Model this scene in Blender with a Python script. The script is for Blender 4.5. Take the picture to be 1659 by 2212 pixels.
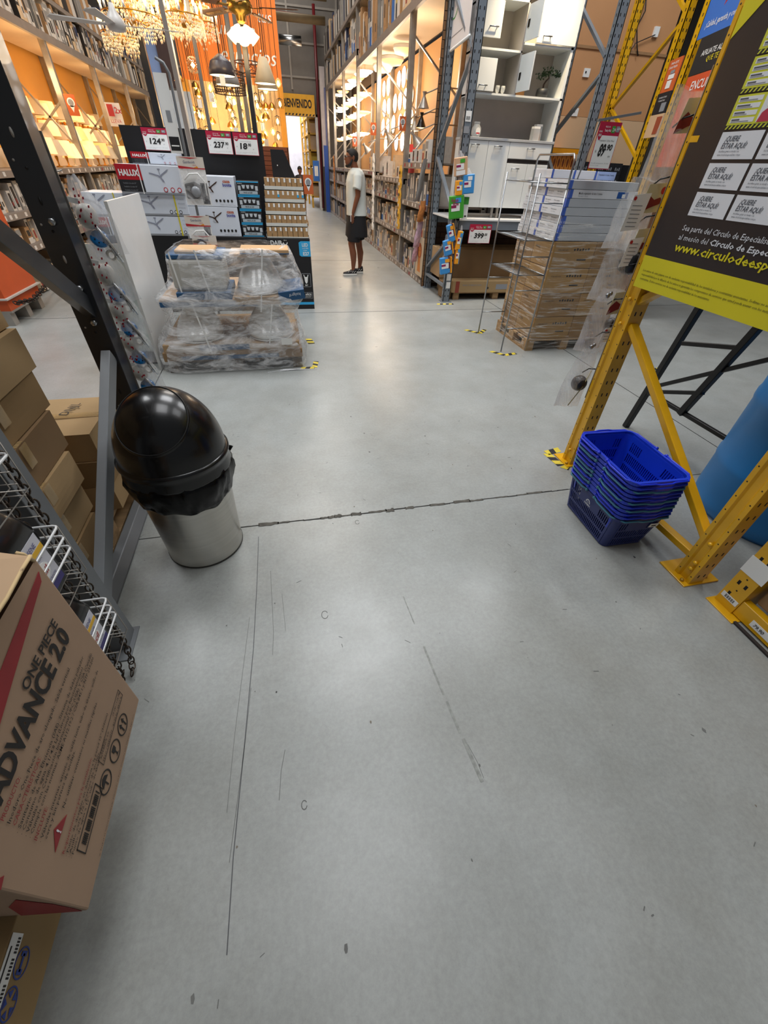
import bpy, bmesh, math, random
from mathutils import Vector, Matrix, Euler
random.seed(7)
PI = math.pi
for _o in list(bpy.data.objects): bpy.data.objects.remove(_o)
SC = bpy.context.scene
COL = SC.collection

# ------------------------------------------------------------------ camera
cam_data = bpy.data.cameras.new('camera')
cam_data.sensor_fit = 'HORIZONTAL'; cam_data.sensor_width = 36.0
cam_data.lens = 36.0 * 862.0 / 1659.0
cam_data.clip_start = 0.02; cam_data.clip_end = 200
cam = bpy.data.objects.new('camera', cam_data); COL.objects.link(cam)
cam.matrix_world = Matrix(((0.9759707, 0.1142627, -0.1855403, 0.0),
                           (-0.2148941, 0.6456967, -0.7327321, 0.0),
                           (0.0360788, 0.7549966, 0.6547354, 1.5), (0, 0, 0, 1)))
SC.camera = cam

# ------------------------------------------------------------------ world, lights, exposure
SC.view_settings.view_transform = 'Standard'
SC.view_settings.look = 'None'
SC.view_settings.gamma = 1.0
SC.view_settings.use_curve_mapping = False
SC.view_settings.exposure = 0.0
wd = bpy.data.worlds.new('world'); SC.world = wd; wd.use_nodes = True
wd.node_tree.nodes['Background'].inputs[0].default_value = (0.90, 0.95, 1.0, 1)
wd.node_tree.nodes['Background'].inputs[1].default_value = 0.16

def area(name, loc, sx, sy, watts, color, rot=(0, 0, 0)):
    l = bpy.data.lights.new(name, 'AREA'); l.shape = 'RECTANGLE'; l.size = sx; l.size_y = sy
    l.energy = watts; l.color = color
    o = bpy.data.objects.new(name, l); COL.objects.link(o); o.location = loc; o.rotation_euler = rot
    return o
COOL = (0.96, 0.98, 1.0); WARM = (1.0, 0.80, 0.55); NEUT = (1.0, 0.94, 0.86)
for lx, ly, w in ((-3.5, 1.5, 90), (0.3, 1.3, 108), (3.8, 1.5, 70), (-3.5, 5.2, 190), (0.8, 5.0, 215), (4.6, 5.0, 190),
                  (0.6, 9.5, 170), (0.6, 14.0, 170), (0.6, 18.5, 150)):
    area('high_bay_light', (lx, ly, 7.0), 2.2, 2.2, w, COOL if ly < 8 else NEUT)
# ------------------------------------------------------------------ colours and materials
def lin(c):
    c /= 255.0
    return c / 12.92 if c <= 0.04045 else ((c + 0.055) / 1.055) ** 2.4
def rgb(h):
    return (lin(int(h[0:2], 16)), lin(int(h[2:4], 16)), lin(int(h[4:6], 16)))
MATS = {}
def mat(name, col, rough=0.55, metal=0.0, vary=0.08, scale=6.0, emit=None, es=1.0, coat=0.0, bump=0.0, bscale=40.0, spec=0.5, alpha=1.0, stretch=None):
    """procedural principled material: the colour wanders a little with object-space noise"""
    if name in MATS: return MATS[name]
    m = bpy.data.materials.new(name); m.use_nodes = True
    nt = m.node_tree; b = nt.nodes['Principled BSDF']
    c = rgb(col) if isinstance(col, str) else col
    tc = nt.nodes.new('ShaderNodeTexCoord'); mp = nt.nodes.new('ShaderNodeMapping')
    nt.links.new(tc.outputs['Object'], mp.inputs['Vector'])
    if stretch: mp.inputs['Scale'].default_value = stretch
    if vary > 0:
        n = nt.nodes.new('ShaderNodeTexNoise'); n.inputs['Scale'].default_value = scale; n.inputs['Detail'].default_value = 4
        nt.links.new(mp.outputs['Vector'], n.inputs['Vector'])
        r = nt.nodes.new('ShaderNodeValToRGB')
        r.color_ramp.elements[0].position = 0.3; r.color_ramp.elements[1].position = 0.7
        r.color_ramp.elements[0].color = (*[x * (1 - vary) for x in c], 1)
        r.color_ramp.elements[1].color = (*[min(1, x * (1 + vary)) for x in c], 1)
        nt.links.new(n.outputs['Fac'], r.inputs['Fac']); nt.links.new(r.outputs['Color'], b.inputs['Base Color'])
    else: b.inputs['Base Color'].default_value = (*c, 1)
    b.inputs['Roughness'].default_value = rough; b.inputs['Metallic'].default_value = metal
    b.inputs['Coat Weight'].default_value = coat
    b.inputs['Specular IOR Level'].default_value = spec
    if alpha < 1: b.inputs['Alpha'].default_value = alpha
    if emit:
        b.inputs['Emission Color'].default_value = (*(rgb(emit) if isinstance(emit, str) else emit), 1)
        b.inputs['Emission Strength'].default_value = es
    if bump > 0:
        n2 = nt.nodes.new('ShaderNodeTexNoise'); n2.inputs['Scale'].default_value = bscale; n2.inputs['Detail'].default_value = 3
        nt.links.new(mp.outputs['Vector'], n2.inputs['Vector'])
        bp = nt.nodes.new('ShaderNodeBump'); bp.inputs['Strength'].default_value = bump; bp.inputs['Distance'].default_value = 0.01
        nt.links.new(n2.outputs['Fac'], bp.inputs['Height']); nt.links.new(bp.outputs['Normal'], b.inputs['Normal'])
    MATS[name] = m
    return m

def film(name, lo=0.05, hi=0.6, col=(0.9, 0.92, 0.95), scale=9.0, stretch=(1, 1, 1), rough=0.18, wr=0.55, fr=(0.42, 0.68)):
    """thin stretch film or bag: mostly see-through, with glossy white wrinkles"""
    if name in MATS: return MATS[name]
    m = bpy.data.materials.new(name); m.use_nodes = True; nt = m.node_tree
    b = nt.nodes['Principled BSDF']; out = nt.nodes['Material Output']
    tc = nt.nodes.new('ShaderNodeTexCoord'); mp = nt.nodes.new('ShaderNodeMapping'); mp.inputs['Scale'].default_value = stretch
    nt.links.new(tc.outputs['Object'], mp.inputs['Vector'])
    n = nt.nodes.new('ShaderNodeTexNoise'); n.inputs['Scale'].default_value = scale; n.inputs['Detail'].default_value = 6
    n.inputs['Roughness'].default_value = 0.65; n.inputs['Distortion'].default_value = 0.8
    nt.links.new(mp.outputs['Vector'], n.inputs['Vector'])
    r = nt.nodes.new('ShaderNodeMapRange'); r.inputs['From Min'].default_value = fr[0]; r.inputs['From Max'].default_value = fr[1]
    r.inputs['To Min'].default_value = lo; r.inputs['To Max'].default_value = hi
    nt.links.new(n.outputs['Fac'], r.inputs['Value'])
    b.inputs['Base Color'].default_value = (*col, 1); b.inputs['Roughness'].default_value = rough
    b.inputs['Specular IOR Level'].default_value = 0.9
    bp = nt.nodes.new('ShaderNodeBump'); bp.inputs['Strength'].default_value = wr; bp.inputs['Distance'].default_value = 0.02
    nt.links.new(n.outputs['Fac'], bp.inputs['Height']); nt.links.new(bp.outputs['Normal'], b.inputs['Normal'])
    tr = nt.nodes.new('ShaderNodeBsdfTransparent'); mx = nt.nodes.new('ShaderNodeMixShader')
    nt.links.new(r.outputs['Result'], mx.inputs['Fac']); nt.links.new(tr.outputs[0], mx.inputs[1]); nt.links.new(b.outputs[0], mx.inputs[2])
    nt.links.new(mx.outputs[0], out.inputs['Surface'])
    MATS[name] = m; return m

def card(name, col, dark=0.86):
    """corrugated cardboard with soft flute lines and scuffs"""
    if name in MATS: return MATS[name]
    m = mat(name, col, rough=0.8, vary=0.07, scale=3.0, bump=0.12, bscale=14.0, spec=0.2)
    return m
def glass(name, col=(1, 1, 1), alpha=0.25, rough=0.05):
    if name in MATS: return MATS[name]
    m = mat(name, col, rough=rough, vary=0, alpha=alpha, spec=0.8)
    return m

def concrete():
    m = bpy.data.materials.new('polished_concrete'); m.use_nodes = True; nt = m.node_tree; b = nt.nodes['Principled BSDF']
    L = nt.links.new
    tc = nt.nodes.new('ShaderNodeTexCoord')
    def noise(s, d=5, r=0.6):
        n = nt.nodes.new('ShaderNodeTexNoise'); n.inputs['Scale'].default_value = s; n.inputs['Detail'].default_value = d
        n.inputs['Roughness'].default_value = r; L(tc.outputs['Object'], n.inputs['Vector']); return n
    def ramp(n, stops, out='Fac'):
        r = nt.nodes.new('ShaderNodeValToRGB'); L(n.outputs[out], r.inputs['Fac'])
        e = r.color_ramp.elements
        e[0].position, e[0].color = stops[0][0], (*stops[0][1], 1); e[1].position, e[1].color = stops[1][0], (*stops[1][1], 1)
        for p, c in stops[2:]:
            q = e.new(p); q.color = (*c, 1)
        return r
    def mix(a, bb, fac, mode='MIX'):
        x = nt.nodes.new('ShaderNodeMix'); x.data_type = 'RGBA'; x.blend_type = mode
        if isinstance(fac, float): x.inputs['Factor'].default_value = fac
        else: L(fac, x.inputs['Factor'])
        L(a, x.inputs[6]); L(bb, x.inputs[7]); return x.outputs[2]
    g = lambda v, t=0.0: (v * (1 - t), v, v * (1 + t * 0.3))
    big = ramp(noise(1.1), [(0.3, (0.300, 0.318, 0.312)), (0.7, (0.350, 0.362, 0.350))])
    fine = ramp(noise(60, 8, 0.75), [(0.35, g(0.82)), (0.65, g(1.08))])
    c = mix(big.outputs[0], fine.outputs[0], 0.7, 'MULTIPLY')
    spk = ramp(noise(230, 2, 0.5), [(0.70, g(1.0)), (0.76, g(0.45))])
    c = mix(c, spk.outputs[0], 0.35, 'MULTIPLY')
    blot = ramp(noise(2.6, 8, 0.72), [(0.38, (0.93, 0.915, 0.89)), (0.66, g(1.12))])
    c = mix(c, blot.outputs[0], 0.9, 'MULTIPLY')
    stn = ramp(noise(17, 6, 0.6), [(0.70, g(1.0)), (0.78, (0.62, 0.60, 0.57))])
    c = mix(c, stn.outputs[0], 0.55, 'MULTIPLY')
    L(c, b.inputs['Base Color'])
    rr = nt.nodes.new('ShaderNodeMapRange'); L(noise(3, 5).outputs['Fac'], rr.inputs['Value'])
    rr.inputs['From Min'].default_value = 0.3; rr.inputs['From Max'].default_value = 0.7
    rr.inputs['To Min'].default_value = 0.27; rr.inputs['To Max'].default_value = 0.36
    L(rr.outputs[0], b.inputs['Roughness'])
    bp = nt.nodes.new('ShaderNodeBump'); bp.inputs['Strength'].default_value = 0.05; bp.inputs['Distance'].default_value = 0.004
    L(noise(25).outputs['Fac'], bp.inputs['Height']); L(bp.outputs[0], b.inputs['Normal'])
    b.inputs['Specular IOR Level'].default_value = 0.55
    MATS['polished_concrete'] = m; return m

# ------------------------------------------------------------------ mesh builder
_TX = {}
def text_mesh(s, bold):
    k = (s, bold)
    if k not in _TX:
        cu = bpy.data.curves.new('lettering', 'FONT'); cu.body = s; cu.size = 1.0; cu.resolution_u = (3 if len(s) < 12 else 1); cu.offset = bold
        ob = bpy.data.objects.new('lettering', cu); me = bpy.data.meshes.new_from_object(ob)
        vs = [v.co.copy() for v in me.vertices]; fs = [tuple(p.vertices) for p in me.polygons]
        bpy.data.objects.remove(ob); bpy.data.curves.remove(cu); bpy.data.meshes.remove(me)
        x0 = min(v.x for v in vs); x1 = max(v.x for v in vs)
        _TX[k] = ([Vector((v.x - x0, v.y, 0)) for v in vs], fs, x1 - x0)
    return _TX[k]

class MB:
    def __init__(s): s.v = []; s.f = []; s.m = []; s.sm = []; s.mats = []
    def mi(s, m):
        if m not in s.mats: s.mats.append(m)
        return s.mats.index(m)
    def add(s, vs, fs, m, smooth=False):
        o = len(s.v); s.v += [Vector(v) for v in vs]; k = s.mi(m)
        for f in fs: s.f.append(tuple(o + i for i in f)); s.m.append(k); s.sm.append(smooth)
        return s
    def box(s, x0, x1, y0, y1, z0, z1, m, M=None, top=None, taper=None):
        vs = [Vector((x, y, z)) for z in (z0, z1) for y in (y0, y1) for x in (x0, x1)]
        if taper is not None:
            cx, cy = (x0 + x1) / 2, (y0 + y1) / 2
            for i in range(4, 8): vs[i].x = cx + (vs[i].x - cx) * taper; vs[i].y = cy + (vs[i].y - cy) * taper
        if M is not None: vs = [M @ v for v in vs]
        fs = [(0, 2, 3, 1), (4, 5, 7, 6), (0, 1, 5, 4), (2, 6, 7, 3), (0, 4, 6, 2), (1, 3, 7, 5)]
        return s.add(vs, fs, m)
    def bar(s, p0, p1, w, d, m, up=(0, 0, 1)):
        """square bar from p0 to p1, w across, d along up"""
        p0 = Vector(p0); p1 = Vector(p1); a = (p1 - p0); L = a.length; a.normalize(); u = Vector(up)
        if abs(a.dot(u)) > 0.98: u = Vector((1, 0, 0)) if abs(a.x) < 0.9 else Vector((0, 1, 0))
        r = a.cross(u).normalized(); u = r.cross(a).normalized()
        vs = []
        for p in (p0, p1):
            for sr, su in ((-1, -1), (1, -1), (1, 1), (-1, 1)): vs.append(p + r * (w / 2 * sr) + u * (d / 2 * su))
        return s.add(vs, [(3, 2, 1, 0), (4, 5, 6, 7), (0, 1, 5, 4), (1, 2, 6, 5), (2, 3, 7, 6), (3, 0, 4, 7)], m)
    def tube(s, pts, r, m, n=7, closed=False):
        pts = [Vector(p) for p in pts]; rings = []; N = len(pts)
        rs = r if isinstance(r, (list, tuple)) else [r] * N
        prev = None
        for i, p in enumerate(pts):
            if closed: a = pts[(i + 1) % N] - pts[i - 1]
            elif i == 0: a = pts[1] - p
            elif i == N - 1: a = p - pts[i - 1]
            else: a = (pts[i + 1] - p).normalized() + (p - pts[i - 1]).normalized()
            if a.length < 1e-9: a = Vector((0, 0, 1))
            a.normalize()
            if prev is None:
                t = Vector((0, 0, 1)) if abs(a.z) < 0.9 else Vector((1, 0, 0)); u = a.cross(t).normalized()
            else: u = (prev - a * prev.dot(a)); u = u.normalized() if u.length > 1e-6 else a.orthogonal().normalized()
            prev = u; w = a.cross(u)
            rings.append([p + (u * math.cos(2 * PI * k / n) + w * math.sin(2 * PI * k / n)) * rs[i] for k in range(n)])
        vs = [v for q in rings for v in q]; fs = []
        for i in range(N if closed else N - 1):
            j = (i + 1) % N
            for k in range(n): fs.append((i * n + k, i * n + (k + 1) % n, j * n + (k + 1) % n, j * n + k))
        if not closed: fs += [tuple(range(n - 1, -1, -1)), tuple((N - 1) * n + k for k in range(n))]
        return s.add(vs, fs, m, True)
    def lathe(s, prof, m, c=(0, 0, 0), n=24, M=None, cap=True, sx=1.0, sy=1.0, a0=0.0, a1=2 * PI):
        full = abs(a1 - a0 - 2 * PI) < 1e-6; K = n if full else n + 1
        vs = []; c = Vector(c)
        for r, z in prof:
            for k in range(K):
                a = a0 + (a1 - a0) * k / n; vs.append(Vector((r * math.cos(a) * sx, r * math.sin(a) * sy, z)))
        if M is not None: vs = [M @ v for v in vs]
        vs = [v + c for v in vs]; fs = []
        for i in range(len(prof) - 1):
            for k in range(n if not full else K):
                k2 = (k + 1) % K; fs.append((i * K + k, i * K + k2, (i + 1) * K + k2, (i + 1) * K + k))
        if cap and full:
            if prof[0][0] > 1e-6: fs.append(tuple(range(K - 1, -1, -1)))
            if prof[-1][0] > 1e-6: fs.append(tuple((len(prof) - 1) * K + k for k in range(K)))
        return s.add(vs, fs, m, True)
    def prism(s, poly, o, u, v, d, m):
        """polygon in the plane (o,u,v) pushed by d along u x v"""
        o = Vector(o); u = Vector(u); v = Vector(v); n = u.cross(v).normalized() * d; N = len(poly)
        vs = [o + u * a + v * b for a, b in poly]; vs += [q + n for q in vs]
        fs = [tuple(range(N - 1, -1, -1)), tuple(range(N, 2 * N))] + [(i, (i + 1) % N, N + (i + 1) % N, N + i) for i in range(N)]
        return s.add(vs, fs, m)
    def rect(s, o, u, v, a0, a1, b0, b1, m, d=0.0006, off=0.0):
        """thin printed patch on a surface: origin o, axes u (right) and v (up), outward = u x v"""
        o = Vector(o); u = Vector(u); v = Vector(v); n = u.cross(v).normalized()
        return s.prism([(a0, b0), (a1, b0), (a1, b1), (a0, b1)], o + n * off, u, v, d, m)
    def text(s, t, o, u, v, x, y, h, m, w=None, bold=0.0, off=0.0015, align='l', shear=0.0, wmax=None):
        """lettering: cap height h, baseline start (x,y) in the frame (o,u,v); w = forced total width"""
        vs, fs, W = text_mesh(t, bold)
        k = h / 0.7; kx = (w / W) if w else k
        if wmax and kx * W > wmax: kx = wmax / W
        if align == 'c': x -= kx * W / 2
        if align == 'r': x -= kx * W
        o = Vector(o); u = Vector(u); v = Vector(v); n = u.cross(v).normalized() * off
        return s.add([o + n + u * (x + q.x * kx + shear * q.y * k) + v * (y + q.y * k) for q in vs], fs, m)
    def build(s, name, parent=None, bevel=0.0, W=True, seg=1, solid=0.0, subsurf=0):
        me = bpy.data.meshes.new(name); vs = s.v
        if parent is not None and W:
            t = Vector((0, 0, 0)); p = parent
            while p is not None: t = t + Vector(p.location); p = p.parent
            vs = [v - t for v in vs]
        me.from_pydata([tuple(v) for v in vs], [], s.f)
        for m in s.mats: me.materials.append(m)
        for p, k, sm in zip(me.polygons, s.m, s.sm): p.material_index = k; p.use_smooth = sm
        o = bpy.data.objects.new(name, me); COL.objects.link(o)
        if parent is not None: o.parent = parent
        if solid: md = o.modifiers.new('solid', 'SOLIDIFY'); md.thickness = solid
        if bevel > 0:
            md = o.modifiers.new('bevel', 'BEVEL'); md.width = bevel; md.segments = seg; md.limit_method = 'ANGLE'; md.angle_limit = 0.7
        if subsurf: md = o.modifiers.new('sub', 'SUBSURF'); md.levels = subsurf; md.render_levels = subsurf
        return o

def tag(o, label, cat, group=None, kind=None):
    o['label'] = label; o['category'] = cat
    if group: o['group'] = group
    if kind: o['kind'] = kind
    return o
def thing(name, label, cat, loc=(0, 0, 0), group=None, rz=0.0):
    o = bpy.data.objects.new(name, None); o.empty_display_size = 0.1; COL.objects.link(o)
    o.location = loc; o.rotation_euler = (0, 0, rz)
    return tag(o, label, cat, group)
def struct(o): o['kind'] = 'structure'; return o
def dup(o, loc=None, rot=None, parent=None, label=None, group=None, scale=None):
    c = o.copy(); COL.objects.link(c)
    if parent is not None: c.parent = parent
    if loc is not None: c.location = loc
    if rot is not None: c.rotation_euler = rot
    if scale is not None: c.scale = scale
    if label: c['label'] = label
    if group: c['group'] = group
    for ch in list(o.children): dup(ch, parent=c)
    return c
def plabel(o, label): o['label'] = label; return o
X, Y, Z = Vector((1, 0, 0)), Vector((0, 1, 0)), Vector((0, 0, 1))
def Rz(a): return Matrix.Rotation(a, 4, 'Z')
def T(x, y, z): return Matrix.Translation((x, y, z))

# common materials
CARD = card('cardboard', 'A68A68'); CARD2 = card('cardboard_worn', '8C7153'); CARD3 = card('cardboard_light', 'C0A283')
WHITE = mat('white_print', 'E9E9E6', 0.5, vary=0.02); BLACK = mat('black_print', '16161A', 0.6, vary=0.05)
INK = mat('ink_dark', '1C1A1A', 0.6, vary=0.0); RED = mat('red_print', 'B3202A', 0.5, vary=0.04)
CRIM = mat('price_crimson', 'B0183C', 0.45, vary=0.03); GREEN = mat('price_green', '3F9A3C', 0.5, vary=0.02)
GREYP = mat('grey_print', '8A8D92', 0.55, vary=0.02); SLATE = mat('rack_slate', '727A82', 0.42, 0.1, 0.08, 5)
RACKD = mat('rack_charcoal', '2B2D31', 0.36, 0.1, 0.1, 5, coat=0.2); RACKL = mat('rack_grey_paint', '74777A', 0.4, 0.15, 0.06, 5)
GALV = mat('galvanised_post', 'A39E97', 0.35, 0.6, 0.15, 9); BEAM = mat('beam_greige', '8C8178', 0.5, 0.2, 0.08)
YEL = mat('yellow_rack_paint', 'DCA50C', 0.34, 0.0, 0.10, 7, coat=0.35, bump=0.05); CHROME = mat('chrome_wire', '9C9EA0', 0.28, 1.0, 0.05)
WOOD = mat('pallet_wood', 'A4855F', 0.75, vary=0.25, scale=4, stretch=(1, 8, 8)); HOLE = mat('punched_hole_black', '07070A', 0.7, vary=0)
YTAPE = mat('tape_yellow', 'D8C23A', 0.5); BLK = mat('black_gloss_plastic', '060607', 0.26, coat=0.15, vary=0.05)
ORANGE = mat('store_orange', 'E2701E', 0.5, vary=0.04); BLUEP = mat('print_blue', '1C4F96', 0.5)
PALEBLUE = mat('print_sky', '2FA6DC', 0.5, vary=0.02); YSIGN = mat('sign_yellow', 'D9C81E', 0.45, vary=0.03)
WLAM = mat('white_laminate', 'E3E4E3', 0.3, vary=0.02)
STEEL = mat('brushed_steel', 'C2BFB8', 0.27, 0.95, 0.06, 3, stretch=(1, 1, 30))
# ------------------------------------------------------------------ the building
CONC = concrete()
fl = MB().box(-14, 14, -4, 34, -0.2, 0, CONC).build('floor'); struct(fl)
CEIL = mat('ceiling_dark', '3B3533', 0.9, vary=0.1); GWALL = mat('wall_grey_panels', '6E6A66', 0.7, vary=0.05)
struct(MB().box(-14, 14, -1.5, 34, 8.0, 8.2, CEIL).build('ceiling'))
struct(MB().box(-14.2, -14, -4, 34, 0, 8, GWALL).build('wall_left'))
struct(MB().box(14, 14.2, -4, 34, 0, 8, GWALL).build('wall_right'))
b = MB()
b.box(-14, 0.86, 21.0, 21.2, 0, 8, GWALL); b.box(1.95, 14, 21.0, 21.2, 0, 8, GWALL); b.box(0.86, 1.95, 21.0, 21.2, 2.78, 8, GWALL)
PSEAM = mat('panel_seam', '8F8A84', 0.6)
for z in (3.75, 4.55, 5.35, 6.15): b.box(-3, 4, 20.97, 21.0, z, z + 0.05, PSEAM)
for x in (-0.5, 1.15, 2.8): b.box(x, x + 0.06, 20.96, 21.0, 3.45, 8, PSEAM)
struct(b.build('wall_back'))
b = MB(); JW = mat('doorway_trim_white', 'D9D6D0', 0.4)
b.box(1.95, 2.05, 20.9, 21.0, 0, 2.85, JW); b.box(0.78, 0.86, 20.9, 21.0, 0, 2.85, JW); b.box(0.78, 2.05, 20.9, 21.0, 2.78, 2.85, JW)
struct(b.build('trim_1'))
# daylight beyond the doorway
struct(MB().box(-3, 6, 28.0, 28.2, 0, 4.2, mat('wall_beyond_white', 'E8E6EC', 0.8, emit='E6E4F0', es=0.0)).build('wall_beyond'))
area('skylight_beyond', (1.6, 24.5, 4.0), 4.5, 5.0, 520, (0.97, 0.96, 1.0))
# floor joints and the crumbled expansion joint in front
JT = mat('joint_dark', '2B2A28', 0.8); CRK = mat('joint_crumbled', '55524C', 0.9, vary=0.3, scale=30)
b = MB()
b.box(-14, 14, 5.765, 5.772, 0, 0.0012, JT); b.box(-14, 14, 9.55, 9.558, 0, 0.0012, JT)
b.box(3.04, 3.047, -4, 20, 0, 0.0012, JT); b.box(-1.17, -1.163, -4, 20, 0, 0.0012, JT)
b.box(-14, 14, 1.686, 1.690, 0, 0.0014, JT)
struct(b.build('trim_2'))
b = MB(); rr = random.Random(3)
x = -0.42
while x < 1.6:
    n = rr.uniform(0.03, 0.12); w = rr.choice((0.005, 0.006, 0.009, 0.014, 0.020, 0.026)); dy = rr.uniform(-0.004, 0.004)
    pts = [(x + n * k / 5, 1.688 + dy - w / 2 * rr.uniform(0.5, 1.3)) for k in range(6)] + [(x + n * k / 5, 1.688 + dy + w / 2 * rr.uniform(0.5, 1.3)) for k in range(5, -1, -1)]
    b.prism(pts, (0, 0, 0.0012), X, Y, 0.001, CRK if w > .006 else JT); x += n * 0.93
struct(b.build('trim_3'))
# scratches and scuffs of the concrete, a few tenths of a millimetre proud
SCR = mat('scratch_dark', '6A6B69', 0.7); b = MB()
def scratch(pts, w, m=SCR):
    for (x0, y0), (x1, y1) in zip(pts, pts[1:]):
        dx, dy = x1 - x0, y1 - y0; L = math.hypot(dx, dy); nx, ny = -dy / L * w / 2, dx / L * w / 2
        b.add([(x0 - nx, y0 - ny, 0.0008), (x1 - nx, y1 - ny, 0.0008), (x1 + nx, y1 + ny, 0.0008), (x0 + nx, y0 + ny, 0.0008)], [(0, 1, 2, 3)], m)
scratch([(-0.27, 1.6), (-0.272, 1.3), (-0.28, 0.95), (-0.30, 0.6), (-0.32, 0.29), (-0.324, 0.1)], 0.0028, mat('scratch_long', '56575A', 0.7))
scratch([(-0.285, 0.78), (-0.30, 0.58), (-0.33, 0.28)], 0.0016); scratch([(-0.30, 1.1), (-0.335, 0.62), (-0.345, 0.40)], 0.0012)
SC2 = mat('scratch_faint', '8E918D', 0.6, vary=0.25, scale=60); scratch([(0.405, 0.82), (0.413, 0.70), (0.421, 0.61)], 0.008, SC2); scratch([(0.424, 0.585), (0.434, 0.47)], 0.009, SC2); scratch([(0.438, 0.45), (0.452, 0.315)], 0.012, SC2); scratch([(0.385, 1.08), (0.396, 0.93)], 0.004, SC2)
scratch([(0.447, 0.43), (0.459, 0.37), (0.461, 0.325)], 0.0012); scratch([(-0.19, 0.40), (-0.182, 0.48), (-0.168, 0.54)], 0.0016)
scratch([(-0.21, 1.35), (-0.20, 1.0), (-0.205, 0.9)], 0.0015); scratch([(-0.16, 1.2), (-0.15, 1.0)], 0.0012)
for cx_, cy_, r_ in ((-0.115, 0.372, 0.012), (0.02, 1.05, 0.02), (0.26, 1.62, 0.016)):
    scratch([(cx_ + r_ * 0.7 * math.cos(a), cy_ + r_ * math.sin(a)) for a in [0.5 + q * 0.55 for q in range(11)]], 0.0025)
rr = random.Random(15)
for k in range(46):
    x, y, n_ = rr.uniform(-0.5, 1.9), rr.uniform(-0.15, 3.0), rr.randint(5, 8); R_ = rr.choice((0.002, 0.003, 0.004, 0.007)); b.prism([(x + R_ * rr.uniform(0.5, 1.1) * math.cos(2 * PI * q / n_), y + R_ * rr.uniform(0.6, 1.8) * math.sin(2 * PI * q / n_)) for q in range(n_)], (0, 0, 0.0006), X, Y, 0.0003, rr.choice((SCR, SCR, mat('speck_dark', '3E3F40', 0.7), mat('speck_brown', '7A7266', 0.7))))
rr = random.Random(5)
for k in range(70):
    x, y, a = rr.uniform(-0.9, 2.0), rr.uniform(-0.1, 3.2), rr.uniform(0, PI); L = rr.uniform(0.004, 0.03)
    scratch([(x, y), (x + L * math.cos(a), y + L * math.sin(a))], rr.uniform(0.0010, 0.0032))
struct(b.build('floor_scuffs'))

# ------------------------------------------------------------------ pallet-rack frames in the foreground
def post(b, x0, x1, y0, y1, z1, m, holes_x=None, slots_y=None, z0=0.006, step=0.075, hx=1, flange=0.012):
    """open C upright: web on the x face, flanges turned back, punched with holes"""
    b.box(x0, x1, y0, y0 + flange, z0, z1, m); b.box(x0, x1, y1 - flange, y1, z0, z1, m)
    if hx > 0: b.box(x0, x0 + flange, y0, y1, z0, z1, m)
    else: b.box(x1 - flange, x1, y0, y1, z0, z1, m)
# --- yellow frame by the baskets: posts, base plates, braces
yf = thing('pallet_rack', 'yellow perforated steel rack end frame carrying the black and yellow notice board', 'rack', (1.83, 1.5, 0))
def ypost(yc, name, side):
    b = MB(); x0 = 1.775; y0, y1 = yc - 0.045, yc + 0.045
    # folded open section with a stepped face
    sec = [(x0, y0), (x0 + 0.085, y0), (x0 + 0.085, y0 + 0.014), (x0 + 0.012, y0 + 0.014), (x0 + 0.012, yc - 0.02), (x0 + 0.022, yc - 0.014), (x0 + 0.022, yc + 0.014),
           (x0 + 0.012, yc + 0.02), (x0 + 0.012, y1 - 0.014), (x0 + 0.085, y1 - 0.014), (x0 + 0.085, y1), (x0, y1), (x0, yc + 0.024), (x0 + 0.011, yc + 0.016), (x0 + 0.011, yc - 0.016), (x0, yc - 0.024)]
    b.prism(sec, (0, 0, 0.008), X, Y, 4.4, YEL)
    z = 0.05
    while z < 2.9:
        for yy in (yc - 0.034, yc + 0.034): b.lathe([(0.0035, -0.0006), (0.0035, 0.0006)], HOLE, (x0, yy, z), 8, Matrix.Rotation(PI / 2, 4, 'Y'))
        for q, yy in ((0, y0), (1, y1)):
            for xx in (x0 + 0.028, x0 + 0.062):
                b.box(xx - 0.004, xx + 0.004, yy - 0.0006, yy + 0.0006, z - 0.002, z + 0.018, HOLE)
        z += 0.075
    p = b.build('upright', yf, bevel=0.0015)
    return p
ypost(0.928, 'a', 1); ypost(1.975, 'b', 1)
for yc in (0.965, 2.0):
    b = MB().box(1.745, 1.95, yc - 0.09, yc + 0.075, 0.0, 0.008, YEL)
    for xx in (1.76, 1.90): b.lathe([(0.010, 0.008), (0.010, 0.018), (0.006, 0.022)], mat('bolt_brass', 'B9923A', 0.4, 0.6), (xx, yc - 0.055, 0), 6)
    b.build('base_plate', yf, bevel=0.001)
for nm, p0, p1 in (('brace', (1.815, 1.93, 0.90), (1.815, 0.95, 0.225)), ('brace', (1.825, 0.95, 0.115), (1.825, 1.99, 0.10)), ('brace', (1.815, 1.96, 1.0), (1.815, 0.93, 1.76)),
                   ('brace', (1.815, 1.0, 1.80), (1.815, 1.96, 2.4)), ('brace', (1.815, 1.96, 2.5), (1.815, 1.0, 3.2))):
    b = MB().bar(p0, p1, 0.048, 0.034, YEL)
    b.build(nm, yf, bevel=0.004, seg=2)
b = MB()
for yc, z in ((0.918, 0.125), (0.918, 0.085), (0.918, 0.25), (1.975, 0.90), (1.975, 1.02), (1.975, 0.10)):
    b.lathe([(0.011, 0), (0.011, 0.006), (0.005, 0.011)], YEL, (1.775, yc, z), 10, Matrix.Rotation(-PI / 2, 4, 'Y'))
b.build('bolt_heads', yf)
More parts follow.
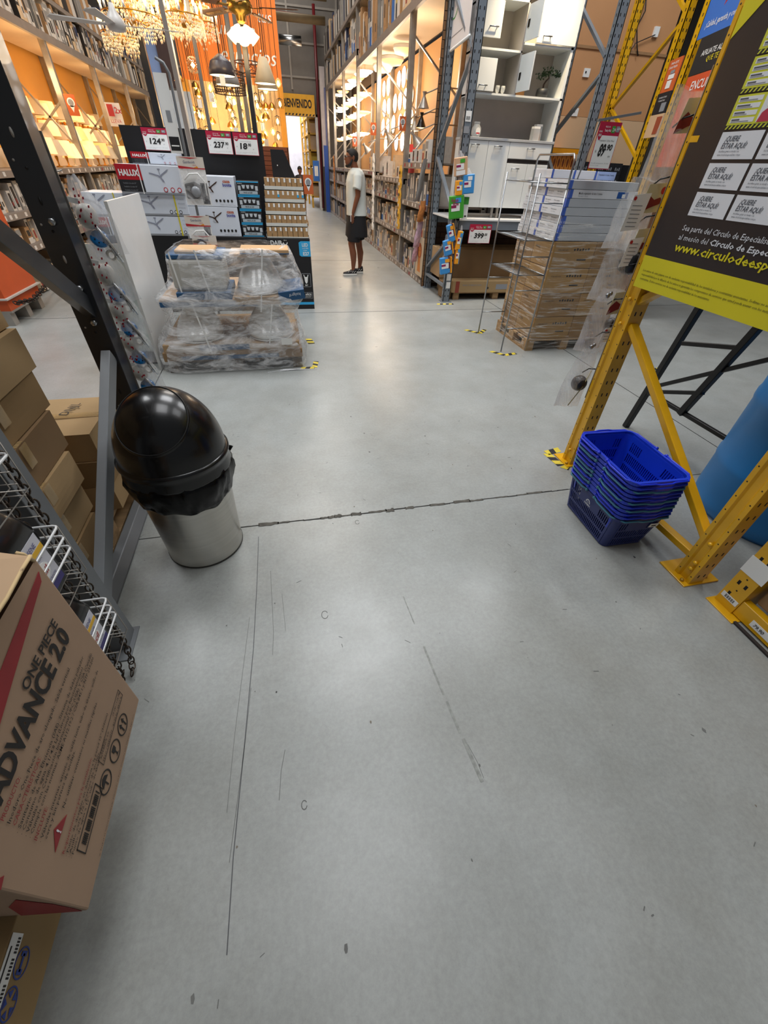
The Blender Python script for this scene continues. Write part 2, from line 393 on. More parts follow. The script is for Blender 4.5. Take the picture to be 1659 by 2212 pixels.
# hazard tape around the far foot
def tape(name_label, pts, w=0.05, z=0.001):
    t = MB(); 
    for (x0, y0), (x1, y1) in zip(pts, pts[1:]):
        L = math.hypot(x1 - x0, y1 - y0); d = Vector(((x1 - x0) / L, (y1 - y0) / L, 0)); n = Vector((-d.y, d.x, 0)); k = 0; s = 0.0; P0 = Vector((x0, y0, z))
        while s < L:
            e = min(L, s + 0.045); sh = 0.02
            vs = [P0 + d * s - n * w / 2, P0 + d * e - n * w / 2, P0 + d * min(L, e + sh) + n * w / 2, P0 + d * min(L, s + sh) + n * w / 2]
            t.add(vs + [v + Vector((0, 0, 0.0012)) for v in vs], [(3, 2, 1, 0), (4, 5, 6, 7), (0, 1, 5, 4), (2, 3, 7, 6), (1, 2, 6, 5), (3, 0, 4, 7)], YTAPE if k % 2 == 0 else BLACK); k += 1; s = e
    o = t.build('hazard_tape'); return tag(o, name_label, 'tape', 'worn floor marking tape')
tape('worn yellow and black tape corner around the far foot of the yellow frame', [(1.83, 2.13), (1.70, 2.10), (1.72, 1.94), (1.76, 1.90)], 0.055)
tape('torn yellow and black tape corner at the rear foot of the wire shelf', [(2.16, 4.88), (2.29, 4.72), (2.42, 4.86)], 0.05)
tape('torn yellow and black tape corner at the front foot of the wire shelf', [(2.16, 4.12), (2.27, 3.98), (2.42, 4.02)], 0.05)
tape('worn tape under the foot of the grey rack with the white cabinet', [(2.18, 6.08), (2.44, 6.07)], 0.05)
tape('short tape piece beside the rear corner of the wrapped toilet pallet', [(0.22, 4.74), (0.25, 4.56)], 0.07)
tape('curled tape corner beside the front corner of the wrapped toilet pallet', [(0.08, 3.88), (0.22, 3.88), (0.25, 4.04)], 0.05)
tape('tape remnant on the far floor beyond the black stand', [(3.55, 3.35), (3.75, 3.42)], 0.04)

# --- notice board fixed to the yellow frame (faces the aisle)
nb = thing('notice_board', 'tall black and yellow notice board of cards on the yellow rack frame', 'sign', (1.735, 1.45, 1.09))
BRD = mat('board_black', '241E20', 0.42, vary=0.06); YB = mat('board_yellow', 'D2C61C', 0.42, vary=0.03)
CARDW = mat('card_white', 'D9DCE2', 0.4, vary=0.02); GINK = mat('ink_grey', '4B4E58', 0.6, vary=0)
U = Vector((0, -1, 0)); O = Vector((1.728, 1.94, 0))      # u runs from the far edge towards us, v = z
b = MB().box(1.7285, 1.744, 0.55, 1.94, 1.09, 2.60, BRD)
b.rect(O, U, Z, 0, 1.39, 1.09, 1.222, YB)
b.prism([(0.0, 1.90), (0.0, 2.6), (1.39, 2.6), (1.39, 2.35), (0.25, 2.12)], O, U, Z, 0.0006, YB)
b.build('board', nb)
b = MB()
for r in range(6):
    zt = 1.645 - r * 0.092 if r < 3 else None
for r in range(3):
    for c in range(6):
        u0 = 0.15 + c * 0.193; z1 = 1.645 - r * 0.0895 - 0.0
        b.rect(O, U, Z, u0, u0 + 0.18, z1 - 0.078, z1, CARDW, d=0.001, off=0.0)
        b.text('¿QUIERE', O, U, Z, u0 + 0.026, z1 - 0.027, 0.0155, GINK, w=0.062, bold=0.012, shear=0.15, off=0.002)
        b.text('ESTAR AQUÍ?', O, U, Z, u0 + 0.022, z1 - 0.047, 0.0155, GINK, w=0.108, bold=0.012, shear=0.15, off=0.002)
        b.text('Inscríbase gratis en tienda o en', O, U, Z, u0 + 0.020, z1 - 0.058, 0.006, GINK, w=0.09, off=0.002, shear=0.15)
        b.text('www.circulodeespecialistas.com.pe', O, U, Z, u0 + 0.018, z1 - 0.068, 0.006, GINK, w=0.105, off=0.002, shear=0.15)
plabel(b.build('blank_cards', nb), 'white cards with grey lettering')
b = MB(); HZ = mat('card_yellow', 'C9CC3A', 0.45); SHIRT = mat('portrait_red', 'B02A48', 0.5); SKINP = mat('portrait_skin', 'D9A48C', 0.5)
for r in range(4):
    for c in range(5):
        u0 = 0.15 + c * 0.205; z0 = 1.655 + r * 0.096
        b.rect(O, U, Z, u0, u0 + 0.195, z0, z0 + 0.088, HZ, d=0.0012)
        b.rect(O, U, Z, u0, u0 + 0.195, z0 - 0.004, z0 + 0.008, BLACK, d=0.0015)
        for k in range(11): b.prism([(u0 + k * 0.0175 + 0.002, z0 - 0.003), (u0 + k * 0.0175 + 0.009, z0 - 0.003), (u0 + k * 0.0175 + 0.017, z0 + 0.007), (u0 + k * 0.0175 + 0.010, z0 + 0.007)], O + Vector((-0.0016, 0, 0)), U, Z, 0.0004, HZ)
        for k in range(4):
            zz = z0 + 0.014 + k * 0.0185; b.rect(O, U, Z, u0 + 0.012, u0 + 0.11, zz, zz + 0.013, CARDW, d=0.0018)
            b.rect(O, U, Z, u0 + 0.016, u0 + 0.05 + 0.01 * (k * 7 % 3), zz + 0.006, zz + 0.010, GINK, d=0.0022)
            b.rect(O, U, Z, u0 + 0.016, u0 + 0.09 - 0.01 * (k * 5 % 3), zz + 0.002, zz + 0.0045, GREYP, d=0.0022)
        b.rect(O, U, Z, u0 + 0.122, u0 + 0.19, z0 + 0.012, z0 + 0.084, CARDW, d=0.0018)
        b.prism([(u0 + 0.126, z0 + 0.012), (u0 + 0.188, z0 + 0.012), (u0 + 0.182, z0 + 0.038), (u0 + 0.168, z0 + 0.045), (u0 + 0.146, z0 + 0.045), (u0 + 0.133, z0 + 0.036)], O + Vector((-0.002, 0, 0)), U, Z, 0.0004, SHIRT)
        b.prism([(u0 + 0.157 + 0.014 * math.cos(a * PI / 6), z0 + 0.060 + 0.018 * math.sin(a * PI / 6)) for a in range(12)], O + Vector((-0.0026, 0, 0)), U, Z, 0.0004, SKINP)
plabel(b.build('specialist_cards', nb), 'yellow cards with a person in a red shirt')
b = MB()
b.text('Sea parte del Círculo de Especialistas, inscríbase', O, U, Z, 0.155, 1.336, 0.020, CARDW, bold=0.004, shear=0.12, wmax=1.16)
b.text('al mesón del', O, U, Z, 0.155, 1.303, 0.020, CARDW, w=0.155, shear=0.12)
b.text('Círculo de Especialistas', O, U, Z, 0.322, 1.303, 0.020, CARDW, w=0.36, bold=0.02, shear=0.12)
b.text('www.circulodeespecialistas.com.pe', O, U, Z, 0.155, 1.262, 0.031, YB, w=0.86, bold=0.02, shear=0.12)
for k, t in enumerate(('Los avisos de esta pizarra son de exclusiva responsabilidad de los instaladores y contratistas anunciantes. Sodimac no asume ninguna',
                       'responsabilidad por la difusión de los avisos ni garantiza los compromisos de servicios que usted pueda asumir con los instaladores y/o',
                       'contratistas. Dichos servicios son de exclusiva responsabilidad de los anunciantes.')):
    b.text(t, O, U, Z, 0.028, 1.160 - k * 0.0175, 0.0095, INK, w=(0.73, 0.735, 0.42)[k], shear=0.1, off=0.002)
b.text('AVISOS DE ESPECIALISTAS', O, U, Z, 0.45, 2.3, 0.06, INK, bold=0.02)
b.build('lettering', nb)
b = MB()
for z in (1.20, 1.62, 1.98, 2.30): b.box(1.7275, 1.775, 1.90, 1.945, z, z + 0.02, YEL)
b.build('mounting_clip', nb)

# --- second yellow frame beside it, bottom right
sf = thing('pallet_rack', 'low yellow rack upright at the lower right with white price stickers', 'rack', (1.9, 0.6, 0))
b = MB()
sec = [(1.84, 0.70), (1.955, 0.70), (1.955, 0.713), (1.852, 0.713), (1.852, 0.777), (1.955, 0.777), (1.955, 0.79), (1.84, 0.79)]
b.prism(sec, (0, 0, 0.006), X, Y, 2.6, YEL)
for k in range(16):
    z = 0.07 + k * 0.075
    b.box(1.8394, 1.8400, 0.755, 0.767, z, z + 0.022, HOLE); b.box(1.8394, 1.8400, 0.722, 0.734, z, z + 0.022, HOLE) if k % 2 else None
    b.lathe([(0.004, -0.0006), (0.004, 0.0006)], HOLE, (1.84, 0.745, z + 0.045), 8, Matrix.Rotation(PI / 2, 4, 'Y'))
b.build('upright', sf, bevel=0.0015)
b = MB().box(1.80, 1.965, 0.655, 0.80, 0, 0.006, YEL); b.build('base_plate', sf, bevel=0.001)
b = MB().bar((1.865, 0.70, 0.052), (1.865, -0.3, 0.052), 0.04, 0.085, YEL); b.box(1.81, 1.825, -0.3, 0.66, 0.0, 0.012, mat('kerb_rubber', '2D2522', 0.8)); b.build('floor_beam', sf, bevel=0.002)
US = Vector((0, -1, 0)); OS = Vector((1.8392, 0.79, 0))
b = MB().rect(OS, US, Z, 0.008, 0.085, 0.048, 0.075, WHITE, d=0.0012)
for k in range(24): b.rect(OS, US, Z, 0.022 + k * 0.002, 0.023 + k * 0.002, 0.053, 0.070, BLACK, d=0.0018) if (k * 7) % 5 else None
b.build('barcode_sticker', sf)
b = MB(); OB = Vector((1.8446, 0.62, 0)); b.rect(OB, US, Z, -0.005, 0.09, 0.028, 0.062, WHITE, d=0.0012); b.text('79.90', OB, US, Z, 0.008, 0.038, 0.016, INK, w=0.045, bold=0.01, shear=0.2, off=0.003); b.build('price_sticker', sf)
b = MB().rect(OS, US, Z, -0.004, 0.10, 0.21, 0.30, WHITE, d=0.0012); b.build('white_sticker', sf)
cb = MB().box(1.885, 2.3, -0.25, 0.68, 0.10, 0.45, CARD2); tag(cb.build('cardboard_box', bevel=0.006), 'brown cardboard box behind the low yellow upright, lower right', 'box')

# ------------------------------------------------------------------ stack of shopping baskets
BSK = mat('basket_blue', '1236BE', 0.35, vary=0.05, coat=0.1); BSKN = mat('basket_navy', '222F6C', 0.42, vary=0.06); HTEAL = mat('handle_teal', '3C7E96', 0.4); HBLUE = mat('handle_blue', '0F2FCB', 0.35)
def rrect(hx, hy, r, n=4):
    pts = []
    for cx, cy, a0 in ((hx - r, hy - r, 0), (-hx + r, hy - r, 90), (-hx + r, -hy + r, 180), (hx - r, -hy + r, 270)):
        for k in range(n + 1):
            a = math.radians(a0 + 90 * k / n); pts.append((cx + r * math.cos(a), cy + r * math.sin(a)))
    return pts
HXB, HYB, HXT, HYT, BH = 0.122, 0.188, 0.158, 0.228, 0.222
def basket_body(m, slats=True):
    """slatted walls: real openings between the vertical slats, solid bands and a name plate left free"""
    b = MB(); 
    def wall(P00, P10, P01, P11, N, plate):
        # parametric wall: s along, t up; build cells, leave slots open
        P00, P10, P01, P11 = map(Vector, (P00, P10, P01, P11))
        P = lambda s, t: (P00.lerp(P10, s)).lerp(P01.lerp(P11, s), t)
        nrm = (P10 - P00).cross(P01 - P00).normalized() * 0.003
        def cell(s0, s1, t0, t1):
            vs = [P(s0, t0), P(s1, t0), P(s1, t1), P(s0, t1)]; vs += [v + nrm for v in vs]
            b.add(vs, [(3, 2, 1, 0), (4, 5, 6, 7), (0, 1, 5, 4), (1, 2, 6, 5), (2, 3, 7, 6), (3, 0, 4, 7)], m)
        bands = [(0, 0.07), (0.29, 0.35), (0.57, 0.63), (0.86, 1.0)]
        for t0, t1 in (bands if slats else bands[3:]): cell(0, 1, t0, t1)
        for t0, t1, top in ((0.07, 0.29, 0), (0.35, 0.57, 0), (0.63, 0.86, 1)):
            if slats: cell(0, 0.03, t0, t1); cell(0.97, 1, t0, t1)
            for k in range(N if slats else 0):
                s0 = 0.03 + 0.94 * k / N; s1 = s0 + 0.94 / N
                if top and plate and 0.25 < (s0 + s1) / 2 < 0.75: cell(s0, s1, t0, t1)
                else: cell(s0 + 0.55 * (s1 - s0), s1, t0, t1)
    hb, ht = (HXB - 0.0, HYB), (HXT - 0.0, HYT); c = 0.03
    zb, zt = 0.004, BH - 0.01
    xb, yb, xt, yt = HXB, HYB, HXT - 0.012, HYT - 0.012
    wall((-xb, yb - c, zb), (-xb, -yb + c, zb), (-xt, yt - c, zt), (-xt, -yt + c, zt), 24, True)
    wall((xb, -yb + c, zb), (xb, yb - c, zb), (xt, -yt + c, zt), (xt, yt - c, zt), 24, True)
    wall((-xb + c, -yb, zb), (xb - c, -yb, zb), (-xt + c, -yt, zt), (xt - c, -yt, zt), 14, True)
    wall((xb - c, yb, zb), (-xb + c, yb, zb), (xt - c, yt, zt), (-xt + c, yt, zt), 14, True)
    for sx in (-1, 1):
        for sy in (-1, 1):
            ring = []
            for (hx, hy, z) in ((xb, yb, zb), (xt, yt, zt)):
                ring.append([Vector((sx * (hx - c + c * math.cos(a)), sy * (hy - c + c * math.sin(a)), z)) for a in [PI / 2 * k / 5 for k in range(6)]])
            vs = ring[0] + ring[1]; b.add(vs, [(k, k + 1, 7 + k, 6 + k) for k in range(5)], m, True)
    if slats: b.prism(rrect(xb, yb, c), (0, 0, 0), X, Y, 0.006, m)
    return b
def rim_mb(m):
    b = MB(); o = rrect(HXT, HYT, 0.04, 5); i = rrect(HXT - 0.014, HYT - 0.014, 0.03, 5); N = len(o)
    vs = [(x, y, BH) for x, y in o] + [(x, y, BH) for x, y in i] + [(x, y, BH - 0.016) for x, y in o] + [(x, y, BH - 0.016) for x, y in i]
    fs = []
    for k in range(N):
        j = (k + 1) % N; fs += [(k, j, N + j, N + k), (2 * N + k, 2 * N + j, j, k), (N + k, N + j, 3 * N + j, 3 * N + k)]
    return b.add(vs, fs, m)
def handle_mb(m, side):
    """swing handle folded down flat along one long half of the rim"""
    b = MB(); hx, hy = HXT + 0.004, HYT + 0.006; z = BH - 0.004
    pts = [(-side * 0.0 - hx, side * 0.035, z + 0.006), (-hx - 0.006, side * 0.07, z), (-hx - 0.004, side * (hy - 0.05), z), (-hx + 0.04, side * hy, z), (-0.05, side * (hy + 0.003), z), (-0.03, side * (hy + 0.010), z), (0.03, side * (hy + 0.010), z), (0.05, side * (hy + 0.003), z),
           (hx - 0.04, side * hy, z), (hx + 0.004, side * (hy - 0.05), z), (hx + 0.006, side * 0.07, z), (hx, side * 0.035, z + 0.006)]
    b.tube(pts, 0.0048, m, 8)
    for sx in (-1, 1): b.lathe([(0.008, -0.006), (0.008, 0.006)], m, (sx * hx, side * 0.035, z + 0.004), 10, Matrix.Rotation(PI / 2, 4, 'Y'))
    return b
body_me = {}
NB = 11
for k in range(NB):
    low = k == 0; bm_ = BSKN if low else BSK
    f = k / (NB - 1)
    loc = (1.640 - 0.045 * f, 1.378 - 0.015 * f, 0.003 + 0.0245 * k)
    pos = ('bottommost of the nested stack, resting on the floor' if low else 'topmost of the nested stack, its inside open to view' if k == NB - 1 else
           '%s from the bottom of the nested stack' % ('second', 'third', 'fourth', 'fifth', 'sixth', 'seventh', 'eighth', 'ninth', 'tenth')[k - 1])
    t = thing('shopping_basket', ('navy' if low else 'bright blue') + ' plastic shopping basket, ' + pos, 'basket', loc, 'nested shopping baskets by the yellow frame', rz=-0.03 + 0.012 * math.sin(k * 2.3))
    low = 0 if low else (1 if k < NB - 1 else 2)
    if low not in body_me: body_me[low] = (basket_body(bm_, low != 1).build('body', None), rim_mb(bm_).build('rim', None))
    fresh = not body_me[low][0].parent
    if fresh and low: body_me[low][0].scale = (0.955, 0.97, 1.0)
    if fresh:
        for o in body_me[low]: o.parent = t
        body_me[low][0]['used'] = 1
    else:
        for o in body_me[low]:
            c = o.copy(); COL.objects.link(c); c.parent = t
            if o.name.startswith('body'): c.scale = (0.955, 0.97, 1.0)
    hm = HTEAL if k in (0, 2, 4, 5, 8) else HBLUE
    hm2 = HTEAL if k in (0, 3, 5, 8) else HBLUE
    h1 = handle_mb(hm, 1).build('handle', t, W=False); h2 = handle_mb(hm2, -1).build('handle', t, W=False)
    if low == 0:
        b = MB(); o_ = Vector((-0.139, 0.0, 0.085)); n_ = Vector((-1, 0, 0.16)).normalized(); v_ = Vector((-0.11, 0, 1)).normalized(); u_ = Vector((0, -1, 0))
        b.text('SODIMAC', o_ + Vector((-0.006, 0, 0)), u_, v_, 0, 0.058, 0.009, WHITE, w=0.052, bold=0.02, align='c')
        arc = [(0.018 * math.cos(a), 0.074 + 0.020 * math.sin(a)) for a in [PI * q / 10 for q in range(11)]] + [(0.014 * math.cos(a), 0.074 + 0.016 * math.sin(a)) for a in [PI * q / 10 for q in range(10, -1, -1)]]
        b.prism(arc, o_ + Vector((-0.006, 0, 0)), u_, v_, 0.001, WHITE)
        b.text('CC', o_ + Vector((-0.006, 0, 0)), u_, v_, 0, 0.073, 0.010, WHITE, align='c')
        b.build('printed_logo', t, W=False)
        b = MB(); b.rect(Vector((0.06, -0.2165, 0.145)), X, Vector((0, -0.17, 1)).normalized(), 0, 0.05, 0, 0.028, WHITE, d=0.001)
        b.rect(Vector((0.06, -0.2175, 0.145)), X, Vector((0, -0.17, 1)).normalized(), 0.012, 0.038, 0.008, 0.016, BLACK, d=0.001); b.build('barcode_sticker', t, W=False)

# ------------------------------------------------------------------ blue drums and the black stand
DRUM = mat('drum_blue', '1C74B8', 0.42, vary=0.08, scale=2.5, bump=0.08, bscale=5)
def drum(x, y, label, h=0.98, r=0.37):
    prof = [(r * 0.93, 0), (r * 0.985, 0.03), (r, 0.08), (r, 0.27), (r * 1.015, 0.29), (r * 1.015, 0.32), (r, 0.34), (r, 0.62), (r * 1.015, 0.64), (r * 1.015, 0.67), (r, 0.69), (r, 0.88), (r * 0.96, 0.93), (r * 0.97, 0.945), (r * 0.97, 0.975), (r * 0.93, 0.98), (r * 0.90, 0.955)]
    t = thing('plastic_drum', label, 'drum', (x, y, 0), 'blue plastic drums')
    MB().lathe(prof, DRUM, (0, 0, 0), 48).build('drum_body', t, W=False)
    b = MB(); b.lathe([(0.03, 0.955), (0.03, 0.975)], BLK, (r * 0.5, 0, 0), 12); b.lathe([(0.03, 0.955), (0.03, 0.975)], BLK, (-r * 0.5, 0, 0), 12); b.build('bung', t, W=False)
drum(2.66, 1.27, 'blue plastic drum standing behind the near yellow rack post')
drum(3.46, 1.15, 'blue plastic drum farther behind the near yellow rack post')
BSTL = mat('black_painted_steel', '121214', 0.4, 0.2)
st = thing('steel_stand', 'black steel folding stand between the yellow frame and the blue drum', 'stand', (2.6, 2.1, 0))
for p0, p1 in (((2.55, 2.36, 0), (2.50, 2.18, 1.05)), ((2.50, 1.28, 0.0), (2.50, 1.32, 1.05)), ((2.50, 1.95, 0.32), (2.50, 1.76, 1.05))):
    MB().bar(p0, p1, 0.04, 0.04, BSTL).build('leg', st, bevel=0.003)
for p0, p1 in (((2.51, 2.27, 0.33), (2.50, 1.30, 0.34)), ((2.51, 2.22, 0.40), (2.50, 1.55, 0.86)), ((2.50, 2.19, 0.70), (2.50, 1.84, 0.79)), ((2.50, 2.2, 0.365), (2.50, 1.88, 0.5))):
    MB().bar(p0, p1, 0.025, 0.025, BSTL).build('crossbar', st, bevel=0.002)
# ------------------------------------------------------------------ steel bin with black dome lid
tc_ = thing('trash_can', 'round brushed steel trash can with black swing dome lid and black bag', 'trash can', (-0.528, 1.605, 0))
b = MB(); b.lathe([(0.172, 0.0), (0.178, 0.003), (0.178, 0.012), (0.176, 0.016), (0.192, 0.40), (0.192, 0.44)], STEEL, (0, 0, 0), 64)
b.lathe([(0.1795, 0.002), (0.1795, 0.010)], mat('bin_foot_ring', '3C3A36', 0.5), (0, 0, 0), 64, cap=False); b.build('steel_body', tc_, W=False)
b = MB(); rr = random.Random(11); N = 96; prof = [(0.196, 0.50), (0.214, 0.495), (0.222, 0.47), (0.219, 0.44), (0.212, 0.41), (0.203, 0.385), (0.198, 0.365), (0.194, 0.352)]
vs = []; ph = [rr.uniform(0, 6.28) for _ in range(14)]
for i, (r, z) in enumerate(prof):
    for k in range(N):
        a = 2 * PI * k / N
        w = sum(math.sin(a * q + ph[q % 14] + i * 0.9 * (1 if q % 2 else -1)) for q in (5, 9, 14, 23, 31)) / 5
        rj = r + (0.011 * w * min(1, i * 0.5) if 0 < i < 7 else 0) + rr.uniform(-0.0012, 0.0012); zz = z + 0.010 * math.sin(a * 3 + 1.2) * (i / 7) + 0.006 * math.sin(a * 11 + i) * (i / 7)
        vs.append((rj * math.cos(a), rj * math.sin(a), zz))
fs = [(i * N + k, i * N + (k + 1) % N, (i + 1) * N + (k + 1) % N, (i + 1) * N + k) for i in range(len(prof) - 1) for k in range(N)]
BAG = mat('bag_black_gloss', '020203', 0.27, coat=0.0, bump=0.25, bscale=18, spec=0.25); b.add([(x, y, z) for x, y, z in vs], fs, BAG, True)
for k in range(9):    # gathered frill sticking out on the far right
    a = math.radians(28 + k * 3.2); pts = [(0.215 * math.cos(a), 0.215 * math.sin(a), 0.50 - 0.004 * k), ((0.232 + 0.012 * rr.random()) * math.cos(a), (0.232 + 0.012 * rr.random()) * math.sin(a), 0.485 - 0.006 * k), (0.218 * math.cos(a + .05), 0.218 * math.sin(a + .05), 0.45 - 0.004 * k)]
    b.tube(pts, 0.007, BAG, 5)
b.build('bin_bag', tc_, W=False, solid=0.002)
b = MB(); lp = [(0.205, 0.475), (0.2175, 0.478), (0.220, 0.49), (0.214, 0.52), (0.2165, 0.535), (0.2225, 0.548), (0.2225, 0.556), (0.212, 0.562)]
b.lathe(lp, BLK, (0, 0, 0), 72, cap=False); b.build('lid_collar', tc_, W=False)
R0, ZC = 0.212, 0.562
dome = [(R0 * math.cos(t), ZC + 0.262 * math.sin(t)) for t in [PI / 2 * k / 22 for k in range(23)]]; dome[-1] = (0.0005, dome[-1][1])
b = MB(); b.lathe(dome, BLK, (0, 0, 0), 72, cap=False); b.build('dome', tc_, W=False)
# flap shell, a hair proud, tilting about the dome centre; its rim is a groove circle
def capshell(axis, ang, rad, n=56, m=24):
    ax = Vector(axis).normalized(); u = ax.orthogonal().normalized(); w = ax.cross(u); vs = []
    for i in range(m + 1):
        t = ang * i / m; e = 0 if i < m - 1 else (0.3 if i == m - 1 else 1.0)
        for k in range(n):
            a = 2 * PI * k / n; d = ax * math.cos(t) + (u * math.cos(a) + w * math.sin(a)) * math.sin(t)
            r = rad - 0.006 * e; vs.append(Vector((d.x * r, d.y * r, max(-0.0, d.z) * r * 0.262 / R0)))
    return vs, [(i * n + k, i * n + (k + 1) % n, (i + 1) * n + (k + 1) % n, (i + 1) * n + k) for i in range(m) for k in range(n)]
vs, fs = capshell((-0.05, -0.52, 0.85), 0.71, R0 + 0.0035)
b = MB(); GRV = mat('groove_black', '020202', 0.6, vary=0); b.tube([v * 1.004 + Vector((0, 0, ZC)) for v in vs[56 * 22:56 * 23]], 0.0022, GRV, 5, closed=True); b.add([v + Vector((0, 0, ZC)) for v in vs], fs, BLK, True); b.build('swing_flap', tc_, W=False)

# ------------------------------------------------------------------ charcoal frame on the left
lf = thing('pallet_rack', 'charcoal grey steel rack end frame beside the trash can with grey braces', 'rack', (-0.82, 1.58, 0))
def slot(b, y, z, x=None, m=HOLE, w=0.012, h=0.03):
    pass
b = MB(); y0, y1 = 2.04, 2.13; x0, x1 = -0.862, -0.762
b.prism([(x0, y0), (x1, y0), (x1, y1), (x1 - 0.006, y1), (x1 - 0.006, y0 + 0.03), (x1 - 0.026, y0 + 0.016), (x0 + 0.026, y0 + 0.016), (x0 + 0.006, y0 + 0.03), (x0 + 0.006, y1), (x0, y1)], (0, 0, 0.006), X, Y, 3.2, RACKD)
b.build('upright', lf, bevel=0.0015)
SLT = mat('slot_floor_light', '9E9A95', 0.7, vary=0.1); b = MB()  # pale discs paint in the bright floor that shows through the slots
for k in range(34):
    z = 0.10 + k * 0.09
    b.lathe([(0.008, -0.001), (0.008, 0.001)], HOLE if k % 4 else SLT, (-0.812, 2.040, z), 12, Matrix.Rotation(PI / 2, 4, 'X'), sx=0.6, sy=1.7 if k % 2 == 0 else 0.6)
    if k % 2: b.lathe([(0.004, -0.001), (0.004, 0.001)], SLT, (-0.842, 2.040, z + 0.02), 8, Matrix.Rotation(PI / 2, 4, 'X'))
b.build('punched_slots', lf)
b = MB(); y0, y1 = 1.035, 1.125
b.prism([(x0, y0), (x1, y0), (x1, y1), (x1 - 0.006, y1), (x1 - 0.006, y0 + 0.006), (x0 + 0.006, y0 + 0.006), (x0 + 0.006, y1), (x0, y1)], (0, 0, 0.006), X, Y, 3.2, RACKL)
b.build('upright', lf, bevel=0.0015)
MB().box(-0.90, -0.745, 0.985, 1.14, 0, 0.006, RACKL).build('base_plate', lf, bevel=0.001)
MB().box(-0.90, -0.745, 2.0, 2.15, 0, 0.006, RACKD).build('base_plate', lf, bevel=0.001)
def cbar(p0, p1, w, d, m):
    """channel-section brace: face towards the aisle with two folded lips"""
    b = MB(); p0, p1 = Vector(p0), Vector(p1); a = (p1 - p0).normalized(); u = Vector((1, 0, 0)); v = u.cross(a).normalized()
    for off, ww, dd, uo in ((0, w, 0.004, 0), (w / 2 - 0.003, 0.006, d, -d / 2), (-w / 2 + 0.003, 0.006, d, -d / 2)):
        q0, q1 = p0 + v * off + u * uo, p1 + v * off + u * uo
        vs = []
        for p in (q0, q1):
            for s1, s2 in ((-1, -1), (1, -1), (1, 1), (-1, 1)): vs.append(p + v * (ww / 2 * s1) + u * (dd / 2 * s2))
        b.add(vs, [(3, 2, 1, 0), (4, 5, 6, 7), (0, 1, 5, 4), (1, 2, 6, 5), (2, 3, 7, 6), (3, 0, 4, 7)], m)
    return b
cbar((-0.775, 2.03, 0.815), (-0.775, 1.10, 0.225), 0.066, 0.035, RACKL).build('brace', lf, bevel=0.0015)
cbar((-0.785, 2.11, 0.96), (-0.785, 1.10, 1.71), 0.070, 0.035, RACKD).build('brace', lf, bevel=0.0015)
cbar((-0.785, 1.10, 1.75), (-0.785, 2.08, 2.5), 0.066, 0.035, RACKD).build('brace', lf, bevel=0.0015)
b = MB(); b.prism([(-0.955, 0), (-0.955, 0.012), (-0.935, 0.05), (-0.895, 0.05), (-0.865, 0.012), (-0.865, 0)], (0, 1.14, 0.002), X, Z, -0.88, RACKL); b.build('floor_rail', lf, bevel=0.003)
b = MB()
for yy, zz in ((2.04, 0.95), (2.04, 1.08), (2.04, 1.30)): b.lathe([(0.013, 0), (0.013, 0.012), (0.007, 0.016)], mat('zinc_bolt', 'A8AAAC', 0.3, 0.9), (-0.80, yy, zz), 6, Matrix.Rotation(PI / 2, 4, 'X'))
b.build('bolt', lf)

# ------------------------------------------------------------------ carton stacks behind the frame, on a pallet
CARDS = [card('carton_tan', '9E8460'), card('carton_brown', '8C7250'), card('carton_dull', '83694C'), card('carton_pale', 'A88C66')]
TAPEC = glass('parcel_tape', 'B89B6C', 0.45, 0.12); FLUTE = mat('torn_edge', 'D8BC8E', 0.9)
def carton(x0, x1, y0, y1, z0, z1, m, label, group=None, rz=0.0, flaps=True, seed=0, prints=None, name='cardboard_box', cat='box'):
    """taped carton: body with slightly bulged panels, centre flap seam on top and bottom lip"""
    cx, cy = (x0 + x1) / 2, (y0 + y1) / 2; r = random.Random(seed)
    t = thing(name, label, cat, (cx, cy, z0), group, rz)
    hx, hy, h = (x1 - x0) / 2, (y1 - y0) / 2, z1 - z0
    b = MB(); n = 6; vs = []; fs = []
    def panel(P, q):
        o = len(vs)
        for i in range(n + 1):
            for j in range(n + 1):
                s, tt = i / n, j / n; p, nn = P(s, tt); vs.append(p + nn * (q * math.sin(PI * s) * math.sin(PI * tt)))
        for i in range(n):
            for j in range(n): fs.append((o + i * (n + 1) + j, o + (i + 1) * (n + 1) + j, o + (i + 1) * (n + 1) + j + 1, o + i * (n + 1) + j + 1))
    V = Vector; q = 0.006
    panel(lambda s, t_: (V((hx, -hy + 2 * hy * s, h * t_)), V((1, 0, 0))), r.uniform(-q, q)); panel(lambda s, t_: (V((-hx, hy - 2 * hy * s, h * t_)), V((-1, 0, 0))), q)
    panel(lambda s, t_: (V((-hx + 2 * hx * s, -hy, h * t_)), V((0, -1, 0))), r.uniform(-q, q)); panel(lambda s, t_: (V((hx - 2 * hx * s, hy, h * t_)), V((0, 1, 0))), q)
    panel(lambda s, t_: (V((-hx + 2 * hx * s, -hy + 2 * hy * t_, h)), V((0, 0, 1))), r.uniform(-0.006, 0.002)); panel(lambda s, t_: (V((-hx + 2 * hx * s, hy - 2 * hy * t_, 0)), V((0, 0, -1))), 0)
    b.add(vs, fs, m)
    body = b.build('carton_body', t, W=False)
    if flaps:
        b = MB(); b.box(-hx + 0.002, hx - 0.002, -0.0012, 0.0012, h - 0.001, h + 0.0015, FLUTE)
        b.build('flap_seam', t, W=False)
        b = MB(); b.box(-hx, hx, -0.024, 0.024, h + 0.001, h + 0.0022, TAPEC); b.box(hx + q, hx + q + 0.001, -0.024, 0.024, h * 0.45, h, TAPEC)
        b.build('packing_tape', t, W=False)
    return t
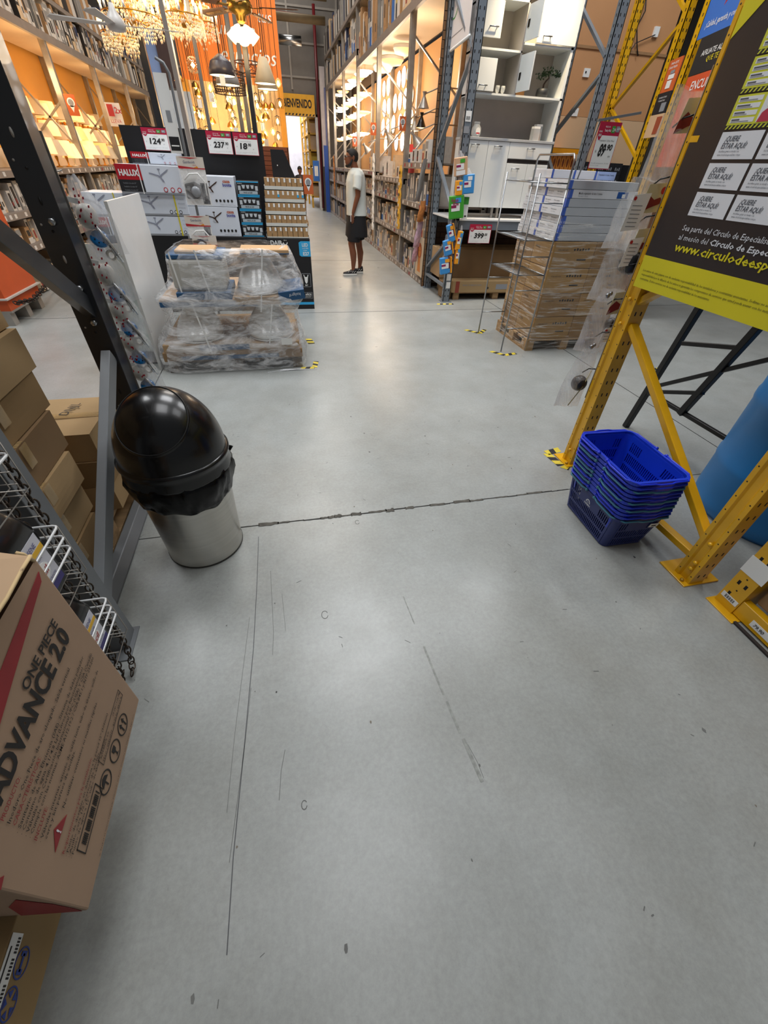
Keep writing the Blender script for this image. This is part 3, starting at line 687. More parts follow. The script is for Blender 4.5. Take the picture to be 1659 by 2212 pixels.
zs = [0.125, 0.275, 0.42, 0.565, 0.725, 0.865, 1.01, 1.16]; ym = [1.60, 1.64, 1.655, 1.70, 1.745, 1.775, 1.79]
nm = ['bottommost', 'second from the bottom', 'third from the bottom', 'fourth from the bottom', 'fifth from the bottom', 'sixth from the bottom', 'topmost']
for k in range(7):
    jx = (-0.945, -0.955, -0.94, -0.95, -0.965, -0.955, -0.985)[k]
    carton(jx - 0.42, jx, 1.165, ym[k], zs[k] + 0.002, zs[k + 1] - 0.002, CARDS[(k * 3 + 1) % 4], 'battered brown carton, %s in the tall stack behind the left frame' % nm[k], 'cartons stacked on the left pallet', rz=(0.0, 0.01, -0.012, 0.012, -0.008, 0.01, -0.01)[k], seed=k)
for k in range(3):
    z0 = 0.125 + k * 0.142
    t = carton(-1.42, -0.925 + 0.006 * k, 1.80 if k < 2 else 1.81, 2.20, z0 + 0.001, z0 + 0.141, CARDS[(k * 2 + 3) % 4], 'brown carton, %s of the low stack behind the trash can' % ('bottommost', 'middle one', 'top one')[k], 'cartons stacked on the left pallet', seed=20 + k)
    if k == 2:
        b = MB(); b.text('EP', (0, 0, 0.143), Vector((0.2, 1, 0)).normalized(), Vector((-1, 0.2, 0)).normalized(), -0.12, 0.02, 0.035, INK); b.text('DNJL', (0, 0, 0.143), Vector((0.2, 1, 0)).normalized(), Vector((-1, 0.2, 0)).normalized(), 0.02, -0.10, 0.04, INK, wmax=0.14); b.build('stencil_print', t, W=False)
pl = thing('wooden_pallet', 'worn wooden pallet under the brown cartons behind the left frame', 'pallet', (-1.2, 1.7, 0))
def pallet(root, x0, x1, y0, y1, h=0.12, m=WOOD, along='x', blocks=True):
    n = 6
    for k in range(n):
        if along == 'x': yy = y0 + (y1 - y0 - 0.09) * k / (n - 1); MB().box(x0, x1, yy, yy + 0.09, h - 0.018, h, m).build('deck_board', root, bevel=0.002)
        else: xx = x0 + (x1 - x0 - 0.09) * k / (n - 1); MB().box(xx, xx + 0.09, y0, y1, h - 0.018, h, m).build('deck_board', root, bevel=0.002)
    for k in range(3):
        if along == 'x':
            xx = x0 + (x1 - x0 - 0.09) * k / 2; MB().box(xx, xx + 0.09, y0, y1, 0.0, 0.016, m).build('bottom_board', root)
            for j in range(3): yy = y0 + (y1 - y0 - 0.12) * j / 2; MB().box(xx, xx + 0.09, yy, yy + 0.12, 0.016, h - 0.018, m).build('block', root, bevel=0.002)
        else:
            yy = y0 + (y1 - y0 - 0.09) * k / 2; MB().box(x0, x1, yy, yy + 0.09, 0.0, 0.016, m).build('bottom_board', root)
            for j in range(3): xx = x0 + (x1 - x0 - 0.12) * j / 2; MB().box(xx, xx + 0.12, yy, yy + 0.09, 0.016, h - 0.018, m).build('block', root, bevel=0.002)
pallet(pl, -1.75, -0.965, 1.16, 2.22, 0.122)

# ------------------------------------------------------------------ wire baskets with jugs, chains
WW = mat('white_coated_wire', 'D5D7D8', 0.3, 0.1, 0.03)
def wire_basket(z, label):
    t = thing('wire_basket', label, 'wire basket', (-0.78, 0.8, z - 0.16))
    x0, x1, y0, y1 = -0.96, -0.62, 0.715, 0.892
    b = MB()
    for k, zz in enumerate((z, z - 0.036, z - 0.072)): b.tube([(x0, y1, zz), (x1 - 0.012, y1, zz), (x1 - 0.003, y1 - 0.003, zz), (x1, y1 - 0.012, zz), (x1, y0, zz), (x0, y0, zz)], 0.0032, WW, 8, closed=True)
    b.build('rim_wire', t)
    b = MB()
    for k in range(9): xx = x0 + 0.02 + k * 0.04; b.tube([(xx, y1 - 0.004, z), (xx, y1 - 0.004, z - 0.16), (xx, y0 + 0.004, z - 0.16)], 0.0016, GALV, 5)
    for k in range(3): b.tube([(x1 - 0.004, y0 + 0.02 + k * 0.07, z - 0.16), (x0 + 0.004, y0 + 0.02 + k * 0.07, z - 0.16)], 0.0016, GALV, 5)
    b.build('grid_wires', t)
wire_basket(0.786, 'white wire basket hung on the left rack with the upper black jug')
wire_basket(0.490, 'white wire basket hung low on the left rack above the chains')
wire_basket(1.072, 'white wire basket hung highest on the left rack at the photo edge')
mp_ = thing('mesh_panel', 'grey wire mesh panel behind the black jugs on the left rack', 'mesh panel', (-0.8, 0.93, 0.2))
b = MB()
for k in range(26): b.tube([(-0.745, 0.945, 0.22 + k * 0.035), (-0.68, 0.945, 0.22 + k * 0.035)], 0.0016, GALV, 5)
for k in range(2): b.tube([(-0.74 + k * 0.055, 0.948, 0.2), (-0.74 + k * 0.055, 0.948, 1.12)], 0.002, GALV, 5)
b.build('mesh_wires', mp_)
JUG = mat('jug_black', '0B0B0D', 0.28, coat=0.25); CAPR = mat('cap_red', 'B5291F', 0.4); LBL = mat('jug_label', 'C9CAD4', 0.3, vary=0.02); PURP = mat('label_purple', '3A3278', 0.5)
def jug(x, y, z, label, capm):
    t = thing('plastic_jug', label, 'jug', (x, y, z)); b = MB()
    def sec(hx, hy, zz, r): return [(px, py, zz) for px, py in rrect(hx, hy, r, 4)]
    rings = [sec(0.062, 0.072, 0.0, 0.02), sec(0.068, 0.078, 0.01, 0.022), sec(0.068, 0.078, 0.16, 0.022), sec(0.064, 0.074, 0.185, 0.03), [(px, py + 0.02, pz) for px, py, pz in sec(0.045, 0.052, 0.212, 0.03)], [(px, py + 0.04, pz) for px, py, pz in sec(0.026, 0.028, 0.225, 0.02)], [(px, py + 0.04, pz) for px, py, pz in sec(0.022, 0.022, 0.24, 0.02)]]
    n = len(rings[0]); vs = [v for q in rings for v in q]
    fs = [(i * n + k, i * n + (k + 1) % n, (i + 1) * n + (k + 1) % n, (i + 1) * n + k) for i in range(len(rings) - 1) for k in range(n)] + [tuple(range(n - 1, -1, -1)), tuple((len(rings) - 1) * n + k for k in range(n))]
    b.add(vs, fs, JUG, True); b.build('jug_body', t, W=False)
    MB().tube([(0.0, 0.02, 0.225), (0.0, -0.02, 0.245), (0.0, -0.06, 0.225), (0.0, -0.076, 0.16)], 0.013, JUG, 8).build('handle', t, W=False)
    MB().lathe([(0.026, 0.232), (0.026, 0.262), (0.022, 0.266)], capm, (0, 0.04, 0), 20).build('cap', t, W=False)
    b = MB(); F = (Vector((0.0682, -0.055, 0.02)), Y, Z)
    b.rect(*F, 0, 0.11, 0, 0.135, LBL, d=0.0008); b.rect(*F, 0, 0.11, 0.095, 0.108, mat('label_yellow', 'E0B020', 0.4), d=0.0012); b.rect(*F, 0, 0.11, 0, 0.022, PURP, d=0.0012)
    b.prism([(0.055 + 0.034 * math.cos(a * PI / 10), 0.058 + 0.022 * math.sin(a * PI / 10)) for a in range(20)], F[0] + Vector((0.001, 0, 0)), Y, Z, 0.0006, WHITE)
    b.text('Facil', *F, 0.055, 0.049, 0.018, RED, w=0.046, bold=0.01, shear=0.2, off=0.0025, align='c'); b.text('LIMPIADOR', *F, 0.055, 0.083, 0.007, PURP, w=0.06, align='c', off=0.002); b.text('KEROSENE', *F, 0.055, 0.112, 0.012, PURP, w=0.07, align='c', off=0.002); b.text('DESINFECTANTE', *F, 0.055, 0.028, 0.006, PURP, w=0.08, align='c', off=0.002)
    b.build('label_print', t, W=False); t.scale = (1.12, 1.06, 1.13) if z > 0.5 else (1, 1, 1); return t
JUGR = jug(-0.725, 0.79, 0.632, 'black plastic jug with red cap in the upper wire basket', CAPR)
jug(-0.88, 0.80, 0.632, 'black plastic jug with white cap at the rear of the upper wire basket', WHITE)
jug(-0.725, 0.80, 0.336, 'black plastic jug with white cap in the lower wire basket', WHITE)
CHN = mat('chain_steel_dark', '4A4038', 0.35, 0.85, 0.15)
def chain(pts, label, L=0.030, w=0.0105, r=0.0026, m=CHN, name='steel_chain'):
    pts = [Vector(p) for p in pts]; seg = [(a, b_) for a, b_ in zip(pts, pts[1:])]; b = MB(); carry = 0.0; k = 0
    for a, c in seg:
        d = (c - a); LL = d.length; d.normalize(); u = d.orthogonal().normalized(); v = d.cross(u); s = carry
        while s < LL:
            p = a + d * s; w1, w2 = (u, v) if k % 2 else (v, u); loop = []
            for q in range(12):
                an = 2 * PI * q / 12; lx = math.cos(an); ly = math.sin(an)
                loop.append(p + d * (lx * (L / 2 + r) * (1.0 if abs(lx) > 0.5 else 1.0)) + w1 * (ly * w))
            b.tube(loop, r, m, 5, closed=True); k += 1; s += L * 0.82
        carry = s - LL
    return tag(b.build(name), label, 'chain')
chain([(-0.715, 1.005, 1.05), (-0.715, 1.0, 0.8), (-0.718, 1.0, 0.55), (-0.72, 0.985, 0.3), (-0.72, 0.975, 0.11), (-0.722, 0.95, 0.03), (-0.715, 0.90, 0.02)], 'dark steel chain hanging outermost in front of the left rack post')
chain([(-0.755, 0.975, 1.0), (-0.75, 0.97, 0.8), (-0.75, 0.965, 0.45), (-0.745, 0.93, 0.18), (-0.735, 0.90, 0.05), (-0.75, 0.86, 0.012), (-0.79, 0.88, 0.012)], 'dark steel chain hanging inside, against the left rack post')

# ------------------------------------------------------------------ toilet cartons in the left foreground
PRB = mat('ink_carton_black', '1D1816', 0.7, vary=0.05); PRR = mat('ink_carton_red', '8E2024', 0.6, vary=0.12, scale=8); FCARD = card('carton_front', 'A38973')
bx = thing('toilet_carton', 'large brown toilet carton with black ADVANCE 2.0 print and red swoosh', 'box', (-0.80, 0.43, 0.30))
x1 = -0.54; x0 = -1.15; y0, y1 = 0.205, 0.672; z0, z1 = 0.305, 0.885
b = MB(); n = 10; vs = []; fs = []
def grid(P, nx, ny, m, B):
    o = [P(i / nx, j / ny) for i in range(nx + 1) for j in range(ny + 1)]
    B.add(o, [(i * (ny + 1) + j, (i + 1) * (ny + 1) + j, (i + 1) * (ny + 1) + j + 1, i * (ny + 1) + j + 1) for i in range(nx) for j in range(ny)], m)
# upright faces kept flat enough to print on; the lower far corner bulges and the near edge leans
b.add([(x0, y0 + 0.10, z0), (x1 + 0.0, y0 + 0.0, z0 + 0.004), (x1, y1 - 0.022, z0 - 0.0), (x0, y1, z0), (x0, y0 + 0.10, z1), (x1, y0, z1), (x1, y1, z1), (x0, y1, z1)],
      [(0, 3, 2, 1), (0, 1, 5, 4), (1, 2, 6, 5), (2, 3, 7, 6), (3, 0, 4, 7)], FCARD)
b.build('carton_body', bx, bevel=0.004, seg=2)
b = MB(); UF = Vector((0, 1, 0)); OF = Vector((x1 + 0.001, 0, 0)); 
for t_, y, z, h, w, m, bo in (('ADVANCE 2.0', 0.297, 0.700, 0.046, 0.312, PRB, 0.035), ('ONE PIECE', 0.462, 0.752, 0.022, 0.145, PRB, 0.02),
                       ('PRODUCTO:', 0.282, 0.678, 0.010, 0.062, PRR, 0.005), ('Inodoro One Piece de aro elongado. Salida vertical.', 0.282, 0.660, 0.0095, 0.275, PRB, 0.004),
                       ('CARACTERÍSTICAS:', 0.282, 0.644, 0.010, 0.105, PRR, 0.005), ('· Sanitario de Alta Eficiencia (SAE): Sistema de doble pulsador', 0.275, 0.629, 0.009, 0.325, PRB, 0.004),
                       ('· Consumo de agua: 4.1/ 4.8 Lpf (Litros por funcionamiento)', 0.275, 0.616, 0.009, 0.305, PRB, 0.004), ('· Válvulas con Certificación Internacional UPC (USA) Y CSA (Canadá).', 0.275, 0.603, 0.009, 0.35, PRB, 0.004),
                       ('· Cumple con las normas: ASME A112.19.2 / CSA B45.1 y NTP 239.200', 0.275, 0.590, 0.009, 0.345, PRB, 0.004), ('INCLUYE:', 0.275, 0.572, 0.010, 0.05, PRR, 0.005),
                       ('· Válvulas internas, asiento de caída lenta, tubo de abasto, anillo de', 0.275, 0.556, 0.009, 0.33, PRB, 0.004), ('cera y kit pernos de anclaje.', 0.282, 0.543, 0.009, 0.15, PRB, 0.004),
                       ('No utilizar cementos ni masillas rígidas.', 0.336, 0.518, 0.009, 0.21, PRB, 0.004), ('Requerimientos para la instalación:', 0.272, 0.470, 0.009, 0.17, PRR, 0.004),
                       ('· Punto de desagüe en distancia a la pared 12" (305mm)', 0.270, 0.457, 0.008, 0.275, PRB, 0.004), ('· Anillo cera 1/2" pernos de anclaje', 0.270, 0.446, 0.008, 0.19, PRB, 0.004), ('· Punto de agua a 12": tubo de abasto Trebol.', 0.270, 0.435, 0.008, 0.225, PRB, 0.004),
                       ('ADVANCE 2.0', 0.452, 0.428, 0.007, 0.06, PRB, 0.003), ('PESO / WEIGHT   40.20 kg / 88.63 lb', 0.452, 0.414, 0.007, 0.155, PRB, 0.003), ('CP 240 / 1.28 PM', 0.55, 0.428, 0.007, 0.06, PRB, 0.003),
                       ('© Trebol es marca registrada. Fabricado en Perú. Conserve este empaque en lugar seco', 0.29, 0.322, 0.005, 0.31, PRB, 0.0)):
    b.text(t_, OF, UF, Z, y, z, h, m, w=w, bold=bo)
plabel(b.build('lettering', bx), 'black and red carton lettering')
b = MB(); b.prism([(0.655, 0.862), (0.645, 0.845), (0.40, 0.78), (0.28, 0.745), (0.21, 0.735), (0.21, 0.795), (0.40, 0.822), (0.655, 0.864)], OF, UF, Z, 0.0006, PRR)
b.prism([(0.205, 0.62), (0.222, 0.625), (0.205, 0.66)], OF, UF, Z, 0.0006, PRR)
b.prism([(0.270, 0.500), (0.300, 0.528), (0.330, 0.500)], OF, UF, Z, 0.0006, PRR)
b.text('!', OF, UF, Z, 0.298, 0.504, 0.017, CARDW, bold=0.02)
FU = Vector((0.61, -0.10, 0)).normalized(); OFF_ = Vector((x1, y0, 0)) + Vector((-0.10, -0.61, 0)).normalized() * 0.0006; b.prism([(-0.13, 0.313), (-0.010, 0.316), (-0.006, 0.36), (-0.008, 0.44), (-0.03, 0.52), (-0.085, 0.44)], OFF_, FU, Z, 0.0006, PRR)
b.text('G-', OFF_, FU, Z, -0.205, 0.40, 0.05, PRB, bold=0.03)
plabel(b.build('red_swoosh', bx), 'dark red printed swoosh and warning triangle')
b = MB()
def ringp(cy, cz, r, w=0.003):
    N = 28
    for k in range(N):
        a0, a1 = 2 * PI * k / N, 2 * PI * (k + 1) / N
        b.prism([(cy + (r - w) * math.cos(a0), cz + (r - w) * math.sin(a0)), (cy + r * math.cos(a0), cz + r * math.sin(a0)), (cy + r * math.cos(a1), cz + r * math.sin(a1)), (cy + (r - w) * math.cos(a1), cz + (r - w) * math.sin(a1))], OF, UF, Z, 0.0006, PRB)
for cy, cz in ((0.555, 0.368), (0.49, 0.372), (0.42, 0.378)): ringp(cy, cz, 0.027)
for dx in (-0.008, 0.008):
    b.prism([(0.555 + dx - 0.0018, 0.35), (0.555 + dx + 0.0018, 0.35), (0.555 + dx + 0.0018, 0.372), (0.555 + dx + 0.006, 0.372), (0.555 + dx, 0.385), (0.555 + dx - 0.006, 0.372), (0.555 + dx - 0.0018, 0.372)], OF, UF, Z, 0.0006, PRB)
b.prism([(0.482, 0.388), (0.498, 0.388), (0.497, 0.374), (0.4915, 0.370), (0.4915, 0.358), (0.497, 0.355), (0.483, 0.355), (0.4885, 0.358), (0.4885, 0.370), (0.483, 0.374)], OF, UF, Z, 0.0006, PRB)
b.prism([(0.404, 0.378), (0.41, 0.392), (0.42, 0.397), (0.43, 0.392), (0.436, 0.378), (0.4215, 0.381), (0.4215, 0.362), (0.4185, 0.362), (0.4185, 0.381)], OF, UF, Z, 0.0006, PRB)
def frame(a0, a1, c0, c1, w=0.002):
    for q in ((a0, a1, c0, c0 + w), (a0, a1, c1 - w, c1), (a0, a0 + w, c0, c1), (a1 - w, a1, c0, c1)): b.rect(OF, UF, Z, q[0], q[1], q[2], q[3], PRB)
frame(0.285, 0.405, 0.385, 0.425); frame(0.446, 0.615, 0.409, 0.440, 0.001)
for k in range(30): 
    if (k * 5) % 7: b.rect(OF, UF, Z, 0.296 + k * 0.0033, 0.298 + k * 0.0033, 0.393, 0.413, PRB)
plabel(b.build('handling_symbols', bx), 'black circled handling symbols and barcode frame')
b = MB()   # torn open flap lying over the top
b.add([(x0, 0.37, 0.90), (x0 + 0.1, 0.65, 0.925), (-0.60, 0.665, 0.925), (-0.512, 0.630, 0.930), (-0.520, 0.52, 0.924), (-0.528, 0.38, 0.912), (-0.535, 0.215, 0.895)], [(0, 6, 5, 4, 3, 2, 1)], CARD3)
b.build('top_flap', bx, solid=0.004)
b = MB(); rr = random.Random(2); pts = [(-0.513 - 0.0016 * k + rr.uniform(-0.003, 0.003), 0.63 - 0.03 * k, 0.930 - 0.0022 * k + rr.uniform(-0.003, 0.003)) for k in range(14)]; b.tube(pts, 0.0035, FLUTE, 5); b.tube([(-0.54, 0.665, 0.885), (-0.545, 0.66, 0.91), (-0.55, 0.655, 0.92)], 0.004, FLUTE, 5)
b.build('torn_edge', bx)
b = MB(); b.rect(OF, UF, Z, 0.225, 0.34, 0.735, 0.805, glass('tape_clear', 'A57E5A', 0.35, 0.15)); b.build('clear_tape', bx)
lb = thing('toilet_carton', 'lower brown carton with white label and blue circled symbols under the ADVANCE box', 'box', (-0.95, 0.1, 0.12))
MB().box(-1.25, -0.682, -0.35, 0.60, 0.128, 0.303, card('carton_lower', '99805A')).build('carton_body', lb, bevel=0.003, seg=2)
b = MB(); OL = Vector((-0.681, 0, 0)); BLU = mat('ink_blue', '1E3A8C', 0.6)
b.rect(OL, UF, Z, 0.02, 0.204, 0.262, 0.300, WHITE)
for k in range(34):
    if (k * 5) % 7: b.rect(OL, UF, Z, 0.03 + k * 0.005, 0.033 + k * 0.005, 0.267, 0.276, PRB, off=0.0006)
b.rect(OL, UF, Z, 0.05, 0.185, 0.289, 0.293, PRB, off=0.0006)
b.build('shipping_label', lb)
b = MB(); OFs = OF; OF = OL
_p = PRB; PRB = BLU
ringp(0.163, 0.236, 0.024, 0.0024); ringp(0.108, 0.236, 0.024, 0.0024)
for s in (-1, 1): b.rect(OL, UF, Z, 0.163 + s * 0.013 - 0.004, 0.163 + s * 0.013 + 0.004, 0.227, 0.245, BLU)
b.rect(OL, UF, Z, 0.15, 0.176, 0.233, 0.239, BLU)
for k in range(5):
    a = 2 * PI * k / 5 + 0.3; b.prism([(0.108 + 0.008 * math.cos(a), 0.236 + 0.008 * math.sin(a)), (0.108 + 0.020 * math.cos(a - 0.4), 0.236 + 0.020 * math.sin(a - 0.4)), (0.108 + 0.020 * math.cos(a + 0.4), 0.236 + 0.020 * math.sin(a + 0.4))], OL, UF, Z, 0.0006, BLU)
PRB = _p; OF = OFs
b.build('blue_symbols', lb)
pp = thing('wooden_pallet', 'shaded wooden pallet under the lower left foreground cartons', 'pallet', (-1.0, 0.1, 0)); pallet(pp, -1.3, -0.76, -0.4, 0.62, 0.126)

# ------------------------------------------------------------------ hanging strips of bagged plumbing parts
BAGF = film('bag_film', 0.16, 0.72, (0.93, 0.93, 0.95), 4.0, (1, 1, 0.45), rough=0.12, wr=0.35); MILK = mat('float_milky', 'BDBBB4', 0.35, vary=0.06); DBLUE = mat('drain_blue', '0E6FB0', 0.2, coat=0.4); IVORY = mat('ring_ivory', 'DAD5CA', 0.35)
BLKR = mat('rubber_black', '17191D', 0.35)
def pouch(b, o, u, v, w0, w1, h, bulge, m, seed):
    """inflated clear bag hanging from its top edge, wrinkled"""
    r = random.Random(seed); o, u, v = Vector(o), Vector(u).normalized(), Vector(v).normalized(); n = u.cross(v).normalized(); nx, ny = 8, 12; ph = [r.uniform(0, 6) for _ in range(6)]
    for side in (1, -1):
        vs = []
        for i in range(nx + 1):
            for j in range(ny + 1):
                s, t = i / nx - 0.5, j / ny; w = w0 + (w1 - w0) * min(1, t * 2.2)
                bl = bulge * math.sin(PI * (i / nx)) ** 0.6 * math.sin(PI * min(1, 0.08 + t * 0.92)) ** 0.5
                wr = 0.004 * math.sin(9 * s + 7 * t + ph[0]) * math.sin(11 * t + ph[1])
                vs.append(o + u * (s * w + 0.004 * math.sin(9 * t + ph[2])) - v * (t * h + 0.004 * math.sin(8 * s + ph[3])) + n * side * (bl + wr))
        fs = [(i * (ny + 1) + j, (i + 1) * (ny + 1) + j, (i + 1) * (ny + 1) + j + 1, i * (ny + 1) + j + 1) for i in range(nx) for j in range(ny)]
        b.add(vs, fs, m, True)
sl = thing('clip_strip', 'grey hanging clip strip holding the bagged toilet valves on the left frame', 'clip strip', (-0.77, 2.14, 0.6))
b = MB().box(-0.775, -0.760, 2.146, 2.150, 0.5, 1.55, GALV)
for k in range(7): b.tube([(-0.768, 2.15, 1.44 - k * 0.145), (-0.75, 2.17, 1.445 - k * 0.145)], 0.0025, GALV, 5)
b.build('strip', sl)
ROD = mat('rod_bright', 'D6D8DA', 0.22, 0.9)
tops = [(-0.745, 1.43), (-0.755, 1.225), (-0.755, 1.08), (-0.758, 0.945), (-0.765, 0.80)]
which = ['topmost', 'second from the top', 'middle one', 'second from the bottom', 'lowest of five']
for k, (x, z) in enumerate(tops):
    t = thing('bagged_toilet_valve', 'clear bag with milky float and blue cap, %s on the left strip' % which[k], 'bagged part', (x, 2.19, z - 0.28), 'bagged toilet valves on the left strip')
    h = 0.27 if k == 0 else 0.24; lean = Vector((-0.22, 0, 1)).normalized(); uu = Vector((1, 0, 0.15)).normalized()
    b = MB(); pouch(b, (x + 0.01, 2.19, z), uu, lean, 0.03, 0.13, h, 0.030, BAGF, k); b.build('clear_bag', t)
    rd = mat('bag_print_red', 'B8303C', 0.45)
    b = MB(); q = random.Random(k)
    for j in range(16):
        px, pz = x - 0.02 + q.uniform(0, 0.07), z - 0.03 - q.uniform(0, 0.13); b.prism([(px, pz), (px + 0.006, pz + 0.001), (px + 0.007, pz + 0.009), (px + 0.001, pz + 0.008)], (0, 2.152 - 0.000, 0), X, Z, 0.0006, rd)
    b.prism([(x - 0.035, z - 0.075), (x + 0.015, z - 0.085), (x + 0.02, z - 0.068), (x - 0.03, z - 0.058)], (0, 2.155, 0), X, Z, 0.0006, WHITE)
    plabel(b.build('red_print', t), 'red and white printing on the bag')
    b = MB(); b.lathe([(0.004, -0.042), (0.022, -0.038), (0.034, -0.02), (0.036, 0), (0.034, 0.02), (0.022, 0.038), (0.004, 0.042)], MILK, (x + 0.018, 2.19, z - 0.125), 18); b.build('float_ball', t)
    b = MB(); M_ = Matrix.Rotation(math.radians(60), 4, 'X') @ Matrix.Rotation(0.3, 4, 'Y')
    b.lathe([(0.004, -0.010), (0.028, -0.006), (0.034, 0.004), (0.030, 0.010), (0.014, 0.014), (0.001, 0.014)], DBLUE, (x + 0.035, 2.185, z - 0.20), 20, M_)
    for a in range(7): an = 2 * PI * a / 7; p = M_ @ Vector((0.019 * math.cos(an), 0.019 * math.sin(an), 0.0125)); b.lathe([(0.003, 0), (0.003, 0.002)], HOLE, Vector((x + 0.035, 2.185, z - 0.20)) + p, 6, M_)
    b.build('blue_cap', t)
    b = MB(); b.tube([(x + 0.02, 2.175, z - 0.12), (x + 0.06, 2.172, z - 0.19), (x + 0.10, 2.17, z - 0.28)], 0.0055, ROD, 7); b.tube([(x + 0.03, 2.175, z - 0.13), (x + 0.085, 2.172, z - 0.27)], 0.004, ROD, 7)
    for j in range(5): p = Vector((x + 0.03 + 0.014 * j, 2.174, z - 0.14 - 0.028 * j)); b.lathe([(0.008, -0.004), (0.008, 0.004)], CHROME, p, 8)
    b.build('chrome_rod', t)
    b = MB(); b.tube([(x + 0.06 + 0.016 * math.cos(a), 2.18, z - 0.255 + 0.016 * math.sin(a)) for a in [2 * PI * q_ / 12 for q_ in range(12)]], 0.006, IVORY, 6, closed=True); b.build('ivory_ring', t)
# right strip on the yellow frame
sr = thing('clip_strip', 'dark pegs of the hanging strip on the far yellow upright', 'clip strip', (1.77, 2.075, 0.6))
b = MB().box(1.772, 1.785, 2.021, 2.025, 0.45, 1.85, GALV); b.build('strip', sr)
for z in (1.70, 1.50, 1.36, 1.16, 1.0, 0.83, 0.62): MB().tube([(1.775, 2.025, z + 0.01), (1.755, 2.06, z + 0.0), (1.735, 2.08, z - 0.03)], 0.0035, BLK, 6).build('peg', sr)
HDC = mat('header_cream', 'C9C3A0', 0.5); HDR = mat('header_maroon', '7A1B24', 0.5)
specs = [(1.80, 1.79, 0.17, 0.17, 0.30, 'h'), (1.745, 1.50, 0.18, 0.21, 0.28, 't'), (1.765, 1.31, 0.17, 0.21, 0.33, 'tb'), (1.78, 1.04, 0.16, 0.20, 0.33, 'hb2'), (1.765, 0.71, 0.12, 0.18, 0.35, 'ball')]
wr_ = ['topmost, with cream header card', 'second from top, with printed sheets', 'middle one, with black bowl', 'second from the bottom, with nuts', 'lowest, holding a black ball']
for k, (x, z, w0, w1, h, kind) in enumerate(specs):
    t = thing('bagged_float', 'clear bag hanging on the right strip, %s' % wr_[k], 'bagged part', (x, 2.095, z - h), 'bagged parts on the yellow frame strip')
    b = MB(); pouch(b, (x - 0.02, 2.095, z), Vector((1, 0, -0.1)), Vector((0.10, 0, 1)), w0, w1, h, 0.035, BAGF, 40 + k); b.build('clear_bag', t)
    b = MB(); yq = 2.063
    if kind in ('h', 'tb', 'hb2', 't'):
        c = {'h': (x - 0.02, z - 0.01), 't': (x + 0.0, z + 0.0), 'tb': (x + 0.01, z + 0.02), 'hb2': (x + 0.0, z + 0.01)}[kind]
        b.prism([(c[0] - 0.045, c[1] - 0.13), (c[0] + 0.07, c[1] - 0.12), (c[0] + 0.075, c[1] - 0.01), (c[0] - 0.03, c[1] - 0.02)], (0, yq, 0), X, Z, 0.001, HDC)
        b.prism([(c[0] - 0.045, c[1] - 0.13), (c[0] + 0.01, c[1] - 0.105), (c[0] + 0.07, c[1] - 0.085), (c[0] + 0.05, c[1] - 0.065), (c[0] + 0.02, c[1] - 0.075), (c[0] - 0.01, c[1] - 0.06), (c[0] - 0.04, c[1] - 0.09)], (0, yq - 0.002, 0), X, Z, 0.0008, HDR)
        b.prism([(c[0] + 0.055 + 0.014 * math.cos(a * PI / 6), c[1] - 0.04 + 0.014 * math.sin(a * PI / 6)) for a in range(12)], (0, yq - 0.002, 0), X, Z, 0.0008, RED)
        plabel(b.build('header_card', t), 'cream header card with maroon zigzag')
    if kind in ('tb', 'hb2', 't'):
        b = MB(); c = {'tb': (x - 0.065, z - 0.16, 0.075, 0.13), 'hb2': (x - 0.03, z - 0.27, 0.08, 0.09), 't': (x - 0.11, z - 0.20, 0.09, 0.15)}[kind]
        b.prism([(c[0], c[1]), (c[0] + c[2], c[1] + 0.01), (c[0] + c[2] + 0.012, c[1] + c[3]), (c[0] + 0.012, c[1] + c[3] - 0.01)], (0, yq - 0.006, 0), X, Z, 0.001, WHITE)
        for j in range(6): b.rect((c[0] + 0.02, yq - 0.007, c[1] + 0.02), X, Z, 0, c[2] * 0.6, 0.016 * j, 0.016 * j + 0.003, GREYP)
        b.prism([(c[0] + 0.022 + 0.008 * math.cos(a * PI / 5), c[1] + c[3] - 0.022 + 0.008 * math.sin(a * PI / 5)) for a in range(10)], (0, yq - 0.008, 0), X, Z, 0.0008, RED)
        plabel(b.build('paper_tag', t), 'white paper tag with red mark')
    if kind in ('tb', 'hb2'):
        b = MB(); c = (x + 0.03, 2.0955, z - 0.14) if kind == 'tb' else (x + 0.04, 2.0955, z - 0.18); r = 0.058 if kind == 'tb' else 0.035
        b.lathe([(r * 0.3, -r), (r * 0.9, -r * 0.7), (r, -0.1 * r), (r * 0.9, r * 0.5), (r * 0.45, r * 0.9), (0.002, r)], BLKR, c, 20); b.build('rubber_bowl', t)
        b = MB(); b.lathe([(0.010, -0.006), (0.013, 0.0), (0.010, 0.006)], CHROME, (x - 0.055, 2.07, z - h + 0.035), 10, Matrix.Rotation(PI / 2, 4, 'X')); b.lathe([(0.008, -0.005), (0.011, 0.0), (0.008, 0.005)], CHROME, (x - 0.04, 2.07, z - h + 0.045), 10, Matrix.Rotation(PI / 2, 4, 'X')); b.build('steel_nuts', t)
    if kind == 'ball':
        b = MB(); r = 0.047; b.lathe([(max(0.0005, r * math.sin(PI * q / 12)), -r * math.cos(PI * q / 12)) for q in range(13)], BLKR, (1.752, 2.095, 0.515), 24); b.build('float_ball', t)
        MB().tube([(1.79, 2.075, 0.60), (1.75, 2.05, 0.51), (1.70, 2.06, 0.385)], 0.003, mat('brass_rod', '8C8460', 0.35, 0.6), 6).build('float_rod', t)

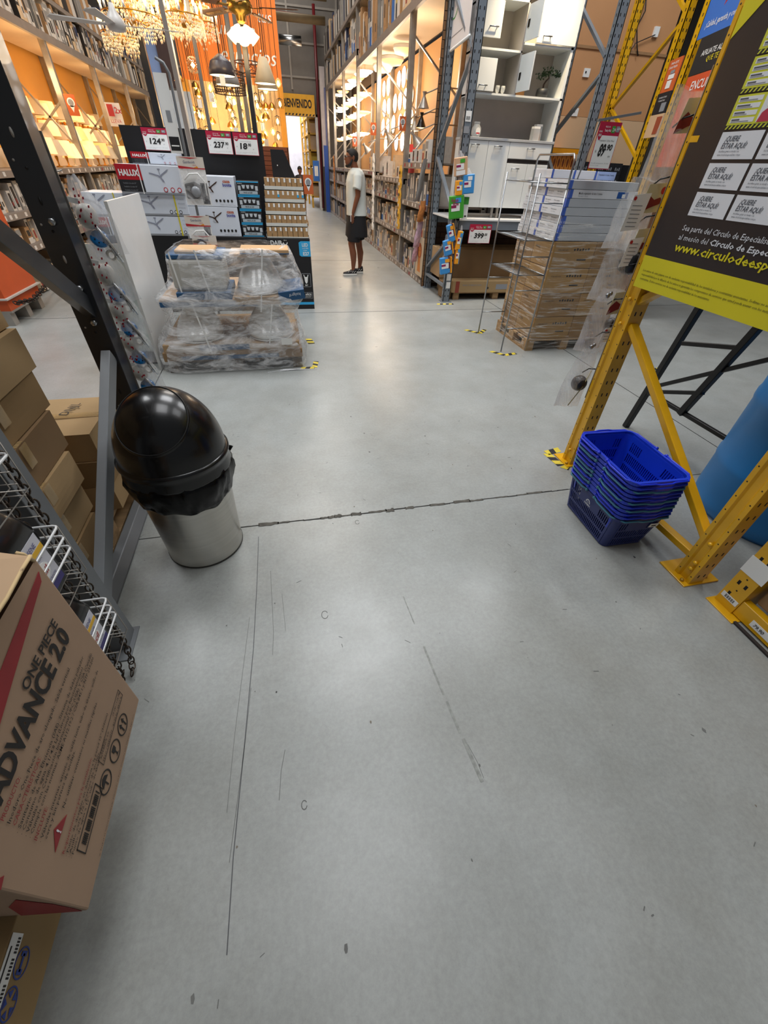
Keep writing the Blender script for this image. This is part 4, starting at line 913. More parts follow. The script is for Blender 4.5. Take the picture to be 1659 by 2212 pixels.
# ------------------------------------------------------------------ orange bin and floor chain at the far left
ob = thing('promo_bin', 'tall orange cardboard promo bin on a grey pallet at the left edge', 'display bin', (-3.4, 6.2, 0))
MB().box(-4.0, -2.92, 5.5, 6.28, 0.15, 1.10, mat('bin_orange', 'C6501C', 0.5, vary=0.04)).build('bin_body', ob)
b = MB(); b.box(-4.0, -2.89, 5.47, 6.31, 0.26, 0.275, mat('strap_white', 'BDB8B0', 0.5)); b.text('nc', (-2.918, 0, 0), UF, Z, 6.04, 0.80, 0.05, WHITE); b.box(-2.955, -2.90, 6.02, 6.27, 1.02, 1.12, mat('bin_amber', 'E8921C', 0.5)); b.build('printed_band', ob)
GP = mat('pallet_grey', '9A948C', 0.7, vary=0.1); b = MB()
for yy in (5.5, 5.86, 6.2): b.box(-3.95, -2.95, yy, yy + 0.1, 0, 0.13, GP)
b.box(-4.0, -2.92, 5.5, 6.3, 0.13, 0.15, GP); b.build('grey_pallet', ob)
chain([(-2.86, 5.55, 0.22), (-2.86, 5.9, 0.17), (-2.88, 6.3, 0.20), (-2.95, 6.8, 0.24), (-3.05, 7.5, 0.24)], 'heavy dark chain strung low along the orange bin', L=0.07, w=0.026, r=0.007, m=mat('chain_black', '2B2420', 0.5, 0.5), name='barrier_chain')
# ------------------------------------------------------------------ wrapped pallet of toilets
CER = mat('glazed_ceramic', 'E4E4E2', 0.12, vary=0.01, coat=0.6); CBLUE = mat('carton_blue_print', '1F4F78', 0.5, vary=0.05); STRAPW = mat('strap_white_plastic', 'E6E6E4', 0.35)
WRAP = film('stretch_wrap', 0.12, 0.80, (0.97, 0.98, 1.0), 4.5, (1, 1, 3.2), 0.14, 0.9); CARDT = card('carton_lid_tan', 'C6A27A')
def ell_loft(b, rings, m, n=28, cap=True):
    """rings: (cx, cy, z, hx, hy, squareness)"""
    vs = []
    for cx, cy, z, hx, hy, sq in rings:
        for k in range(n):
            a = 2 * PI * k / n; c, s = math.cos(a), math.sin(a); e = 2.0 / sq
            vs.append((cx + hx * math.copysign(abs(c) ** e, c), cy + hy * math.copysign(abs(s) ** e, s), z))
    R = len(rings); fs = [(i * n + k, i * n + (k + 1) % n, (i + 1) * n + (k + 1) % n, (i + 1) * n + k) for i in range(R - 1) for k in range(n)]
    if cap: fs += [tuple(range(n - 1, -1, -1)), tuple((R - 1) * n + k for k in range(n))]
    return b.add(vs, fs, m, True)
pt = thing('wooden_pallet', 'low wooden pallet under the film-wrapped toilets', 'pallet', (-0.49, 4.38, 0)); pallet(pt, -1.08, 0.11, 3.92, 4.85, 0.10, card('pallet_dark', '5E5044'))
ct = thing('flat_carton', 'flattened brown carton layer between the pallet and the lower toilets', 'carton', (-0.49, 4.38, 0.1))
b = MB().box(-1.10, 0.12, 3.905, 4.86, 0.102, 0.18, CARD2); b.box(-1.08, 0.10, 3.91, 4.85, 0.18, 0.245, CARD); b.build('carton_layers', ct, bevel=0.004)
b = MB().box(-0.95, -0.1, 3.9015, 3.904, 0.11, 0.145, CBLUE); b.box(-0.78, -0.35, 3.9055, 3.909, 0.19, 0.235, CBLUE); b.build('printed_panel', ct)
mt_ = thing('divider_carton', 'tan and blue carton tray between the lower and upper toilets of the wrapped pallet', 'carton', (-0.42, 4.35, 0.53))
b = MB().box(-1.0, -0.22, 3.92, 4.8, 0.545, 0.60, CARD3); b.box(-1.0, -0.22, 3.915, 3.919, 0.545, 0.585, CBLUE); b.box(-1.003, -1.0, 3.92, 4.8, 0.545, 0.585, CBLUE)
b.box(-0.40, -0.02, 3.905, 4.5, 0.56, 0.62, CARD); b.box(-0.85, -0.42, 3.905, 4.4, 0.602, 0.655, CBLUE)
b.build('carton_tray', mt_, bevel=0.003)
M_ = T(0.03, 3.93, 0.60) @ Matrix.Rotation(-0.12, 4, 'Y'); b = MB().box(-0.06, 0.16, -0.03, 0.45, -0.015, 0.055, CBLUE, M=M_)
b.text('Italgrif', M_ @ Vector((0.14, -0.031, 0.035)), Vector((-1, 0, -0.12)), Vector((-0.12 * 0, 0, -1)), 0.0, 0.0, 0.028, CARDW, w=0.11) if False else None
fr = (M_ @ Vector((0.125, -0.0315, 0.035)), Vector((-0.993, 0, -0.12)).normalized(), Vector((0.12, 0, -0.993)).normalized())
b.text('Italgrif', fr[0], fr[1], fr[2], 0.0, 0.0, 0.022, CARDW, w=0.10, off=0.001)
plabel(b.build('blue_lid', mt_), 'blue carton lid with upside-down white lettering')
def toilet(cx, cy, z0, s, label):
    """bowl packed upside down: oval rim below, narrowing up to the foot"""
    t = thing('toilet', label, 'toilet', (cx, cy, z0), 'glazed toilets under the stretch wrap'); b = MB()
    rg = [(0, -0.02, 0.0, 0.185, 0.235, 2.2), (0, -0.02, 0.012, 0.198, 0.248, 2.2), (0, -0.02, 0.035, 0.20, 0.25, 2.2), (0, -0.01, 0.06, 0.188, 0.235, 2.2), (0, 0.0, 0.11, 0.172, 0.215, 2.2), (0, 0.02, 0.17, 0.135, 0.19, 2.3), (0, 0.04, 0.22, 0.108, 0.18, 2.5), (0, 0.05, 0.27, 0.105, 0.185, 3), (0, 0.05, 0.30, 0.115, 0.195, 3.2)]
    ell_loft(b, [(x * s, y * s, z * s * 0.95, hx * s, hy * s, q) for x, y, z, hx, hy, q in rg], CER, 36); b.build('bowl', t, W=False)
    b = MB(); ell_loft(b, [(0, -0.02 * s, 0.0, 0.20 * s, 0.25 * s, 2.2), (0, -0.02 * s, -0.012, 0.195 * s, 0.245 * s, 2.2)], CER, 36); b.build('rim', t, W=False)
    b = MB(); b.box(-0.09 * s, 0.09 * s, 0.19 * s, 0.30 * s, 0.0, 0.27 * s, CER); b.build('outlet', t, W=False, bevel=0.02, seg=3)
toilet(-0.78, 4.18, 0.262, 1.02, 'white upside-down toilet bowl at the lower left of the wrapped pallet')
toilet(-0.15, 4.18, 0.262, 1.05, 'white upside-down toilet bowl at the lower right of the wrapped pallet')
toilet(-0.18, 4.20, 0.635, 1.0, 'white upside-down toilet bowl on top, at the right of the wrapped pallet')
tk = thing('toilet_tank', 'grey-white packed toilet tank on top, left side of the wrapped pallet', 'toilet tank', (-0.66, 4.15, 0.66))
b = MB(); b.box(-0.86, -0.45, 3.94, 4.35, 0.66, 0.885, mat('foam_grey', 'B9B6AE', 0.5, vary=0.05)); b.build('tank_body', tk, bevel=0.03, seg=3)
MB().box(-0.86, -0.44, 3.95, 4.34, 0.885, 0.915, CBLUE).build('blue_band', tk, bevel=0.004); MB().box(-0.80, -0.50, 3.98, 4.25, 0.915, 0.945, CARDT).build('carton_cap', tk, bevel=0.02, seg=2)
cp = thing('carton_lid', 'tan carton lid with blue edge on top of the upper right toilet', 'carton', (-0.12, 4.2, 0.93))
b = MB().box(-0.30, 0.09, 3.97, 4.22, 0.922, 0.95, CARDT); b.box(-0.302, 0.092, 3.968, 4.222, 0.918, 0.928, CBLUE); b.build('lid', cp, bevel=0.004); MB().box(-0.39, 0.07, 3.99, 4.30, 0.892, 0.917, CARD3).build('lower_lid', cp, bevel=0.003)
st_ = thing('packing_strap', 'white plastic packing straps over the wrapped toilet pallet', 'strap', (-0.49, 4.3, 0)); 
for xa, xb, z0, z1, yf_ in ((-0.83, -0.80, 0.60, 0.93, 3.915), (-0.64, -0.58, 0.60, 0.95, 3.915), (-0.75, -0.68, 0.16, 0.58, 3.895), (-0.12, -0.20, 0.50, 0.96, 3.90), (-0.10, -0.17, 0.22, 0.56, 3.895)):
    MB().bar((xb, yf_, z0), (xa, yf_ + 0.01, z1), 0.012, 0.002, STRAPW, up=(0, -1, 0)).build('strap', st_)
b = MB(); rr = random.Random(8)
def wrapshell(rings, n=72, amp=0.012, seed=1):
    r = random.Random(seed); ph = [r.uniform(0, 6) for _ in range(12)]; vs = []
    for i, (cx, cy, z, hx, hy, sq) in enumerate(rings):
        for k in range(n):
            a = 2 * PI * k / n; c, s = math.cos(a), math.sin(a); e = 2.0 / sq
            w = amp * (math.sin(7 * a + ph[0] + i * 0.7) + math.sin(13 * a + ph[1] - i * 1.3) * 0.7 + math.sin(23 * a + ph[2] + i * 2.1) * 0.5) / 2
            vs.append((cx + (hx + w) * math.copysign(abs(c) ** e, c), cy + (hy + w) * math.copysign(abs(s) ** e, s), z + 0.008 * math.sin(5 * a + ph[3] + i)))
    return vs, [(i * n + k, i * n + (k + 1) % n, (i + 1) * n + (k + 1) % n, (i + 1) * n + k) for i in range(len(rings) - 1) for k in range(n)]
base = [(-0.49, 4.38, 0.012, 0.645, 0.505, 9), (-0.49, 4.38, 0.12, 0.655, 0.512, 9), (-0.49, 4.38, 0.20, 0.655, 0.508, 8), (-0.49, 4.38, 0.26, 0.64, 0.50, 6), (-0.47, 4.38, 0.36, 0.60, 0.485, 5), (-0.46, 4.38, 0.46, 0.575, 0.475, 5), (-0.45, 4.37, 0.53, 0.60, 0.485, 6), (-0.44, 4.36, 0.59, 0.63, 0.49, 6),
        (-0.40, 4.36, 0.645, 0.60, 0.47, 5), (-0.38, 4.34, 0.70, 0.565, 0.445, 4), (-0.38, 4.32, 0.78, 0.535, 0.42, 4), (-0.39, 4.30, 0.87, 0.515, 0.40, 4), (-0.39, 4.24, 0.925, 0.49, 0.32, 4), (-0.39, 4.20, 0.955, 0.43, 0.25, 3.5)]
vs, fs = wrapshell(base); b.add(vs, fs, WRAP, True)
wo = tag(b.build('stretch_film'), 'wrinkled clear stretch film around the stacked toilets', 'plastic film')
b = MB()
for k in range(5): b.tube([(0.0 + 0.06 * k, 3.86 - 0.01 * k, 0.004), (-0.10 + 0.05 * k, 3.84, 0.010), (-0.22 + 0.05 * k, 3.80 + 0.01 * k, 0.003)], 0.006, WRAP, 5)
tag(b.build('film_scrap'), 'loose twisted film scrap on the floor in front of the toilet pallet', 'plastic film')
b = MB().rect((0.0, 3.868, 0.20), X, Z, -0.06, 0.035, 0.03, 0.085, WHITE, d=0.001); tag(b.build('paper_label'), 'small white paper label stuck low on the toilet film', 'label')

# ------------------------------------------------------------------ white laminate panel behind the left strip
wp = thing('display_board', 'tall white laminate panel standing left of the wrapped toilet pallet', 'panel', (-1.2, 4.1, 0))
MB().box(-1.186, -1.166, 4.0, 5.0, 0.0, 1.235, WLAM).build('side_board', wp, bevel=0.001)
b = MB(); b.box(-1.187, -1.165, 3.996, 4.0, 0.0, 1.235, mat('edge_band_grey', 'B9BAB8', 0.4)); b.build('edge_band', wp)
b = MB().box(-1.60, -1.21, 4.2, 4.215, 0.10, 0.95, mat('mirror_pane', 'C8D2D0', 0.08, 0.3, 0.02)); b.build('mirror_pane', wp); MB().box(-1.6, -1.206, 4.17, 4.9, 0.0, 0.10, mat('plinth_dark', '3A3B3E', 0.4)).build('plinth', wp)

# ------------------------------------------------------------------ black promo stand with fans, spots and bulbs
BP = mat('display_black', '0D0C10', 0.55, vary=0.1); BOXW = mat('box_white_blue', 'D6DDE8', 0.35, vary=0.02); TRAYW = mat('tray_white', 'CFCFC8', 0.45); BKRAFT = mat('bulb_kraft', 'A98458', 0.6, vary=0.08); HRED = mat('box_red', 'B01A26', 0.4, vary=0.03)
dt = thing('display_table', 'long black promo table with tall black back boards under the fan boxes', 'display table', (-0.75, 6.2, 0))
MB().box(-1.40, -0.115, 5.93, 6.5, 0.0, 0.805, BP).build('table_body', dt, bevel=0.003)
MB().box(-1.53, -0.86, 6.5, 6.52, 0.805, 1.735, BP).build('back_board', dt); MB().box(-0.80, -0.03, 6.5, 6.52, 0.805, 1.735, BP).build('back_board', dt)
MB().box(-0.852, -0.808, 6.48, 6.5, 0.5, 3.2, BEAM).build('back_post', dt)
def price_sign(x0, x1, z0, z1, y, big, small, label, name1='', rod=None, tilt=None, hd=0.052, zoff=0):
    t = thing('price_sign', label, 'price sign', ((x0 + x1) / 2, y, z0)); w = x1 - x0; h = z1 - z0; o = Vector((x0, y, z0))
    b = MB().box(x0, x1, y, y + 0.003, z0, z1, CRIM); b.rect(o, X, Z, w * 0.02, w * 0.98, h * 0.02, h * 0.72, WHITE, d=0.001)
    b.prism([(w * 0.02, h * 0.80), (w * 0.02, h * 0.72), (w * 0.06, h * 0.66), (w * 0.10, h * 0.62), (w * 0.15, h * 0.62), (w * 0.2, h * 0.68), (w * 0.24, h * 0.80)], o + Vector((0, -0.001, 0)), X, Z, 0.0008, CRIM)
    b.build('panel', t)
    b = MB(); b.text('SIEMPRE', o, X, Z, w * 0.04, h * 0.78, h * 0.035, WHITE, w=w * 0.15, off=0.003); b.text('BAJO', o, X, Z, w * 0.05, h * 0.70, h * 0.05, WHITE, w=w * 0.13, bold=0.02, off=0.003)
    b.text('PRECIO EN', o, X, Z, w * 0.28, h * 0.88, h * 0.035, WHITE, w=w * 0.22, off=0.003); b.text('Tienda y Web', o, X, Z, w * 0.28, h * 0.80, h * 0.05, WHITE, w=w * 0.28, bold=0.02, off=0.003)
    b.rect(o, X, Z, w * 0.60, w * 0.75, h * 0.78, h * 0.92, GREEN, d=0.0016, off=0.0); b.text('24', o, X, Z, w * 0.63, h * 0.81, h * 0.07, WHITE, off=0.004); b.rect(o, X, Z, w * 0.80, w * 0.95, h * 0.80, h * 0.92, GREYP, d=0.0016); b.text('APP', o, X, Z, w * 0.82, h * 0.84, h * 0.05, WHITE, off=0.004)
    b.text(name1, o, X, Z, w * 0.5, h * 0.60, h * 0.035, INK, off=0.003, align='c', wmax=w * 0.7)
    b.text('S/', o, X, Z, w * 0.10, h * 0.36, h * 0.05, INK, off=0.003); b.text(big, o, X, Z, w * 0.24, h * 0.29, h * 0.25, INK, bold=0.035, off=0.003, shear=0.12, w=w * 0.145 * len(big)); b.text('.' + small, o, X, Z, w * 0.25 + w * 0.145 * len(big) + w * 0.01, h * 0.42, h * 0.12, INK, bold=0.03, off=0.003, shear=0.12)
    b.text('UN', o, X, Z, w * 0.76, h * 0.27, h * 0.035, INK, off=0.003); b.text('Precio válido hasta agotar stock   SKU 18245', o, X, Z, w * 0.05, h * 0.12, h * 0.025, GREYP, w=w * 0.85, off=0.003); b.text('Promoción no acumulable', o, X, Z, w * 0.05, h * 0.07, h * 0.02, GREYP, w=w * 0.4, off=0.003)
    b.build('printing', t); return t
price_sign(-1.31, -1.05, 1.54, 1.725, 6.47, '124', '90', '124.90 price sign on the black board above the HALUX boxes', 'Ventilador 56')
price_sign(-0.64, -0.37, 1.535, 1.728, 6.47, '237', '90', '237.90 price sign above the boxes with the brown fan picture', 'Ventilador Techo 52 5 Aspas')
price_sign(-0.35, -0.08, 1.535, 1.728, 6.47, '18', '90', '18.90 price sign above the column of spot packs', 'Pack 4 Focos Led GU10 5.5W')
FANG = mat('fan_picture_grey', '8C90A0', 0.5, vary=0.05); FANB = mat('fan_picture_brown', '3A2418', 0.5)
def fan_print(b, o, s, c1, c2, brown=False):
    """printed ceiling-fan picture: rod, hub and three blades"""
    b.rect(o, X, Z, -0.004 * s, 0.004 * s, 0.02 * s, 0.07 * s, c1, d=0.001); b.rect(o, X, Z, -0.016 * s, 0.016 * s, 0.07 * s, 0.085 * s, c1, d=0.001)
    b.prism([(0.022 * s * math.cos(a * PI / 6), 0.012 * s * math.sin(a * PI / 6)) for a in range(12)], o + Vector((0, -0.001, 0)), X, Z, 0.001, c1)
    for pts in ([(-0.015, 0.0), (-0.13, 0.028), (-0.135, 0.04), (-0.10, 0.036), (-0.01, 0.014)], [(0.015, 0.004), (0.10, 0.055), (0.125, 0.08), (0.105, 0.078), (0.005, 0.016)], [(-0.004, -0.01), (0.02, -0.055), (0.045, -0.06), (0.035, -0.035), (0.012, -0.006)]):
        b.prism([(x * s, z * s) for x, z in pts], o + Vector((0, -0.0012, 0)), X, Z, 0.001, c2)
    if brown:
        b.prism([(0.035 * s * math.cos(a * PI / 6), -0.035 * s + 0.018 * s * math.sin(a * PI / 6)) for a in range(12)], o + Vector((0, -0.001, 0)), X, Z, 0.001, mat('fan_glass_print', 'B9BCC4', 0.4))
def fan_box(x0, x1, y0, z0, z1, kind, label, group='boxed ceiling fans on the black stand', depth=0.42):
    t = thing('fan_box', label, 'box', ((x0 + x1) / 2, y0 + depth / 2, z0), group); w, h = x1 - x0, z1 - z0; o = Vector((x0, y0 - 0.001, z0))
    MB().box(x0, x1, y0, y0 + depth, z0, z1, BOXW).build('box_body', t, bevel=0.003)
    b = MB()
    if kind == 'halux':
        b.rect(o, X, Z, 0, w * 0.38, 0, h, BLACK); b.rect(o, X, Z, 0, w * 0.38, h * 0.48, h, HRED, d=0.0012); b.rect(o, X, Z, 0, w, 0, h * 0.07, GREYP, d=0.0009); b.text('HALUX', o, X, Z, w * 0.04, h * 0.62, h * 0.2, WHITE, w=w * 0.30, bold=0.04, off=0.003)
        for k in range(3): b.text('Ventilador de techo 56"', o, X, Z, w * 0.06, h * (0.34 - 0.12 * k), h * 0.05, GREYP, w=w * 0.2, off=0.002)
        fan_print(b, o + Vector((w * 0.66, 0, h * 0.62)), h * 3.2, FANG, FANG)
        for k in range(3):
            b.prism([(w * (0.70 + 0.11 * k) + h * 0.09 * math.cos(a * PI / 8), h * 0.17 + h * 0.09 * math.sin(a * PI / 8)) for a in range(16)], o + Vector((0, -0.001, 0)), X, Z, 0.001, HRED); b.prism([(w * (0.70 + 0.11 * k) + h * 0.06 * math.cos(a * PI / 8), h * 0.17 + h * 0.06 * math.sin(a * PI / 8)) for a in range(16)], o + Vector((0, -0.002, 0)), X, Z, 0.001, BOXW)
        b.rect(o, X, Z, w * 0.335, w * 0.35, 0, h, STRAPW, d=0.004)
    elif kind == 'fan':
        b.rect(o, X, Z, 0, w, 0, h * 0.10, GREYP); fan_print(b, o + Vector((w * 0.3, 0, h * 0.58)), h * 4.2, FANG, FANG); b.rect(o, X, Z, w * 0.76, w * 0.785, 0, h, YSIGN, d=0.004)
        for k in range(3): b.prism([(w * (0.66 + 0.09 * k) + h * 0.09 * math.cos(a * PI / 8), h * 0.2 + h * 0.09 * math.sin(a * PI / 8)) for a in range(16)], o + Vector((0, -0.001, 0)), X, Z, 0.001, INK); b.prism([(w * (0.66 + 0.09 * k) + h * 0.06 * math.cos(a * PI / 8), h * 0.2 + h * 0.06 * math.sin(a * PI / 8)) for a in range(16)], o + Vector((0, -0.002, 0)), X, Z, 0.001, BOXW)
        for k in range(3): b.text('56" motor AC', o, X, Z, w * 0.83, h * (0.78 - 0.2 * k), h * 0.06, FANG, w=w * 0.12, off=0.002)
    else:
        fan_print(b, o + Vector((w * 0.52, 0, h * 0.62)), h * 2.6, FANB, FANB, True)
        b.text('casa', o, X, Z, w * 0.78, h * 0.80, h * 0.10, mat('logo_rust', 'B5562E', 0.5), w=w * 0.14, bold=0.03, off=0.003); b.text('bonita', o, X, Z, w * 0.77, h * 0.68, h * 0.10, mat('logo_violet', '4A4A9A', 0.5), w=w * 0.17, bold=0.03, off=0.003)
        for k in range(5): b.prism([(w * (0.60 + 0.075 * k) + h * 0.045 * math.cos(a * PI / 8), h * 0.2 + h * 0.05 * math.sin(a * PI / 8)) for a in range(16)], o + Vector((0, -0.001, 0)), X, Z, 0.001, INK)
        b.text('ventilador / techo / bambú / 5 aspas', o, X, Z, w * 0.66, h * 0.05, h * 0.035, GREYP, w=w * 0.3, off=0.002)
    b.build('printing', t)
fan_box(-1.54, -0.91, 5.90, 1.180, 1.42, 'halux', 'white fan box with red HALUX panel at the front top of the fan stack')
fan_box(-1.40, -0.94, 6.10, 1.422, 1.52, 'halux', 'white HALUX fan box lying behind, on top of the fan stack', depth=0.35)
fan_box(-1.46, -0.92, 5.93, 0.990, 1.176, 'fan', 'white fan box with yellow strap, upper one below the HALUX box')
fan_box(-1.46, -0.92, 5.93, 0.807, 0.986, 'fan', 'white fan box with yellow strap, lower one resting on the black table')
fan_box(-1.96, -1.56, 5.95, 0.97, 1.18, 'fan', 'white fan box at the left of the HALUX box, partly behind the white panel')
fan_box(-1.96, -1.48, 5.93, 0.80, 0.968, 'halux', 'HALUX fan box lowest at the left end of the black stand')
MB_ = MB().box(-1.98, -1.46, 5.97, 6.45, 0.0, 0.797, BP); tag(MB_.build('box_plinth'), 'black cardboard base under the leftmost fan boxes', 'display base')
fan_box(-0.93, -0.385, 5.94, 1.085, 1.350, 'casa', 'white box with brown ceiling fan picture, upper of the two beside the bulbs')
fan_box(-0.945, -0.395, 5.94, 0.807, 1.082, 'casa', 'white box with brown ceiling fan picture, lower of the two beside the bulbs')
SPT = mat('spot_picture', 'BFC6CC', 0.3)
for r in range(4):
    z = 0.808 + r * 0.128
    for c in range(1):
        t = thing('spotlight_pack', 'black and sky-blue LED spot pack, %s of the column' % ('lowest', 'second from the bottom', 'third from the bottom', 'topmost')[r], 'bulb pack', (-0.25, 5.98, z), 'LED spot packs beside the bulb display')
        x0, x1 = -0.375 + 0.004 * r, -0.135 + 0.003 * r
        MB().box(x0, x1, 5.95, 6.25, z, z + 0.124, BLACK).build('pack_body', t, bevel=0.002)
        o = Vector((x0, 5.949, z)); w = x1 - x0; b = MB(); b.rect(o, X, Z, 0, w, 0, 0.008, PALEBLUE); b.rect(o, X, Z, 0, w, 0.114, 0.124, PALEBLUE); b.rect(o, X, Z, w * 0.08, w * 0.92, 0.012, 0.04, mat('pack_grey', 'A9B6BE', 0.4), off=0)
        b.text('PACK x4 LED', o, X, Z, w * 0.28, 0.020, 0.012, INK, w=w * 0.4, bold=0.02, off=0.002); b.text('DAIRU', o, X, Z, w * 0.05, 0.10, 0.009, WHITE, w=w * 0.2, off=0.002)
        for k in range(3): b.prism([(w * (0.22 + 0.2 * k), 0.092), (w * (0.38 + 0.2 * k), 0.092), (w * (0.34 + 0.2 * k), 0.060), (w * (0.26 + 0.2 * k), 0.060)], o + Vector((0, -0.0008, 0)), X, Z, 0.0008, SPT)
        b.rect(o, X, Z, w * 0.05, w * 0.17, 0.045, 0.085, SPT); b.rect(o, X, Z, w * 0.83, w * 0.95, 0.045, 0.085, SPT); b.build('printing', t)
# DAIRU bulb display
db = thing('bulb_display', 'black cardboard bulb display with sky-blue LED E27 badge and white trays', 'display', (0.15, 6.2, 0))
MB().box(-0.112, 0.402, 5.96, 6.42, 0, 0.79, BP).build('display_body', db, bevel=0.002)
o = Vector((-0.112, 5.959, 0)); b = MB()
b.text('DAIR', o, X, Z, 0.040, 0.722, 0.048, WHITE, w=0.14, bold=0.02); 
b.prism([(0.215 + 0.028 * math.cos(a), 0.752 + 0.030 * math.sin(a)) for a in [PI + PI * q / 10 for q in range(11)]] + [(0.215 + 0.019 * math.cos(a), 0.752 + 0.020 * math.sin(a)) for a in [2 * PI - PI * q / 10 for q in range(11)]], o + Vector((0, -0.001, 0)), X, Z, 0.001, WHITE)
b.rect(o, X, Z, 0.200, 0.212, 0.770, 0.774, WHITE); b.rect(o, X, Z, 0.204, 0.208, 0.766, 0.778, WHITE); b.rect(o, X, Z, 0.220, 0.232, 0.770, 0.774, WHITE)
b.text('SOLUTIONS', o, X, Z, 0.05, 0.665, 0.018, GREYP, w=0.19)
b.prism([(0.375, 0.62), (0.395, 0.605), (0.514, 0.605), (0.514, 0.765), (0.40, 0.765), (0.375, 0.75)], o + Vector((0, -0.001, 0)), X, Z, 0.001, PALEBLUE)
b.text('LED', o, X, Z, 0.415, 0.710, 0.035, WHITE, w=0.07, bold=0.02, off=0.003); b.text('LUZ FRÍA', o, X, Z, 0.415, 0.685, 0.014, WHITE, w=0.075, off=0.003); b.text('6500K', o, X, Z, 0.425, 0.664, 0.010, WHITE, w=0.05, off=0.003); b.text('E27', o, X, Z, 0.42, 0.618, 0.034, WHITE, w=0.075, bold=0.03, off=0.003)
for q in ((0.375, 0.49, 0.265, 0.270), (0.375, 0.49, 0.415, 0.42), (0.375, 0.380, 0.265, 0.42), (0.485, 0.49, 0.265, 0.42)): b.rect(o, X, Z, q[0], q[1], q[2], q[3], GREYP)
b.prism([(0.40, 0.405), (0.41, 0.37), (0.415, 0.33), (0.425, 0.305), (0.44, 0.305), (0.45, 0.33), (0.455, 0.37), (0.465, 0.405), (0.455, 0.405), (0.447, 0.38), (0.418, 0.38), (0.41, 0.405)], o + Vector((0, -0.001, 0)), X, Z, 0.001, WHITE); b.text('E27', o, X, Z, 0.415, 0.278, 0.016, WHITE, w=0.035, bold=0.02, off=0.003)
b.text('5 AÑOS', o, X, Z, 0.385, 0.165, 0.024, WHITE, w=0.10, bold=0.02, off=0.003); b.text('DURACIÓN*', o, X, Z, 0.385, 0.142, 0.014, WHITE, w=0.10, off=0.003)
for q in ((0.37, 0.50, 0.128, 0.132), (0.37, 0.50, 0.198, 0.202), (0.496, 0.50, 0.128, 0.202)): b.rect(o, X, Z, q[0], q[1], q[2], q[3], GREYP)
b.rect(o, X, Z, 0, 0.514, 0.055, 0.085, PALEBLUE); b.build('lettering', db)
trays = []
for r in range(5):
    z = 0.792 + r * 0.1135; x0 = -0.108 + 0.010 * r; x1 = 0.398 - 0.006 * r; yy = 5.962 + 0.012 * r
    b = MB(); b.box(x0, x1, yy, yy + 0.004, z, z + (0.016 if r == 0 else 0.036), TRAYW); b.box(x0, x1, yy, 6.40, z - 0.0, z + 0.005, TRAYW); b.box(x0, x0 + 0.004, yy, 6.40, z, z + 0.036, TRAYW); b.box(x1 - 0.004, x1, yy, 6.40, z, z + 0.036, TRAYW); b.build('tray', db)
proto = None
for r in range(5):
    z = 0.792 + r * 0.1135 + 0.0055; x0 = -0.100 + 0.010 * r; x1 = 0.390 - 0.006 * r; yy = 5.970 + 0.012 * r; n = 8 if r < 4 else 7
    for row in range(2):
        for k in range(n):
            x = x0 + (x1 - x0) * (k + 0.5) / n; hh = 0.104
            if proto is None:
                proto = thing('bulb_box', 'small kraft bulb box in a white tray of the bulb display', 'box', (x, yy, z), 'bulb boxes in the white trays')
                MB().box(-0.028, 0.028, 0, 0.056, 0, 0.104, BKRAFT).build('box_body', proto, W=False, bevel=0.0015)
                MB().box(0.004, 0.024, -0.001, 0.0, 0.066, 0.100, WHITE).build('label_patch', proto, W=False); t = proto
            else: t = dup(proto, (x, yy + row * 0.06, z))
            if r == 3 and row == 0 and k in (2, 6, 7):
                t['label'] = 'kraft bulb box with blue and black print, %s in the second tray from the top' % {2: 'third', 6: 'seventh', 7: 'last'}[k]
                MB().box(0.004, 0.026, -0.002, -0.001, 0.045, 0.07, PALEBLUE).build('blue_patch', t, W=False)
# sign stand with the hanging shower packs
ss = thing('sign_stand', 'slim grey metal stand with white poster frame in front of the fan display', 'sign stand', (-0.79, 5.6, 0))
b = MB().tube([(-0.79, 5.6, 0.01), (-0.79, 5.6, 0.8), (-0.775, 5.6, 1.8), (-0.77, 5.6, 2.06), (-0.80, 5.6, 2.12), (-0.86, 5.6, 2.15)], 0.013, RACKL, 10); b.build('pole', ss)
b = MB().lathe([(0.16, 0), (0.16, 0.008), (0.02, 0.014)], RACKL, (-0.79, 5.6, 0), 24); b.build('base', ss)
b = MB().box(-0.91, -0.80, 5.605, 5.612, 1.52, 2.06, WHITE); b.rect(Vector((-0.91, 5.604, 1.52)), X, Z, 0.01, 0.10, 0.02, 0.12, BLACK); b.rect(Vector((-0.91, 5.604, 1.52)), X, Z, 0.035, 0.075, 0.22, 0.30, GREYP); b.rect(Vector((-0.91, 5.603, 1.52)), X, Z, 0.02, 0.09, 0.05, 0.06, WHITE)
b.build('poster', ss)
